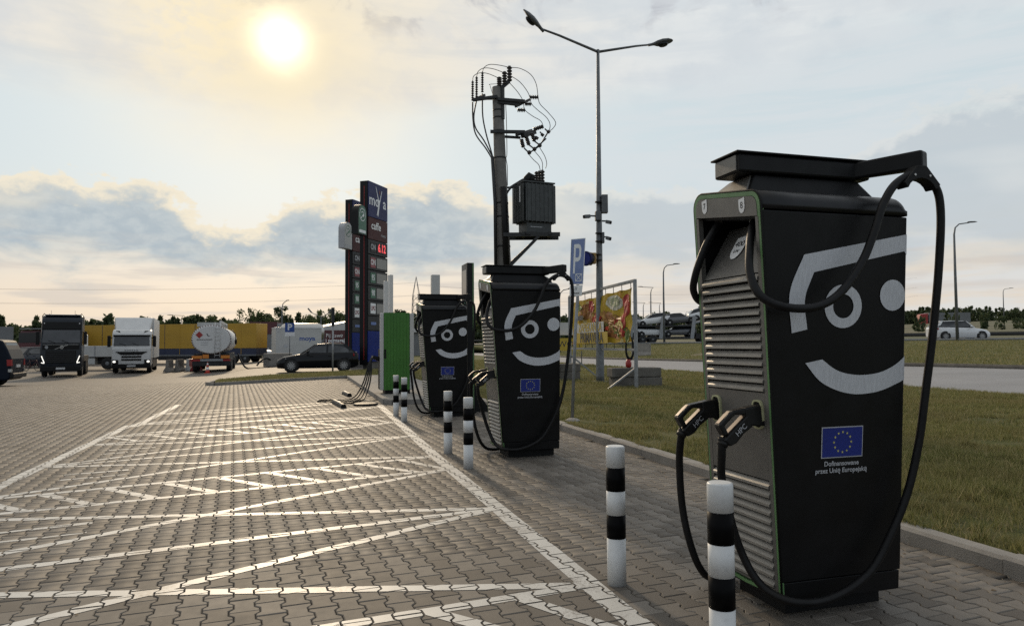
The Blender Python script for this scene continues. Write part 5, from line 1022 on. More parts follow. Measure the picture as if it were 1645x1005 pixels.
def ev_box(loc, lit, label):
    T = thing('charging_lightbox', label, 'lightbox', loc, AT); W_, H_ = .95, 1.72; pts = [(-W_ / 2, 0), (W_ / 2, 0), (W_ / 2, H_ - W_ / 2)] + [(W_ / 2 * math.cos(a), H_ - W_ / 2 + W_ / 2 * math.sin(a)) for a in [math.pi * i / 12 for i in range(1, 12)]] + [(-W_ / 2, H_ - W_ / 2)]
    m_ = MB(); m_.prism(pts, -.09, .34); bx = m_.build('box', 'totem_black' if not lit else 'text_grey', T); m_ = MB(); m_.face([(x * .88, -.094, .05 + z * .94) for x, z in pts]); fc = m_.build('face', 'fuel_green' if not lit else 'offwhite', T, fix=False)
    ink = 'label_white' if not lit else 'fuel_green'; cy = H_ - .58; m_ = MB(); nn = 28
    def ring(r0_, r1_, a0, a1):
        for i in range(nn):
            t0, t1 = a0 + (a1 - a0) * i / nn, a0 + (a1 - a0) * (i + 1) / nn; m_.face([(r1_ * math.cos(t0), -.099, cy + 1.15 * r1_ * math.sin(t0)), (r1_ * math.cos(t1), -.099, cy + 1.15 * r1_ * math.sin(t1)), (r0_ * math.cos(t1), -.099, cy + 1.15 * r0_ * math.sin(t1)), (r0_ * math.cos(t0), -.099, cy + 1.15 * r0_ * math.sin(t0))])
    ring(.29, .325, 0, 2 * math.pi); m_.build('logo_ring', ink, fc, fix=False); m_ = MB(); ring(.13, .17, .3, 2.6); m_.build('logo_cable', ink, fc, fix=False)
    m_ = MB(); m_.add([(.02, -.1, cy), (.16, -.1, cy + .10), (.18, -.1, cy - .06), (.05, -.1, cy - .14)], [(0, 1, 2, 3)]); m_.bar((-.2, -.1, cy - .25), (.03, -.1, cy - .03), .005, .05, (0, 0, 1)); m_.build('logo_plug', ink, fc, fix=False)
    MB().face([(-.36, -.099, .10), (.36, -.099, .10), (.36, -.099, .26), (-.36, -.099, .26)]).build('name_strip', 'label_white' if not lit else 'text_grey', fc, fix=False)
ev_box(P1 + Vector((-.42, -.62, 7.75)), False, 'dark green arched charging sign mounted on the edge of the nearer totem'); ev_box(Vector((2.85, 46.9, 7.7)), True, 'pale arched charging sign sticking out left of the totems')

# ------------------------------------------------------------------ green cabinet, black pillar and neighbours on the raised strip
GC = thing('power_cabinet', 'bright green charging cabinet with pale grey corner panels and four cables', 'charger', (2.17, 20.15, .10)); Wc, Dc, Hc = .92, .75, 2.28
MB().box(.03, Wc - .03, .03, Dc - .03, .10, Hc - .01).build('body', 'offwhite', GC, bevel=.04); MB().box(.12, Wc - .10, .06, Dc - .06, 0, .105).build('plinth', 'matte_black', GC)
for i in range(8):
    x = .075 + i * .0905; MB().box(x, x + .0870, -.002 - .004 * (i % 2), .03, .11, Hc + .004).build('front_rib', 'cab_green', GC)
MB().box(-.03, .07, -.015, .10, .11, Hc - .01).build('corner_panel', 'offwhite', GC, bevel=.02); MB().box(Wc - .115, Wc, -.015, .10, .11, Hc - .01).build('corner_panel', 'offwhite', GC, bevel=.02); MB().box(.085, .135, -.018, -.010, 1.0, 1.25).build('handle', 'matte_black', GC)
MB().box(-.02, .03, .15, .6, .12, 1.25).build('cable_column', 'matte_black', GC)
for i in range(4):
    y_ = .16 + i * .13; pts = [(-.04, y_, 1.02 - .05 * (i % 2)), (-.17, y_ - .02, 1.04), (-.26, y_ - .05, .93), (-.27 - .03 * i, y_ - .12, .62), (-.33 - .05 * i, y_ - .3, .30), (-.46 - .07 * i, y_ - .7, .04), (-.60 - .10 * i, y_ - 1.2, -.07), (-.85 - .10 * i, y_ - 1.4, -.075)]
    m_ = MB(); m_.tube(catmull(pts, 6), .021, 8); m_.build('charging_cable', 'rubber', GC); m_ = MB(); m_.bar((-.02, y_, 1.00 - .05 * (i % 2)), (-.22, y_ - .02, 1.04), .05, .08); m_.build('charging_plug', 'plug', GC)
def slab_post(loc, size, mt, label, nm='sign_pillar', rz=0.0, edge=None):
    T = thing(nm, label, 'pillar', loc, rz); w_, d_, h_ = size; MB().box(-w_ / 2, w_ / 2, -d_ / 2, d_ / 2, 0, h_).build('panel', mt, T, bevel=.01)
    MB().box(-w_ / 2 - .03, w_ / 2 + .03, -d_ / 2 - .03, d_ / 2 + .03, -.02, .04).build('base', 'matte_black', T)
    if edge: MB().box(w_ / 2 - .035, w_ / 2 - .012, -d_ / 2 - .006, -d_ / 2, .05, h_ - .01).build('edge_strip', edge, T)
    return T
bt = slab_post((3.52, 15.2, 0), (.155, .55, 3.24), 'totem_black', 'slim black pillar with a green edge line between the two far chargers', edge='green_trim')
m_ = MB(); m_.face([(-.0795 - .001, -.2 + .4 * i[0], 2.55 + .55 * i[1]) for i in ((0, 0), (1, 0), (1, 1), (0, 1))]); m_.build('screen', 'glass', bt, fix=False); m_ = MB(); m_.lathe([(.16, -.10), (.16, -.082), (.11, -.081)], (0, 0.0, 2.28), 20, 'x'); m_.build('round_badge', 'fuel_green', bt)
m_ = MB(); m_.prism([(.08, 0), (.55, 0), (.42, .14), (.26, .36), (.14, .62), (.08, .85)], -.02, .02); m_.build('curved_fin', 'matte_black', bt)
slab_post((3.48, 18.9, .1), (.22, .20, 3.25), 'offwhite', 'pale grey square pillar rising behind the farthest black charger')
slab_post((2.66, 23.3, .1), (.16, .06, 3.45), 'white', 'shorter of two slim white boards behind the green cabinet', 'sign_board', R(30)); slab_post((2.88, 23.9, .1), (.16, .10, 3.72), 'white', 'taller of two slim white boards behind the green cabinet', 'sign_board', R(30)); 
# rubber wheel stops
def wheel_stop(x, y, rz, n, label):
    T = thing('wheel_stop', label, 'wheel stop', (x, y, 0), rz, 'black rubber wheel stops')
    for i in range(n):
        m_ = MB(); m_.prism([(-.075, 0), (.075, 0), (.055, .07), (.03, .10), (-.03, .10), (-.055, .07)], i * .56 + .012, i * .56 + .548); m_.build('rubber_segment', 'rubber', T, bevel=.008)
        if i % 2: MB().box(-.03, .03, i * .56 + .1, i * .56 + .45, .1005, .103).build('reflector', 'text_grey', T)
wheel_stop(.98, 17.1, R(5), 3, 'long black wheel stop in three pieces beside the cable ends'); wheel_stop(1.36, 20.9, R(5), 2, 'shorter black wheel stop near the kerb corner')
m_ = MB(); m_.lathe([(.30, 0), (.30, .035), (.26, .045)], (0, 0, 0), 20); o = m_.build('cable_mat', 'rubber'); o.location = (1.55, 17.85, .004); tag(o, 'flat round black cable pad lying on the paving by the wheel stop', 'mat')
m_ = MB(); m_.tube(catmull([(1.3, 18.2, .03), (1.0, 18.6, .03), (.7, 19.0, .03), (.45, 19.2, .03), (.55, 19.6, .03), (1.0, 19.3, .03), (1.4, 18.6, .03)], 6), .022, 6); o = m_.build('loose_cable', 'rubber'); tag(o, 'loop of black cable lying across the paving behind the long wheel stop', 'cable')
# ================================================================== VEHICLES
def wheel(parent, x, y, z, r_, w_, axis='x', rim='rim', side=1, spokes=0):
    """wheel as tyre and rim; axis is the axle"""
    hub = bpy.data.objects.new('wheel', None); C.objects.link(hub); hub.parent = parent; hub.location = (x, y, z)
    m_ = MB(); m_.lathe([(r_ * .66, -w_ / 2), (r_ * .93, -w_ / 2), (r_, -w_ * .32), (r_, w_ * .32), (r_ * .93, w_ / 2), (r_ * .66, w_ / 2)], (0, 0, 0), 20, axis); m_.build('tyre', 'tyre', hub)
    m_ = MB(); s_ = side * w_ / 2
    if spokes:
        m_.lathe([(r_ * .67, s_ * .9), (r_ * .62, s_ * 1.04), (r_ * .58, s_ * .9)], (0, 0, 0), 20, axis); m_.lathe([(r_ * .16, s_ * .8), (r_ * .16, s_ * 1.02)], (0, 0, 0), 10, axis)
        for k in range(spokes):
            a = 2 * math.pi * k / spokes; p = {'x': lambda q, t: (q, t * math.cos(a), t * math.sin(a)), 'y': lambda q, t: (t * math.cos(a), q, t * math.sin(a))}[axis]; m_.bar(p(s_ * .95, r_ * .1), p(s_ * .95, r_ * .62), .03, .05)
    else: m_.lathe([(r_ * .66, s_ * .9), (r_ * .5, s_ * .75), (r_ * .3, s_ * 1.02), (r_ * .12, s_ * 1.05)], (0, 0, 0), 16, axis)
    m_.build('rim', rim, hub); return hub

def build_car(T, paint, L=4.4, W=1.8, H=1.45, style='hatch', detail=True):
    """a car along x (nose at -x), wheels on z = 0"""
    h = L / 2; wh = W / 2; R_ = .32 * (H / 1.45) if style != 'suv' else .36
    belt = H * .64; sill = .20
    # stations: x, half width, top of the body shell, underside
    st = [(-h, .62, .50, .30), (-h + .06, .80, .66, .22), (-h + .35, .93, belt - .20, sill), (-h + .95, 1.0, belt - .09, sill), (-h + 1.35, 1.0, belt - .02, sill), (0, 1.0, belt + .01, sill), (h - 1.0, 1.0, belt + .05, sill), (h - .35, .96, belt + .08, sill), (h - .08, .86, belt + .06, .28), (h, .74, belt - .10, .36)]
    if style == 'sedan': st[-3:] = [(h - .45, .95, belt + .08, sill), (h - .08, .84, belt + .04, .28), (h, .72, belt - .14, .36)]
    rings = []
    for x, wf, zt, z0 in st:
        w_ = wh * wf; zm = z0 + (zt - z0) * .55
        rings.append([(x, -w_ * .90, z0), (x, -w_ * .99, z0 + .10), (x, -w_, zm), (x, -w_ * .965, zt - .06), (x, -w_ * .88, zt), (x, 0, zt + .03), (x, w_ * .88, zt), (x, w_ * .965, zt - .06), (x, w_, zm), (x, w_ * .99, z0 + .10), (x, w_ * .90, z0)])
    m_ = MB(); m_.loft(rings); body = m_.build('body', paint, T)
    # glasshouse
    ends = {'hatch': (-h + 1.22, -h + 2.05, h - .78, h - .14), 'suv': (-h + 1.20, -h + 1.85, h - .66, h - .14), 'sedan': (-h + 1.25, -h + 2.0, h - 1.35, h - .70)}[style]
    a0, a1, b1, b0 = ends; tw = wh * .68; bw = wh * .90; zr = H - .045; mid = (a1 + b1) / 2
    def gring(x, w_, z): return (x, w_, z)
    g = MB(); zb_ = belt - .01
    bot = [(a0, -bw * .8, zb_), (a0 + .25, -bw, zb_), (b0 - .1, -bw, zb_ + .06), (b0, -bw * .8, zb_ + .06), (b0, bw * .8, zb_ + .06), (b0 - .1, bw, zb_ + .06), (a0 + .25, bw, zb_), (a0, bw * .8, zb_)]
    tp = [(a1, -tw * .9, zr - .02), (a1 + .15, -tw, zr), (b1 - .1, -tw, zr - .01), (b1, -tw * .9, zr - .03), (b1, tw * .9, zr - .03), (b1 - .1, tw, zr - .01), (a1 + .15, tw, zr), (a1, tw * .9, zr - .02)]
    g.loft([bot, tp], smooth=False); g.build('glasshouse', 'car_glass', T)
    rf = MB(); rr_ = []
    for x, z, wf in ((a1 - .06, zr - .035, .93), (a1 + .15, zr + .008, 1.0), (mid, zr + .045, 1.01), (b1 - .1, zr + .012, 1.0), (b1 + .07, zr - .03, .95)): rr_.append([(x, -tw * wf - .015, z - .03), (x, -tw * wf * .75, z + .008), (x, 0, z + .018), (x, tw * wf * .75, z + .008), (x, tw * wf + .015, z - .03), (x, 0, z - .05)])
    rf.loft(rr_); rf.build('roof', paint, T)
    if detail:
        for s_ in (-1, 1):
            for (xa, xb, wd) in ((a0 + .12, a1 + .02, .05), (mid - .15, mid - .12, .06), (b0 - .07, b1 - .02, .16 if style != 'sedan' else .10)):
                p = MB(); p.bar((xa, s_ * (bw + .004), zb_ + .01), (xb, s_ * (tw + .006), zr - .02), .02, wd, (1, 0, 0)); p.build('pillar', paint, T)
            ml = MB(); ml.sphere((a0 + .45, s_ * (wh + .08), belt + .10), .10, 8, 6, 1.0, .9, .7); ml.build('mirror', paint, T)
            hl = MB(); hl.loft([[(-h + .10, s_ * wh * .60, .60), (-h + .10, s_ * wh * .60, .69), (-h + .03, s_ * wh * .5, .68), (-h + .03, s_ * wh * .5, .6)], [(-h + .52, s_ * (wh * .955), .68), (-h + .52, s_ * (wh * .955), .77), (-h + .44, s_ * wh * .86, .775), (-h + .44, s_ * wh * .86, .70)]]); hl.build('headlight', 'chrome', T)
            tl_ = MB(); tl_.loft([[(h - .30, s_ * wh * .965, belt - .16), (h - .30, s_ * wh * .965, belt + .01), (h - .32, s_ * wh * .90, belt + .01), (h - .32, s_ * wh * .90, belt - .16)], [(h + .005, s_ * wh * .70, belt - .18), (h - .03, s_ * wh * .70, belt - .02), (h - .06, s_ * wh * .62, belt - .02), (h - .03, s_ * wh * .62, belt - .18)]]); tl_.build('tail_light', 'tail_red', T)
            for xx in (-.45, .55): hd = MB(); hd.box(xx, xx + .20, s_ * wh * .985 - .012, s_ * wh * .985 + .012, belt - .16, belt - .125); hd.build('door_handle', paint, T)
        for s_ in (-1, 1):
            for xa, xb in ((a0 + .55, mid - .20), (mid - .08, b0 - .42)):
                fz = lambda x: min(1.0, max(0.12, (x - a0 - .2) / (a1 - a0))) if x < a1 else (1.0 if x < b1 - .1 else max(.15, 1 - (x - b1 + .1) / (b0 - b1 + .1)))
                def gp(x, f): return (x, s_ * (bw + (tw - bw) * f + .012), zb_ + .05 + (zr - zb_ - .10) * f)
                MB().face([gp(xa, .04), gp(xb, .04), gp(xb, fz(xb) * .94), gp((xa + xb) / 2, .95), gp(xa + .02, fz(xa) * .94)]).build('side_window', 'side_glass', T, fix=False)
        MB().box(-h - .012, -h + .05, -.34, .34, .40, .56).build('grille', 'matte_black', T); MB().box(-h - .02, -h + .02, -.26, .26, .30, .40).build('number_plate', 'plate_white', T)
    for xw in (-h + .80, h - .82):
        for s_ in (-1, 1):
            m_ = MB(); m_.lathe([(R_ + .055, -.012), (R_ + .055, .012)], (xw, s_ * (wh * .985), R_ + .01), 18, 'y'); m_.build('wheel_arch', 'matte_black', T); wheel(T, xw, s_ * (wh * .985 - .06), R_, R_, .20, 'y', 'rim', s_, 10 if detail else 0)
    return T
rgtA = math.atan2(rgt.y, rgt.x)
HB = thing('hatchback_car', 'black hatchback parked behind the grass island, nose to the left', 'car', (.98, 42.0, 0.0), rgtA + R(14)); build_car(HB, 'black_gloss', 4.45, 1.82, 1.58, 'hatch')
SUV = thing('suv_car', 'white SUV driving along the highway at the far right', 'car', (53.4, 46.9, 1.51), R(-22 + 180)); build_car(SUV, 'white_gloss', 4.5, 1.9, 1.66, 'suv')
WC = thing('sedan_car', 'small white car far behind, between the yellow truck and the white container', 'car', (-5.2, 101, 0), rgtA + R(160)); build_car(WC, 'white_gloss', 4.5, 1.8, 1.45, 'sedan')

def build_cab(T, paint, H=3.75, W=2.46, deflect=False, lit='v', accent=None, mark=None):
    """truck cab, nose at y = 0 facing -y"""
    wh = W / 2
    prof = [(.12, .42), (.02, .55), (.0, 1.0), (.03, 1.75), (.16, 2.05), (.42, 2.86), (.46, 3.0), (.62, H - .22), (.85, H - .06), (1.25, H), (2.25, H), (2.25, 1.0), (1.9, .85), (1.75, .55)] if not deflect else [(.12, .42), (.02, .55), (.0, 1.0), (.03, 1.70), (.12, 1.95), (.30, 2.62), (.38, 2.80), (.55, 3.0), (.9, 3.10), (2.1, 3.10), (2.1, 1.0), (1.9, .85), (1.75, .55)]
    m_ = MB(); m_.prism(prof, -wh, wh, 'x'); cab_ = m_.build('cab', paint, T, bevel=.09)
    z0, z1, ya, yb = (2.04, 2.84, .135, .40) if not deflect else (1.94, 2.60, .10, .285)
    m_ = MB(); m_.hexa([(-wh + .10, ya - .035, z0), (wh - .10, ya - .035, z0), (wh - .10, ya + .05, z0), (-wh + .10, ya + .05, z0), (-wh + .14, yb - .035, z1), (wh - .14, yb - .035, z1), (wh - .14, yb + .05, z1), (-wh + .14, yb + .05, z1)]); ws = m_.build('windscreen', 'truck_glass', T, bevel=.02)
    for xx in (-.35, .45): w_ = MB(); w_.bar((xx, ya - .05, z0 + .02), (xx - .42, ya - .01, z0 + .17), .02, .02); w_.build('wiper', 'matte_black', ws)
    if not deflect:
        m_ = MB(); m_.hexa([(-wh + .04, .36, z1 + .04), (wh - .04, .36, z1 + .04), (wh - .04, .46, z1 + .04), (-wh + .04, .46, z1 + .04), (-wh + .06, .47, 3.34), (wh - .06, .47, 3.34), (wh - .06, .58, 3.34), (-wh + .06, .58, 3.34)]); vz = m_.build('sun_visor', 'matte_black', T, bevel=.02)
        for s_ in (-1, 1): MB().sphere((s_ * (wh - .18), .43, 3.24), .035, 8, 6).build('marker_lamp', 'label_white', vz)
        for s_ in (-1, 1):
            m_ = MB(); m_.tube([(s_ * (wh - .25), .9, H - .05), (s_ * (wh - .10), .9, H + .10), (s_ * wh, .9, H - .05), (s_ * wh, 1.0, H - .5)], .03, 6); m_.build('roof_rail', 'matte_black', T); m_ = MB(); m_.tube([(s_ * .72, .95, H - .05), (s_ * .72, .95, H + .30)], .010, 5); m_.build('aerial', 'matte_black', T)
            m_ = MB(); m_.tube([(s_ * .80, .80, H - .10), (s_ * .80, .80, H + .02), (s_ * .80, 1.1, H + .02)], .06, 8); m_.build('air_horn', 'matte_black', T)
    else:
        m_ = MB(); m_.hexa([(-wh + .16, .85, 3.06), (wh - .16, .85, 3.06), (wh - .10, 2.05, 3.06), (-wh + .10, 2.05, 3.06), (-wh + .02, 1.75, 3.98), (wh - .02, 1.75, 3.98), (wh - .02, 2.05, 3.98), (-wh + .02, 2.05, 3.98)]); m_.build('roof_deflector', paint, T, bevel=.08)
        for s_ in (-1, 1): m_ = MB(); m_.hexa([(s_ * .72, .40, 2.82), (s_ * 1.05, .43, 2.82), (s_ * 1.05, .6, 2.82), (s_ * .72, .6, 2.82), (s_ * .80, .52, 3.0), (s_ * 1.02, .54, 3.0), (s_ * 1.02, .7, 3.0), (s_ * .80, .7, 3.0)]); m_.build('roof_lamp', 'glass', T)
        MB().box(-wh + .06, wh - .06, .18, .40, 2.60, 2.70).build('sun_visor', 'matte_black', T, bevel=.02)
    # nose
    if not deflect:
        MB().box(-.90, .90, -.03, .05, .85, 1.60).build('grille', 'matte_black', T, bevel=.02)
        for i in range(6): MB().box(-.86, .86, -.05, -.03, .89 + i * .12, .95 + i * .12).build('grille_slat', 'chassis', T)
        MB().box(-1.10, 1.10, -.015, .04, 1.66, 1.95).build('badge_panel', 'matte_black', T); m_ = MB(); m_.lathe([(.105, -.04), (.105, -.016), (.075, -.016), (.075, -.04)], (.05, 0, 1.80), 18, 'y'); m_.build('badge_ring', 'chrome', T); m_ = MB(); m_.bar((-.36, -.022, 1.68), (.42, -.022, 1.94), .012, .025); m_.build('badge_bar', 'chrome', T); MB().box(-1.05, 1.05, -.022, -.014, 1.945, 1.96).build('trim_strip', 'chrome', T)
        m_ = MB(); m_.lathe([(.10, -.03), (.10, -.012)], (-.85, 0, 1.80), 16, 'y'); m_.build('round_badge', 'galv_lt', T)
        for s_ in (-1, 1):
            hl = MB(); hl.bar((s_ * 1.13, -.045, 1.28), (s_ * .96, -.05, .86), .03, .055, (1, 0, 0)); hl.bar((s_ * .96, -.05, .845), (s_ * 1.14, -.05, .88), .03, .05); hl.build('headlight', 'headlamp', T); hs = MB(); hs.hexa([(s_ * .93, -.02, .82), (s_ * 1.20, -.02, .86), (s_ * 1.20, .1, .86), (s_ * .93, .1, .82), (s_ * 1.12, -.02, 1.34), (s_ * 1.21, -.02, 1.34), (s_ * 1.21, .1, 1.34), (s_ * 1.12, .1, 1.34)]); hs.build('headlight_housing', 'glass', T)
    else:
        m_ = MB(); m_.hexa([(-.62, -.03, 1.30), (.62, -.03, 1.30), (.62, .05, 1.30), (-.62, .05, 1.30), (-1.0, -.02, 1.52), (1.0, -.02, 1.52), (1.0, .05, 1.52), (-1.0, .05, 1.52)]); m_.build('grille', 'matte_black', T)
        for z in (1.10, .90): MB().box(-.62, .62, -.03, .03, z, z + .12).build('grille_slat', 'matte_black', T)
        if True: m_ = MB(); [m_.box(-.42 + i * .145, -.33 + i * .145, -.012, .02, 1.60, 1.66) for i in range(6)]; m_.build('badge_letters', 'galv_lt', T)
        for s_ in (-1, 1):
            MB().box(min(s_ * .80, s_ * 1.19), max(s_ * .80, s_ * 1.19), -.03, .05, .66, .95).build('headlight_housing', 'glass', T, bevel=.02); m_ = MB(); m_.sphere((s_ * 1.06, -.035, .82), .085, 10, 8, 1.2, .4, .9); m_.build('headlight', 'headlamp', T)
    MB().box(-wh + .02, wh - .02, -.06, .25, .34, .66).build('bumper', 'matte_black', T, bevel=.05); MB().box(-.27, .27, -.075, -.06, .46, .58).build('number_plate', 'plate_white', T)
    for s_ in (-1, 1):
        m_ = MB(); m_.bar((s_ * wh, .35, 2.75 if not deflect else 2.5), (s_ * (wh + .22), .25, 2.7 if not deflect else 2.48), .05, .05); m_.build('mirror_arm', 'matte_black', T); z_ = 1.95 if not deflect else 1.85; MB().box(min(s_ * (wh + .08), s_ * (wh + .30)), max(s_ * (wh + .08), s_ * (wh + .30)), .22, .34, z_, z_ + .80).build('mirror', 'matte_black', T, bevel=.04)
        MB().box(min(s_ * (wh + .006), s_ * (wh - .02)), max(s_ * (wh + .006), s_ * (wh - .02)), .55, 1.5, 1.95, 2.75).build('side_window', 'glass', T)
        wheel(T, s_ * (wh - .16), 1.15, .50, .50, .30, 'x', 'galv', s_)
        m_ = MB(); m_.prism([(.6, .40), (.6, .85), (.85, 1.08), (1.45, 1.08), (1.72, .85), (1.72, .40), (1.66, .40), (1.66, .8), (1.4, 1.0), (.9, 1.0), (.68, .8), (.68, .40)], s_ * (wh - .30), s_ * (wh + .01), 'x'); m_.build('wheel_arch', 'matte_black', T)
V1 = thing('truck', 'dark truck facing the camera with glowing angular running lights', 'truck', (-14.4, 50.8, zl(-14.4, 50.8)), R(10.5)); build_cab(V1, 'truck_dark'); V1.scale = (.90, 1, 1.04); MB().box(-1.08, 1.08, .75, 2.2, 3.74, 3.80).build('roof_panel', 'galv_lt', V1, bevel=.03)
MB().box(-.45, .45, 2.2, 6.2, .55, .95).build('chassis', 'chassis', V1); MB().box(-1.2, 1.2, 2.45, 6.4, .9, 1.25).build('deck', 'chassis', V1)
for yy in (4.4, 5.6):
    for s_ in (-1, 1): wheel(V1, s_ * 1.06, yy, .50, .50, .30, 'x', 'galv', s_)
V2 = thing('box_truck', 'white box truck facing the camera with lit round headlights', 'truck', (-11.4, 55.6, zl(-11.4, 55.6)), R(7)); build_cab(V2, 'white', deflect=True)
MB().box(-1.28, 1.28, 2.25, 9.4, 1.02, 3.98).build('box_body', 'white', V2, bevel=.03); MB().box(-.45, .45, 2.1, 9.2, .6, 1.0).build('chassis', 'chassis', V2); MB().box(1.05, 1.24, 2.3, 6.0, .35, 1.0).build('side_skirt', 'chassis', V2); MB().box(-1.24, -1.05, 2.3, 6.0, .35, 1.0).build('side_skirt', 'chassis', V2)
for yy in (6.9, ):
    for s_ in (-1, 1): wheel(V2, s_ * 1.08, yy, .50, .50, .32, 'x', 'galv', s_)
# white dropside truck behind, side on
V3 = thing('dropside_truck', 'white dropside truck standing between the dark truck and the box truck', 'truck', (-16.3, 67.0, zl(-16.3, 67)), rgtA + R(6)); MB().box(-1.2, 3.3, -1.2, 1.2, 1.05, 1.95).build('dropside_body', 'offwhite', V3, bevel=.03)
for x in (-1.2, .3, 1.8, 3.25): MB().box(x, x + .06, -1.225, -1.2, 1.05, 1.97).build('body_post', 'galv_lt', V3)
m_ = MB(); m_.prism([(-1.3, .7), (-3.3, .7), (-3.45, 1.6), (-3.2, 2.6), (-2.9, 3.0), (-1.7, 3.1), (-1.3, 2.9)], -1.2, 1.2); m_.build('cab', 'white', V3, bevel=.06); MB().box(-3.0, -2.2, -1.215, -1.2, 1.85, 2.6).build('side_window', 'glass', V3); MB().box(-1.3, 3.2, -.45, .45, .7, 1.0).build('chassis', 'chassis', V3); MB().box(-.9, .3, -1.1, -.6, .45, .95).build('side_locker', 'offwhite', V3)
for x in (-2.5, 1.3, 2.5):
    for s_ in (-1, 1): wheel(V3, x, s_ * 1.03, .5, .5, .3, 'y', 'galv', s_)
# long trailers with tarpaulins
def trailer(loc, rz, L_, top, split, mats, label, nm='semi_trailer', H0=.95):
    T = thing(nm, label, 'trailer', loc, rz); up, lo = mats
    MB().box(0, L_, 0, 2.5, split, top).build('tarpaulin', up, T, bevel=.02)
    if lo: MB().box(0, L_, .01, 2.49, H0, split - .004).build('lower_tarpaulin', lo, T)
    MB().box(0, L_, .02, 2.48, H0 - .16, H0 - .004).build('side_rail', 'galv', T); MB().box(.3, L_ - .2, .8, 1.7, H0 - .5, H0 - .165).build('chassis', 'chassis', T); MB().box(L_ * .2, L_ * .6, .05, .15, .35, H0 - .2).build('side_guard', 'chassis', T)
    for k in range(8): MB().box(k * L_ / 8 + .04, k * L_ / 8 + .09, -.012, 0, H0, top - .05).build('strap', up if k % 2 else (lo or up), T)
    for x in (L_ - 1.3, L_ - 2.6, L_ - 3.9):
        for y_ in (.2, 2.3): wheel(T, x, y_, .5, .5, .34, 'y', 'galv', -1 if y_ < 1 else 1)
    return T
a_ = math.atan2(81.86 - 87.88, -4.57 + 17.77)
trailer((-17.7, 87.6, zl(-17.7, 87)), a_, 14.4, 4.3, 1.62, ('yellow_tarp', 'navy_tarp'), 'long yellow and navy trailer parked behind the tanker'); trailer((-27.5, 90.5, -.4), a_ + R(4), 9.2, 4.25, 1.55, ('yellow_tarp', 'navy_tarp'), 'yellow trailer partly hidden behind the white box truck')
TC = thing('tractor_unit', 'white tractor cab at the right end of the yellow trailer', 'truck', (-3.05, 81.7, zl(-4, 81)), a_); m_ = MB(); m_.prism([(0, .9), (0, 3.3), (.3, 3.7), (1.5, 3.6), (1.85, 2.6), (2.0, 1.6), (1.95, .5), (.2, .5)], 0, 2.45); m_.build('cab', 'white', TC, bevel=.06); MB().box(1.0, 1.7, -.012, 0, 1.9, 2.7).build('side_window', 'glass', TC)
for y_ in (.2, 2.25): wheel(TC, 1.1, y_, .5, .5, .3, 'y', 'galv', -1 if y_ < 1 else 1)
trailer((-33.0, 62.8, zl(-30, 63)), R(22), 11.4, 3.55, .95, ('grey_tarp', None), 'grey tarpaulin trailer at the left edge behind the van')
CO = thing('coach', 'dark red and black coach front far behind the dark truck', 'coach', (-26.3, 83.0, -.4), R(-18)); m_ = MB(); m_.prism([(0, .4), (0, 2.3), (.35, 3.6), (9, 3.7), (9, .4)], -1.25, 1.25, 'x'); m_.build('body', 'maroon', CO, bevel=.08); MB().box(-1.15, 1.15, -.03, .3, 2.35, 3.35).build('windscreen', 'glass', CO); MB().box(-1.2, 1.2, .1, 9, 3.72, 3.8).build('roof_strip', 'galv_lt', CO)
for s_ in (-1, 1): wheel(CO, s_ * 1.1, 2.0, .5, .5, .3, 'x', 'galv', s_)
BL = thing('pickup_truck', 'dark blue vehicle front between the van and the dark truck', 'car', (-24.0, 76.0, zl(-24, 76)), rgtA + R(70)); build_car(BL, 'navy_gloss', 5.0, 2.0, 1.9, 'suv')

# tanker seen from behind
TK = thing('tanker_truck', 'white oval fuel tanker seen from behind with orange plates', 'truck', (-5.95, 53.4, zl(-6, 53.4)), R(2.5))
def oval(y, k=1.0): return [(1.29 * k * math.cos(a), y, 2.30 + 1.02 * k * math.copysign(abs(math.sin(a)) ** .9, math.sin(a))) for a in [2 * math.pi * i / 40 for i in range(40)]]
m_ = MB(); m_.loft([oval(.0, .90), oval(.05, .97), oval(.14, 1.0), oval(5, 1.0), oval(9.5, 1.0), oval(9.7, .93)]); tk_ = m_.build('tank', 'white', TK)
for k in range(44):
    a0, a1 = 2 * math.pi * k / 44, 2 * math.pi * (k + .55) / 44; pp = lambda a, r_, y: (1.29 * r_ * math.cos(a), y, 2.30 + 1.02 * r_ * math.copysign(abs(math.sin(a)) ** .9, math.sin(a))); MB().face([pp(a0, .955, .03), pp(a1, .955, .03), pp(a1, 1.002, .12), pp(a0, 1.002, .12)]).map(lambda p: p + Vector((0, -.015, 0))).build('reflective_mark', 'maroon', tk_, fix=False)
MB().box(-.95, .62, .35, 8.8, 3.22, 3.50).build('walkway_coaming', 'offwhite', TK); MB().box(.50, .62, .2, 8.8, 3.22, 3.62).build('walkway_rail', 'white', TK)
m_ = MB(); m_.face([(-.78 + .24 * x, -.012, 2.62 + .24 * z) for x, z in ((0, -1), (1, 0), (0, 1), (-1, 0))]); m_.build('hazard_diamond', 'red', tk_, fix=False)
m_ = MB(); m_.bar((-.30, -.012, 2.72), (-.22, -.012, 2.55), .01, .05, (1, 0, 0)); m_.bar((-.22, -.012, 2.54), (-.12, -.012, 2.54), .01, .04); m_.build('hazard_sign', 'label_ink', tk_, fix=False)
for x0, x1, z in ((-.95, .05, 2.30), (-.70, -.20, 2.18), (-.68, -.22, 2.06), (-.68, -.22, 1.93)): MB().box(x0, x1, -.014, -.011, z - (.022 if z > 2.2 else .012), z + (.022 if z > 2.2 else .012)).build('caption_line', 'label_ink' if z > 2.2 else 'text_grey', tk_, fix=False)
ld = MB()
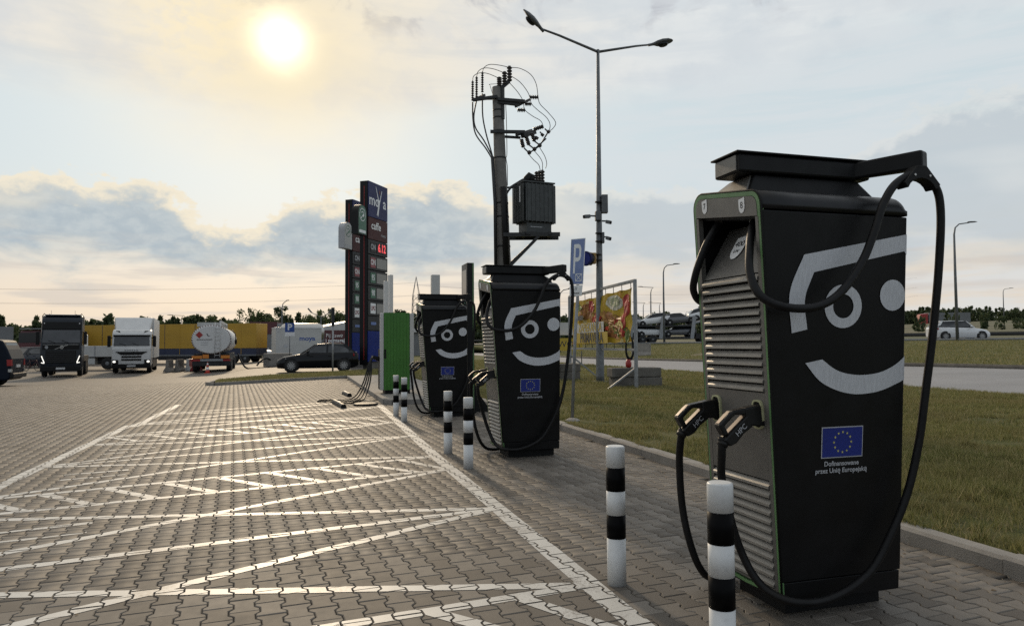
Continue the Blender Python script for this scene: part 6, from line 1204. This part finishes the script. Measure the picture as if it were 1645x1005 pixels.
for x in (.22, .56): ld.tube([(x, -.06, 1.05), (x, -.06, 3.15), (x, .2, 3.5)], .02, 6)
for i in range(8): ld.tube([(.22, -.06, 1.2 + i * .27), (.56, -.06, 1.2 + i * .27)], .014, 6)
ld.build('ladder', 'white', TK)
MB().box(-1.22, 1.22, .02, .35, .45, .80).build('rear_bumper', 'chassis', TK, bevel=.03); MB().box(-1.25, 1.25, 0.0, .1, .80, .92).build('lamp_bar', 'tail_red', TK); MB().box(-.7, .75, -.02, .02, .80, .95).build('bumper_plate', 'galv_lt', TK); MB().box(-1.24, -.58, -.03, .02, .98, 1.18).build('orange_plate', 'orange_plate', TK); MB().box(-.55, -.15, -.03, .02, 1.0, 1.26).build('orange_plate', 'orange_plate', TK); MB().box(.62, 1.2, -.03, .02, .98, 1.20).build('orange_plate', 'orange_plate', TK); MB().box(-1.15, 1.15, .3, 9.2, .75, 1.3).build('chassis', 'chassis', TK)
MB().box(-.6, .55, -.025, .02, .48, .68).build('rear_grating', 'dark_steel', TK)
for yy in (1.3, 2.6, 7.5):
    for s_ in (-1, 1): wheel(TK, s_ * 1.10, yy, .5, .5, .32, 'x', 'galv', s_)
m_ = MB(); m_.tube([(1.25, 1.5, 3.0), (1.5, 1.2, 2.7), (1.55, 1.0, 2.2)], .03, 6); m_.sphere((1.55, 1.0, 2.15), .14, 8, 6, .6, 1, 1.5); m_.build('mirror', 'matte_black', TK)
m_ = MB(); m_.tube(catmull([(-4.3, 54.6, .9), (-4.0, 54.2, .3), (-3.6, 53.8, -.12), (-2.6, 53.6, -.10), (-1.9, 53.4, -.05)], 6), .06, 8); o = m_.build('fuel_hose', 'rubber'); tag(o, 'black fuel hose running from the tanker along the paving', 'hose')
m_ = MB(); m_.tube(catmull([(-3.0, 54.2, 0.05), (-2.75, 54.3, .35), (-2.4, 54.6, .55), (-2.1, 54.8, .45)], 6), .06, 8); o = m_.build('filler_hose', 'rubber'); tag(o, 'short curved black pipe rising by the concrete filler box', 'hose')
m_ = MB(); m_.prism([(-1.0, 0), (1.0, 0), (1.0, .95), (-1.0, .95)], -.5, .5); o = m_.build('filler_box', 'concrete', None, bevel=.03); o.location = (-1.6, 55.4, -.05); tag(o, 'low concrete filler box left of the black hatchback', 'box')
# cone and barriers
CN = thing('traffic_cone', 'red and white traffic cone behind the tanker', 'cone', (-6.05, 52.3, zl(-6, 52.3))); MB().box(-.19, .19, -.19, .19, 0, .04).build('base', 'cone_orange', CN)
for z0, z1, mt in ((.04, .22, 'cone_orange'), (.22, .40, 'label_white'), (.40, .56, 'cone_orange'), (.56, .68, 'label_white'), (.68, .76, 'cone_orange')): m_ = MB(); rz_ = lambda z: .15 - .125 * z / .76; m_.lathe([(rz_(z0), z0), (rz_(z1), z1)], (0, 0, 0), 14); m_.build('band', mt, CN)
jersey((-9.2, 57.2, -.4), R(-10), 1.0, 'concrete', 'leftmost grey concrete barrier between box truck and tanker', 1.0); jersey((-8.65, 58.1, -.4), R(-12), 1.2, 'concrete', 'second grey concrete barrier, next to the red and white ones'); 
jersey((-8.05, 58.9, -.4), R(-12), 1.0, 'white', 'white plastic barrier beside the red one'); jersey((-7.6, 58.9, -.4), R(-12), 1.2, 'red', 'red plastic barrier beside the tanker')
# van at the left edge
VN = thing('van', 'dark blue van cut off by the left edge, tail lights visible', 'van', (-11.75, 35.6, zl(-11.75, 35.6)), rgtA + R(20))
m_ = MB(); prof = [(0.0, .32), (0.05, 1.15), (-.10, 1.55), (-.28, 1.92), (-.6, 1.98), (-3.0, 1.97), (-3.7, 1.75), (-4.3, 1.15), (-4.9, .98), (-5.0, .4), (-4.9, .25), (-.1, .25)]; m_.prism(prof, -.95, .95); m_.build('body', 'van_paint', VN, bevel=.07)
m_ = MB(); m_.hexa([(.03, -.78, 1.12), (.03, .78, 1.12), (-.05, .78, 1.12), (-.05, -.78, 1.12), (-.22, -.72, 1.82), (-.22, .72, 1.82), (-.30, .72, 1.82), (-.30, -.72, 1.82)]); m_.build('rear_window', 'truck_glass', VN); MB().box(-.02, .14, -.93, .93, .34, .54).build('bumper', 'matte_black', VN, bevel=.04)
for s_ in (-1, 1): m_ = MB(); m_.hexa([(-.10, s_ * .955, .86), (.06, s_ * .955, .86), (.06, s_ * .80, .86), (-.10, s_ * .80, .86), (-.12, s_ * .955, 1.12), (.05, s_ * .955, 1.12), (.05, s_ * .80, 1.12), (-.12, s_ * .80, 1.12)]); m_.build('tail_light', 'tail_red', VN); m_ = MB(); m_.hexa([(-.06, s_ * .957, .60), (.065, s_ * .957, .60), (.065, s_ * .80, .60), (-.06, s_ * .80, .60), (-.06, s_ * .957, .72), (.065, s_ * .957, .72), (.065, s_ * .80, .72), (-.06, s_ * .80, .72)]); m_.build('reversing_light', 'chrome', VN)
for x in (-.95, -4.0):
    for s_ in (-1, 1): m_ = MB(); m_.lathe([(.41, -.012), (.41, .012)], (x, s_ * .948, .36), 18, 'y'); m_.build('wheel_arch', 'matte_black', VN); wheel(VN, x, s_ * .88, .34, .34, .22, 'y', 'rim', s_)
MB().box(-.07, .05, -.26, .26, .78, .90).map(lambda p: p + Vector((.015, 0, 0))).build('number_plate', 'plate_white', VN)
# bicycle leaning behind the van
BK = thing('bicycle', 'red bicycle standing behind the dark blue van', 'bicycle', (-20.3, 64.6, -.4), rgtA)
for x in (-.52, .52):
    m_ = MB(); m_.tube([(x + .34 * math.cos(a), 0, .34 + .34 * math.sin(a)) for a in [2 * math.pi * i / 24 for i in range(25)]], .022, 6); wl = m_.build('wheel', 'tyre', BK); m_ = MB()
    for i in range(8): a = math.pi * i / 8; m_.tube([(x + .33 * math.cos(a), 0, .34 + .33 * math.sin(a)), (x - .33 * math.cos(a), 0, .34 - .33 * math.sin(a))], .004, 4)
    m_.build('spokes', 'galv', wl)
m_ = MB()
for a, b in (((-.52, 0, .34), (-.08, 0, .32)), ((-.52, 0, .34), (-.18, 0, .80)), ((-.08, 0, .32), (-.22, 0, .90)), ((-.08, 0, .32), (.38, 0, .78)), ((-.20, 0, .80), (.36, 0, .84)), ((.36, 0, .90), (.52, 0, .34))): m_.tube([a, b], .022, 6)
m_.build('frame', 'maroon', BK); MB().box(-.36, -.10, -.06, .06, .90, .95).build('saddle', 'matte_black', BK); m_ = MB(); m_.tube([(.36, 0, .90), (.34, 0, 1.02), (.44, -.25, 1.05)], .015, 6); m_.tube([(.34, 0, 1.02), (.44, .25, 1.05)], .015, 6); m_.build('handlebar', 'matte_black', BK)

# ------------------------------------------------------------------ background buildings and boards
CT = thing('site_container', 'white site container lettered moya behind the black hatchback', 'container', (-2.3, 72.8, 0), math.atan2(.83, 4.23)); MB().box(0, 4.4, 0, 2.4, .12, 3.15).build('wall', 'offwhite', CT, bevel=.03); MB().box(-.03, 4.43, -.03, 2.43, 3.15, 3.25).build('roof_edge', 'white', CT); MB().box(.05, 4.35, .05, 2.35, 0, .12).build('skid', 'dark_steel', CT)
lettering('container_text', 'moya', .62, lambda u, v: (3.0 + u * 1.15, -.01, 2.15 + v), 'sign_blue2', CT, bold=.012); MB().box(.75, 1.1, -.012, -.006, 1.3, 1.55).build('small_notice', 'text_grey', CT); MB().box(.15, .27, -.012, -.006, 2.75, 2.87).build('vent', 'text_grey', CT)
BB = thing('billboard', 'dark red coffee billboard behind the fuel price totem', 'billboard', (2.35, 74.5, 0), R(14)); MB().box(0, 4.4, 0, .12, .55, 3.0).build('board', 'maroon', BB); lettering('board_text', 'Pij kawę', .52, lambda u, v: (1.0 + u, -.008, 2.45 + v), 'label_white', BB); lettering('board_text', 'i pomagaj!', .52, lambda u, v: (1.15 + u, -.008, 1.95 + v), 'label_white', BB, bold=.010)
for z in (1.45, 1.28): MB().box(.1, 3.2, -.008, -.003, z, z + .04).build('board_line', 'text_grey', BB)
m_ = MB(); m_.face([(2.5 + .9 * math.cos(a) + .5, -.008, 2.2 + .5 * math.sin(a) * (1 + .3 * math.cos(3 * a))) for a in [2 * math.pi * i / 24 for i in range(24)]]); m_.build('board_picture', mat('board_pink', (.20, .09, .09), .5), BB, fix=False)
for x in (.2, 2.2, 4.2): m_ = MB(); m_.tube([(x, .2, 0), (x, .2, 3.0)], .05, 6); m_.build('post', 'galv', BB)
HS = thing('station_building', 'low building with pale pitched roof behind the billboard', 'building', (1.5, 86, 0), R(10)); MB().box(0, 14, 0, 9, 0, 3.0).build('wall', 'grey_tarp', HS); m_ = MB(); m_.prism([(-.4, 3.0), (14.4, 3.0), (14.4, 3.15), (5, 4.5), (-.4, 3.35)], -.4, 9.4); m_.build('roof', 'tin', HS)
for x in (1.5, 4.5, 7.5, 10.5): w_ = MB().box(x, x + 1.6, -.05, 0, 1.0, 2.2).build('window', 'glass', HS)
HT = thing('workshop_building', 'grey hall with a dark red upper band beside the yellow trailer', 'building', (-7.5, 118, 0), R(-6)); MB().box(0, 6.4, 0, 10, 0, 3.3).build('wall', 'grey_tarp', HT); MB().box(-.1, 4.0, -.1, 10, 3.3, 5.2).build('upper_band', 'maroon', HT); MB().box(4.0, 6.5, -.1, 10, 3.3, 4.9).build('pale_band', 'galv_lt', HT); MB().box(.8, 2.2, -.05, 0, .2, 2.6).build('gate', 'glass', HT)
GT = thing('silver_tank', 'shiny silver tank top showing above the white container', 'tank', (.2, 79, 0), R(10)); m_ = MB(); m_.lathe([(.2, -2.3), (.8, -2.1), (1.0, -1.6), (1.0, 1.6), (.8, 2.1), (.2, 2.3)], (0, 0, 2.85), 20, 'x'); m_.build('shell', 'chrome', GT)
for x in (-1.3, 1.3): MB().box(x - .15, x + .15, -.7, .7, 0, 2.0).build('saddle', 'concrete', GT)
# small parking sign and lamp-like posts on the left
S2 = thing('small_parking_sign', 'small royal blue parking sign in front of the white container', 'sign', (-.73, 52.5, 0), -YAW * .3); m_ = MB(); m_.tube([(0, 0, 0), (0, 0, 3.05)], .03, 8); m_.build('post', 'galv', S2); p_ = MB().box(-.32, .32, -.05, -.03, 2.42, 3.06).build('plate', 'sign_blue2', S2); lettering('plate_letter', 'P', .62, lambda u, v: (u, -.056, 2.75 + v), 'label_white', p_, bold=.02); MB().box(-.33, .33, -.05, -.03, 2.14, 2.40).build('lower_plate', 'label_white', S2)
PT = thing('steel_post', 'grey post with a dark top standing on the grass before the hatchback', 'post', (1.62, 38.2, .09)); m_ = MB(); m_.tube([(0, 0, 0), (0, 0, 2.45)], .045, 8); m_.build('shaft', 'galv_lt', PT); MB().box(-.08, .08, -.06, .06, 2.4, 3.35).build('head', 'totem_dark', PT)
YB = thing('fence_banner', 'small yellow banner on the verge seen between the two far chargers', 'banner', (14.0, 42.5, .12), R(-10)); MB().box(0, 3.2, -.02, 0, .9, 1.7).build('sheet', 'banner_yellow', YB); lettering('sheet_text', 'PALIWO', .55, lambda u, v: (1.6 + u, -.026, 1.3 + v), 'label_ink', YB)
for x in (.05, 3.15): m_ = MB(); m_.tube([(x, .03, 0), (x, .03, 1.8)], .03, 6); m_.build('post', 'galv', YB)
MB().box(-.3, 3.4, .5, .7, 1.9, 2.7).build('white_board', 'offwhite', YB)

# ------------------------------------------------------------------ highway: rails, lamps, car transporter, lorry
GR = thing('guard_rail', 'long steel guard rail along the near edge of the highway', 'guard rail', (0, 0, 0)); rp_ = catmull(rail, 8); rp_ = [p for p in rp_ if -5 < p.y < 125]
m_ = MB(); m_.loft([[(p.x - .55, p.y, p.z - .15), (p.x - .62, p.y, p.z - .08), (p.x - .55, p.y, p.z + .0), (p.x - .62, p.y, p.z + .08), (p.x - .55, p.y, p.z + .15), (p.x - .50, p.y, p.z + .0)] for p in rp_]); m_.build('rail', 'galv', GR)
tot = 0; pb = MB().box(-.06, .06, -.05, .05, -.2, .75).build('rail_post', 'galv', GR); first = True
for a, b in zip(rp_, rp_[1:]):
    n_ = max(1, int((b - a).length / 2.0))
    for i in range(n_):
        p = a.lerp(b, i / n_)
        if first: pb.location = (p.x - .5, p.y, p.z - .6); first = False; continue
        o = bpy.data.objects.new('rail_post', pb.data); C.objects.link(o); o.parent = GR; o.location = (p.x - .5, p.y, p.z - .6)
MR = thing('median_rail', 'far guard rail in the middle of the highway', 'guard rail', (0, 0, 0))
for dd_ in (11.6, 14.4): m_ = MB(); m_.loft([[(p.x + nrm.x * dd_, p.y + nrm.y * dd_, 1.5 + z) for z in (.45, .60, .78)] + [(p.x + nrm.x * dd_ + .1, p.y + nrm.y * dd_, 1.5 + z) for z in (.78, .45)] for p in rp_]); m_.build('rail', 'dark_steel', MR)
def road_lamp(loc, h, reach, label, rz=None):
    T = thing('road_lamp', label, 'street lamp', loc, rgtA if rz is None else rz, 'single-armed highway lamps'); m_ = MB(); m_.tube([(0, 0, 0), (0, 0, h * .6), (0.02, 0, h - .9), (.12, 0, h - .35), (.45, 0, h - .05), (reach * .8, 0, h + .06)], [.13, .10, .075, .06, .05, .045], 8); m_.build('shaft', 'galv', T); m_ = MB(); m_.loft([[(reach * t, w_ * math.cos(a), h + .08 + k_ * math.sin(a) + .04 * t) for a in [2 * math.pi * i / 8 for i in range(8)]] for t, w_, k_ in ((.72, .05, .04), (.85, .15, .07), (1.05, .16, .06), (1.2, .05, .02))]); m_.build('lamp_head', 'lamp_grey', T)
road_lamp((50.85, 44.7, 1.4), 9.6, 1.6, 'highway lamp at the far right beside the white SUV'); road_lamp((39.4, 72.0, 1.3), 9.0, 1.6, 'highway lamp standing in front of the car transporter'); road_lamp((52.1, 99.3, 1.5), 8.6, -1.7, 'highway lamp behind the car transporter, arm to the left'); road_lamp((69.5, 135.9, 1.5), 8.5, -2.0, 'small distant highway lamp right of the food banner'); road_lamp((26.3, 70.6, .3), 6.9, 1.3, 'distant lamp just right of the middle charger'); road_lamp((120, 205, 2.5), 9.0, 2.2, 'tiny distant highway lamp next to the nearest charger'); road_lamp((82, 152, 2.0), 9.0, -2.2, 'tiny distant highway lamp above the car transporter'); road_lamp((150, 120, 4.0), 9.0, 2.0, 'tiny distant lamp at the right edge by the trees')
road_lamp((-2.4, 99.8, 0), 7.4, .8, 'thin lamp post above the white container'); road_lamp((-21, 142, 0), 7.1, -2.2, 'distant lamp above the yellow trailer')
DL = thing('twin_lamp', 'distant twin-armed lamp left of the fuel price totems', 'street lamp', (3.3, 124, 0), rgtA); m_ = MB(); m_.tube([(0, 0, 0), (0, 0, 6.2)], .09, 6); m_.tube([(0, 0, 6.1), (-1.6, 0, 7.0)], .06, 6); m_.tube([(0, 0, 6.1), (1.3, 0, 6.9)], .06, 6); m_.build('shaft', 'galv', DL); m_ = MB(); m_.bar((-1.6, 0, 7.0), (-2.2, 0, 7.7), .3, .2); m_.build('lamp_head', 'lamp_grey', DL); m_ = MB(); m_.bar((1.3, 0, 6.9), (1.9, 0, 7.7), .3, .2); m_.build('lamp_head', 'lamp_grey', DL)
CTt = (41.5, 76.6, 1.45); ca_ = rgtA + R(0)
CR = thing('car_transporter', 'car transporter on the highway loaded with cars', 'truck', CTt, ca_)
for x in (-3.9, -.3, 3.4, 5.6):
    for y_ in (-1.2, 1.2): m_ = MB(); m_.bar((x, y_, .5), (x + .35, y_, 3.2), .12, .42, (1, 0, 0)); m_.build('deck_post', 'galv_lt', CR)
MB().box(-5.6, 3.6, -1.2, 1.2, .55, .72).build('lower_deck', 'dark_steel', CR); MB().box(-5.4, 3.8, -1.2, 1.2, 1.95, 2.10).build('upper_deck', 'dark_steel', CR); m_ = MB(); m_.hexa([(3.9, -1.2, 2.3), (6.6, -1.2, 3.0), (6.6, 1.2, 3.0), (3.9, 1.2, 2.3), (3.9, -1.2, 2.45), (6.6, -1.2, 3.15), (6.6, 1.2, 3.15), (3.9, 1.2, 2.45)]); m_.build('cab_deck', 'galv_lt', CR)
m_ = MB(); m_.prism([(6.3, .5), (8.3, .5), (8.4, 1.5), (8.0, 2.7), (6.4, 2.8)], -1.2, 1.2); m_.build('cab', 'white', CR, bevel=.06); MB().box(7.0, 7.8, -1.215, -1.2, 1.7, 2.4).build('side_window', 'glass', CR); MB().box(3.9, 6.2, -1.1, 1.1, .5, 1.1).build('chassis', 'chassis', CR)
for x in (-2.4, -1.2, 4.8, 7.3):
    for y_ in (-1.0, 1.0): wheel(CR, x, y_, .48, .48, .3, 'y', 'galv', -1 if y_ < 0 else 1)
def loaded(dx, dz, paint, rz, style, label, tilt=0.0):
    p = Vector(CTt) + Vector((math.cos(ca_) * dx, math.sin(ca_) * dx, dz)); T = thing('transported_car', label, 'car', p, ca_ + rz, 'cars on the transporter'); T.rotation_euler = (0, tilt, ca_ + rz); build_car(T, paint, 4.2, 1.75, 1.42, style, False)
loaded(-4.5, 2.11, 'silver_car', 0, 'hatch', 'silver car at the rear of the transporter upper deck', R(8)); loaded(-1.0, 2.11, 'white_gloss', 0, 'hatch', 'white car in the middle of the transporter upper deck', R(-6)); loaded(2.2, 2.2, 'grey_car', R(180), 'suv', 'dark grey car on the upper deck behind the lamp post', R(6)); loaded(5.4, 2.95, 'white_gloss', R(180), 'hatch', 'white car tilted above the transporter cab', R(14))
loaded(-7.6, 2.0, 'grey_car', 0, 'suv', 'grey car hanging over the tail of the transporter', R(12)); loaded(-4.4, .74, 'white_gloss', 0, 'suv', 'white car at the rear of the transporter lower deck'); loaded(-1.2, .74, 'white_gloss', R(180), 'hatch', 'white car in the middle of the transporter lower deck'); loaded(2.0, .74, 'grey_car', 0, 'hatch', 'dark car at the front of the transporter lower deck')
LR = thing('lorry', 'red lorry with a grey trailer far across the field', 'truck', (167, 156.3, 5.6), rgtA); MB().box(0, 11.5, -1.2, 1.2, .9, 3.7).build('trailer_box', 'grey_tarp', LR); m_ = MB(); m_.prism([(-.3, .6), (-2.5, .6), (-2.6, 1.8), (-2.3, 3.2), (-.3, 3.5)], -1.2, 1.2); m_.build('cab', 'red', LR)
for x in (-1.6, 7.5, 9): wheel(LR, x, -1.0, .5, .5, .3, 'y', 'galv', -1)
# lattice mast and overhead lines
LT = thing('lattice_mast', 'far lattice power mast above the farthest charger', 'mast', (26, 166, 0)); m_ = MB(); Hm = 17.5
for sx, sy in ((-1, -1), (1, -1), (1, 1), (-1, 1)): m_.tube([(sx * 1.2, sy * 1.2, 0), (sx * .75, sy * .75, 13), (0, 0, Hm)], .07, 4)
for i in range(9):
    z0, z1 = i * 1.45, (i + 1) * 1.45; k0, k1 = 1.2 - .45 * z0 / 13, 1.2 - .45 * z1 / 13
    for (a, b) in (((-1, -1), (1, -1)), ((1, -1), (1, 1)), ((1, 1), (-1, 1)), ((-1, 1), (-1, -1))): m_.tube([(a[0] * k0, a[1] * k0, z0), (b[0] * k1, b[1] * k1, z1)], .04, 4); m_.tube([(b[0] * k0, b[1] * k0, z0), (a[0] * k1, a[1] * k1, z1)], .04, 4)
m_.build('lattice', 'galv', LT)
def line_(a, b, sag, label, r_=.022):
    a, b = Vector(a), Vector(b); m_ = MB(); m_.tube([a.lerp(b, t) - Vector((0, 0, sag * 4 * t * (1 - t))) for t in [i / 24 for i in range(25)]], r_, 4); o = m_.build('overhead_line', 'wire'); tag(o, label, 'wire', 'overhead power lines')
line_((-75, 120, 10.2), (26, 166, 16.0), 1.2, 'upper overhead wire crossing the sky on the left'); line_((-75, 122, 8.3), (26, 166, 13.0), 1.2, 'lower overhead wire crossing the sky on the left'); line_((26, 166, 15.5), (210, 200, 24.0), 4, 'upper overhead wire crossing the sky on the right'); line_((26, 166, 13.5), (210, 200, 20.5), 4, 'middle overhead wire on the right'); line_((26, 166, 12.0), (210, 200, 17.5), 4, 'lowest overhead wire on the right')

# ------------------------------------------------------------------ trees
def tree_mesh(seed, H_, rx, kind):
    r_ = np.random.RandomState(seed); n = 1500; cl = 26
    cz = H_ * (.30 + .62 * r_.rand(cl)); prof = np.sqrt(np.clip(1 - ((cz / H_ - .58) / .46) ** 2, .08, 1)) if kind == 'round' else np.clip(1.15 - cz / H_, .08, 1); a = r_.uniform(0, 2 * np.pi, cl); rad = rx * prof * np.sqrt(r_.rand(cl)) * .85
    cx, cy = rad * np.cos(a), rad * np.sin(a); cr = rx * (.24 + .22 * r_.rand(cl)) * np.clip(prof, .35, 1)
    k = r_.randint(0, cl, n); d = r_.normal(size=(n, 3)); d /= np.linalg.norm(d, axis=1)[:, None]; rr_ = cr[k] * (r_.rand(n) ** .45)
    P = np.stack([cx[k], cy[k], cz[k]], 1) + d * rr_[:, None] * np.array([1, 1, .85]); s_ = H_ * .022 * r_.uniform(.6, 1.5, n)
    u = r_.normal(size=(n, 3)); u /= np.linalg.norm(u, axis=1)[:, None]; v = np.cross(u, r_.normal(size=(n, 3))); v /= np.linalg.norm(v, axis=1)[:, None]
    q4 = np.stack([P - u * s_[:, None], P + v * s_[:, None] * .6, P + u * s_[:, None], P - v * s_[:, None] * .6], 1).reshape(-1, 3)
    me = bpy.data.meshes.new('crown'); me.from_pydata(q4.tolist(), [], [(4 * i, 4 * i + 1, 4 * i + 2, 4 * i + 3) for i in range(n)]); me.update(); me.materials.append(M['leaf' if seed % 2 else 'leaf2'])
    t = MB(); t.tube([(0, 0, -.5), (.03, 0, H_ * .35), (0, .05, H_ * .85)], [H_ * .022, H_ * .016, H_ * .005], 6)
    for i in range(0, cl, 2): t.tube([(0, 0, cz[i] * .55), (cx[i], cy[i], cz[i])], [H_ * .008, H_ * .003], 4)
    tm = bpy.data.meshes.new('trunk'); tm.from_pydata(t.v, [], t.f); tm.update(); tm.materials.append(M['bark'])
    return me, tm
TM = [tree_mesh(11, 10, 3.2, 'round'), tree_mesh(12, 11, 2.6, 'round'), tree_mesh(13, 9, 3.4, 'round'), tree_mesh(14, 11, 2.3, 'cone'), tree_mesh(15, 10, 2.9, 'round')]
def plant(i, loc, s_, label, group):
    T = thing('tree', label, 'tree', loc, rnd.uniform(0, 6.28), group); T.scale = (s_, s_, s_ * rnd.uniform(.92, 1.1))
    for me_, nm in zip(TM[i], ('crown', 'trunk')): o = bpy.data.objects.new(nm, me_); C.objects.link(o); o.parent = T
def at_px(px, depth, z=0.0):
    s_ = (px - 822.5) / 1140 * depth; return (rgt * s_ + fwd * depth).xy
spots = [(245, 165, .80), (335, 170, .92), (372, 168, .86), (402, 165, 1.12), (421, 170, 1.02), (436, 168, .92), (452, 175, 1.08), (478, 180, .92), (497, 176, 1.0), (512, 180, 1.1), (530, 178, 1.22), (546, 182, 1.1), (566, 180, .95), (645, 178, 1.05)]
TREE_LABELS = ['tree showing above the roof of the white box truck', 'tree above the left half of the tanker', 'tree above the right end of the tanker', 'tall round tree above the right end of the yellow trailer', 'slender tree left of the thin lamp post', 'tree just left of the thin lamp post above the container', 'tall tree right behind the thin lamp post', 'narrow pointed tree above the moya lettering', 'rounded tree between the thin lamp post and the twin lamp', 'pointed tree directly behind the twin lamp', 'tallest tree just right of the twin lamp', 'tree behind the steel post with the dark top', 'pointed tree touching the left side of the totems', 'tree beside the distant mast behind the farthest charger']
for k, (px, d, s_) in enumerate(spots):
    xy = at_px(px, d); plant([0, 4, 2, 0, 1, 4, 1, 3, 2, 3, 0, 4, 3, 1][k], (xy.x, xy.y, -.6), s_, TREE_LABELS[k], 'trees behind the yard')
# far woods: one mass each
def woods(name, pts, n, h0, h1, seed, label_kind='stuff'):
    r_ = np.random.RandomState(seed); V_, F_ = [], []; vb = 0; allv = []
    src = []
    for me_, _ in TM:
        co = np.zeros(len(me_.vertices) * 3, np.float32); me_.vertices.foreach_get('co', co); src.append(co.reshape(-1, 4, 3)[::3] if len(src) < 9 else None)
    for i in range(n):
        t = r_.rand() * (len(pts) - 1); j = min(int(t), len(pts) - 2); f = t - j; p = np.array(pts[j]) * (1 - f) + np.array(pts[j + 1]) * f; p = p + np.array([r_.normal() * 5, r_.normal() * 8, 0]); s_ = r_.uniform(h0, h1) / 10; q_ = src[r_.randint(5)] * s_; c_ = q_.mean(1, keepdims=True); q_ = c_ + (q_ - c_) * 2.3; a = r_.uniform(0, 6.28); x = q_[..., 0] * np.cos(a) - q_[..., 1] * np.sin(a); y = q_[..., 0] * np.sin(a) + q_[..., 1] * np.cos(a); zz = q_[..., 2] * 1.35 - s_ * 4.4; allv.append(np.stack([x + p[0], y + p[1], np.where(zz < s_ * .3, zz * .4, zz) + p[2]], -1).reshape(-1, 3))
    A = np.concatenate(allv).astype(np.float32); nq = len(A) // 4; me = bpy.data.meshes.new(name); me.vertices.add(len(A)); me.vertices.foreach_set('co', A.ravel()); me.loops.add(nq * 4); me.loops.foreach_set('vertex_index', np.arange(nq * 4, dtype=np.int32)); me.polygons.add(nq); me.polygons.foreach_set('loop_start', (np.arange(nq) * 4).astype(np.int32)); me.update(calc_edges=True); me.materials.append(M['leaf2']); o = bpy.data.objects.new(name, me); C.objects.link(o); o['kind'] = 'stuff'; return o
P_ = lambda px, d, z: (*at_px(px, d), z)
woods('far_wood', [P_(-150, 210, -.5), P_(200, 210, -.5), P_(420, 205, -.5), P_(600, 205, -.3), P_(760, 210, .5), P_(930, 240, 1.5), P_(1120, 300, 5)], 420, 7.6, 11.5, 21)
woods('far_wood', [P_(1080, 330, 5), P_(1300, 340, 8.3), P_(1480, 360, 9.8), P_(1800, 380, 11)], 380, 6.5, 9.5, 22)
woods('roadside_bushes', [P_(1440, 120, 3.0), P_(1560, 118, 3.4), P_(1700, 120, 3.6)], 16, 2.0, 3.6, 23)
# ------------------------------------------------------------------ small litter: sand at the charger foot, dry leaves and weeds in the joints
def scatter(name, label_kind, n, sampler, size, material, seed, flat=True):
    r_ = np.random.RandomState(seed); V_, F_ = [], []
    for i in range(n):
        x, y, z = sampler(r_); s_ = size * r_.uniform(.4, 1.4); a = r_.uniform(0, 6.28); k = len(V_); ca, sa = math.cos(a) * s_, math.sin(a) * s_; h = s_ * (.25 if flat else .8)
        V_ += [(x - ca, y - sa, z), (x + sa * .6, y - ca * .6, z + h * .3), (x + ca, y + sa, z), (x - sa * .6, y + ca * .6, z + h)]; F_ += [(k, k + 1, k + 2), (k, k + 2, k + 3), (k, k + 1, k + 3), (k + 1, k + 2, k + 3)]
    me = bpy.data.meshes.new(name); me.from_pydata(V_, [], F_); me.update(); me.materials.append(material); o = bpy.data.objects.new(name, me); C.objects.link(o); o['kind'] = 'stuff'; return o
M['sand'] = mat('sand', (0.20, 0.165, 0.12), .95, 0, .2, 30)
M['leaflitter'] = mat('dry_leaves', (0.13, 0.085, 0.04), .8, 0, .4, 20)
def foot(r_):
    t = r_.rand(); cx, cy = [(2.455, 3.25), (2.52, 8.86), (2.53, 14.32)][r_.randint(3)]
    e_ = r_.randint(3)
    if e_ == 0: return cx + .06 + .7 * r_.rand(), cy + .105 - abs(r_.normal()) * .035, 0.0
    if e_ == 1: return cx + .09 - abs(r_.normal()) * .035, cy + .1 + .45 * r_.rand(), 0.0
    return cx + .72 + abs(r_.normal()) * .05, cy + .08 + .3 * r_.rand(), 0.0
scatter('sand_grains', '', 900, foot, .006, M['sand'], 31)
scatter('sand_grains', '', 1500, lambda r_: (4.28 - abs(r_.normal()) * .05, 1.5 + 16 * r_.rand(), 0.0), .006, M['sand'], 32)
scatter('leaf_litter', '', 160, lambda r_: (4.25 - abs(r_.normal()) * .35, 2.2 + 15 * r_.rand(), 0.002), .014, M['leaflitter'], 33)
scatter('leaf_litter', '', 120, lambda r_: (-4 + 8 * r_.rand(), 3 + 14 * r_.rand(), 0.003), .009, M['leaflitter'], 34)
# grass creeping over the kerb
def over(r_, n):
    Y = r_.uniform(2.0, 17.0, n); X = 4.435 - np.abs(r_.normal(size=n)) * .03; k = (np.sin(Y * 3.1) + np.sin(Y * 7.3 + 1) + np.sin(Y * 1.3)) > -.3; return X[k], Y[k], 0 * X[k] + .108
grass('kerb_grass', over, 9000, .02, .08, .003, 41, M['blade'])

# longer tufts and weeds scattered through the lawn
def tufts(r_, n):
    m_ = 900; cy = 2.4 + 24 * r_.rand(m_) ** 1.4; cx = 4.5 + (np.minimum(16.0, 5 + cy * .9) - 4.5) * r_.rand(m_); k = r_.randint(0, m_, n); X = cx[k] + r_.normal(size=n) * .035 * (1 + cy[k] / 12); Y = cy[k] + r_.normal(size=n) * .035 * (1 + cy[k] / 12); xn = np.interp(Y, ne[:, 1], ne[:, 0]); Z = 0.085 + (X - 4.42) / (xn - 4.42) * (np.interp(Y, ne[:, 1], ne[:, 2]) - 0.085); ok = (X > 4.44) & (X < xn); return X[ok], Y[ok], Z[ok]
grass('lawn_tufts', tufts, 60000, .06, .15, .005, 51, M['blade'])
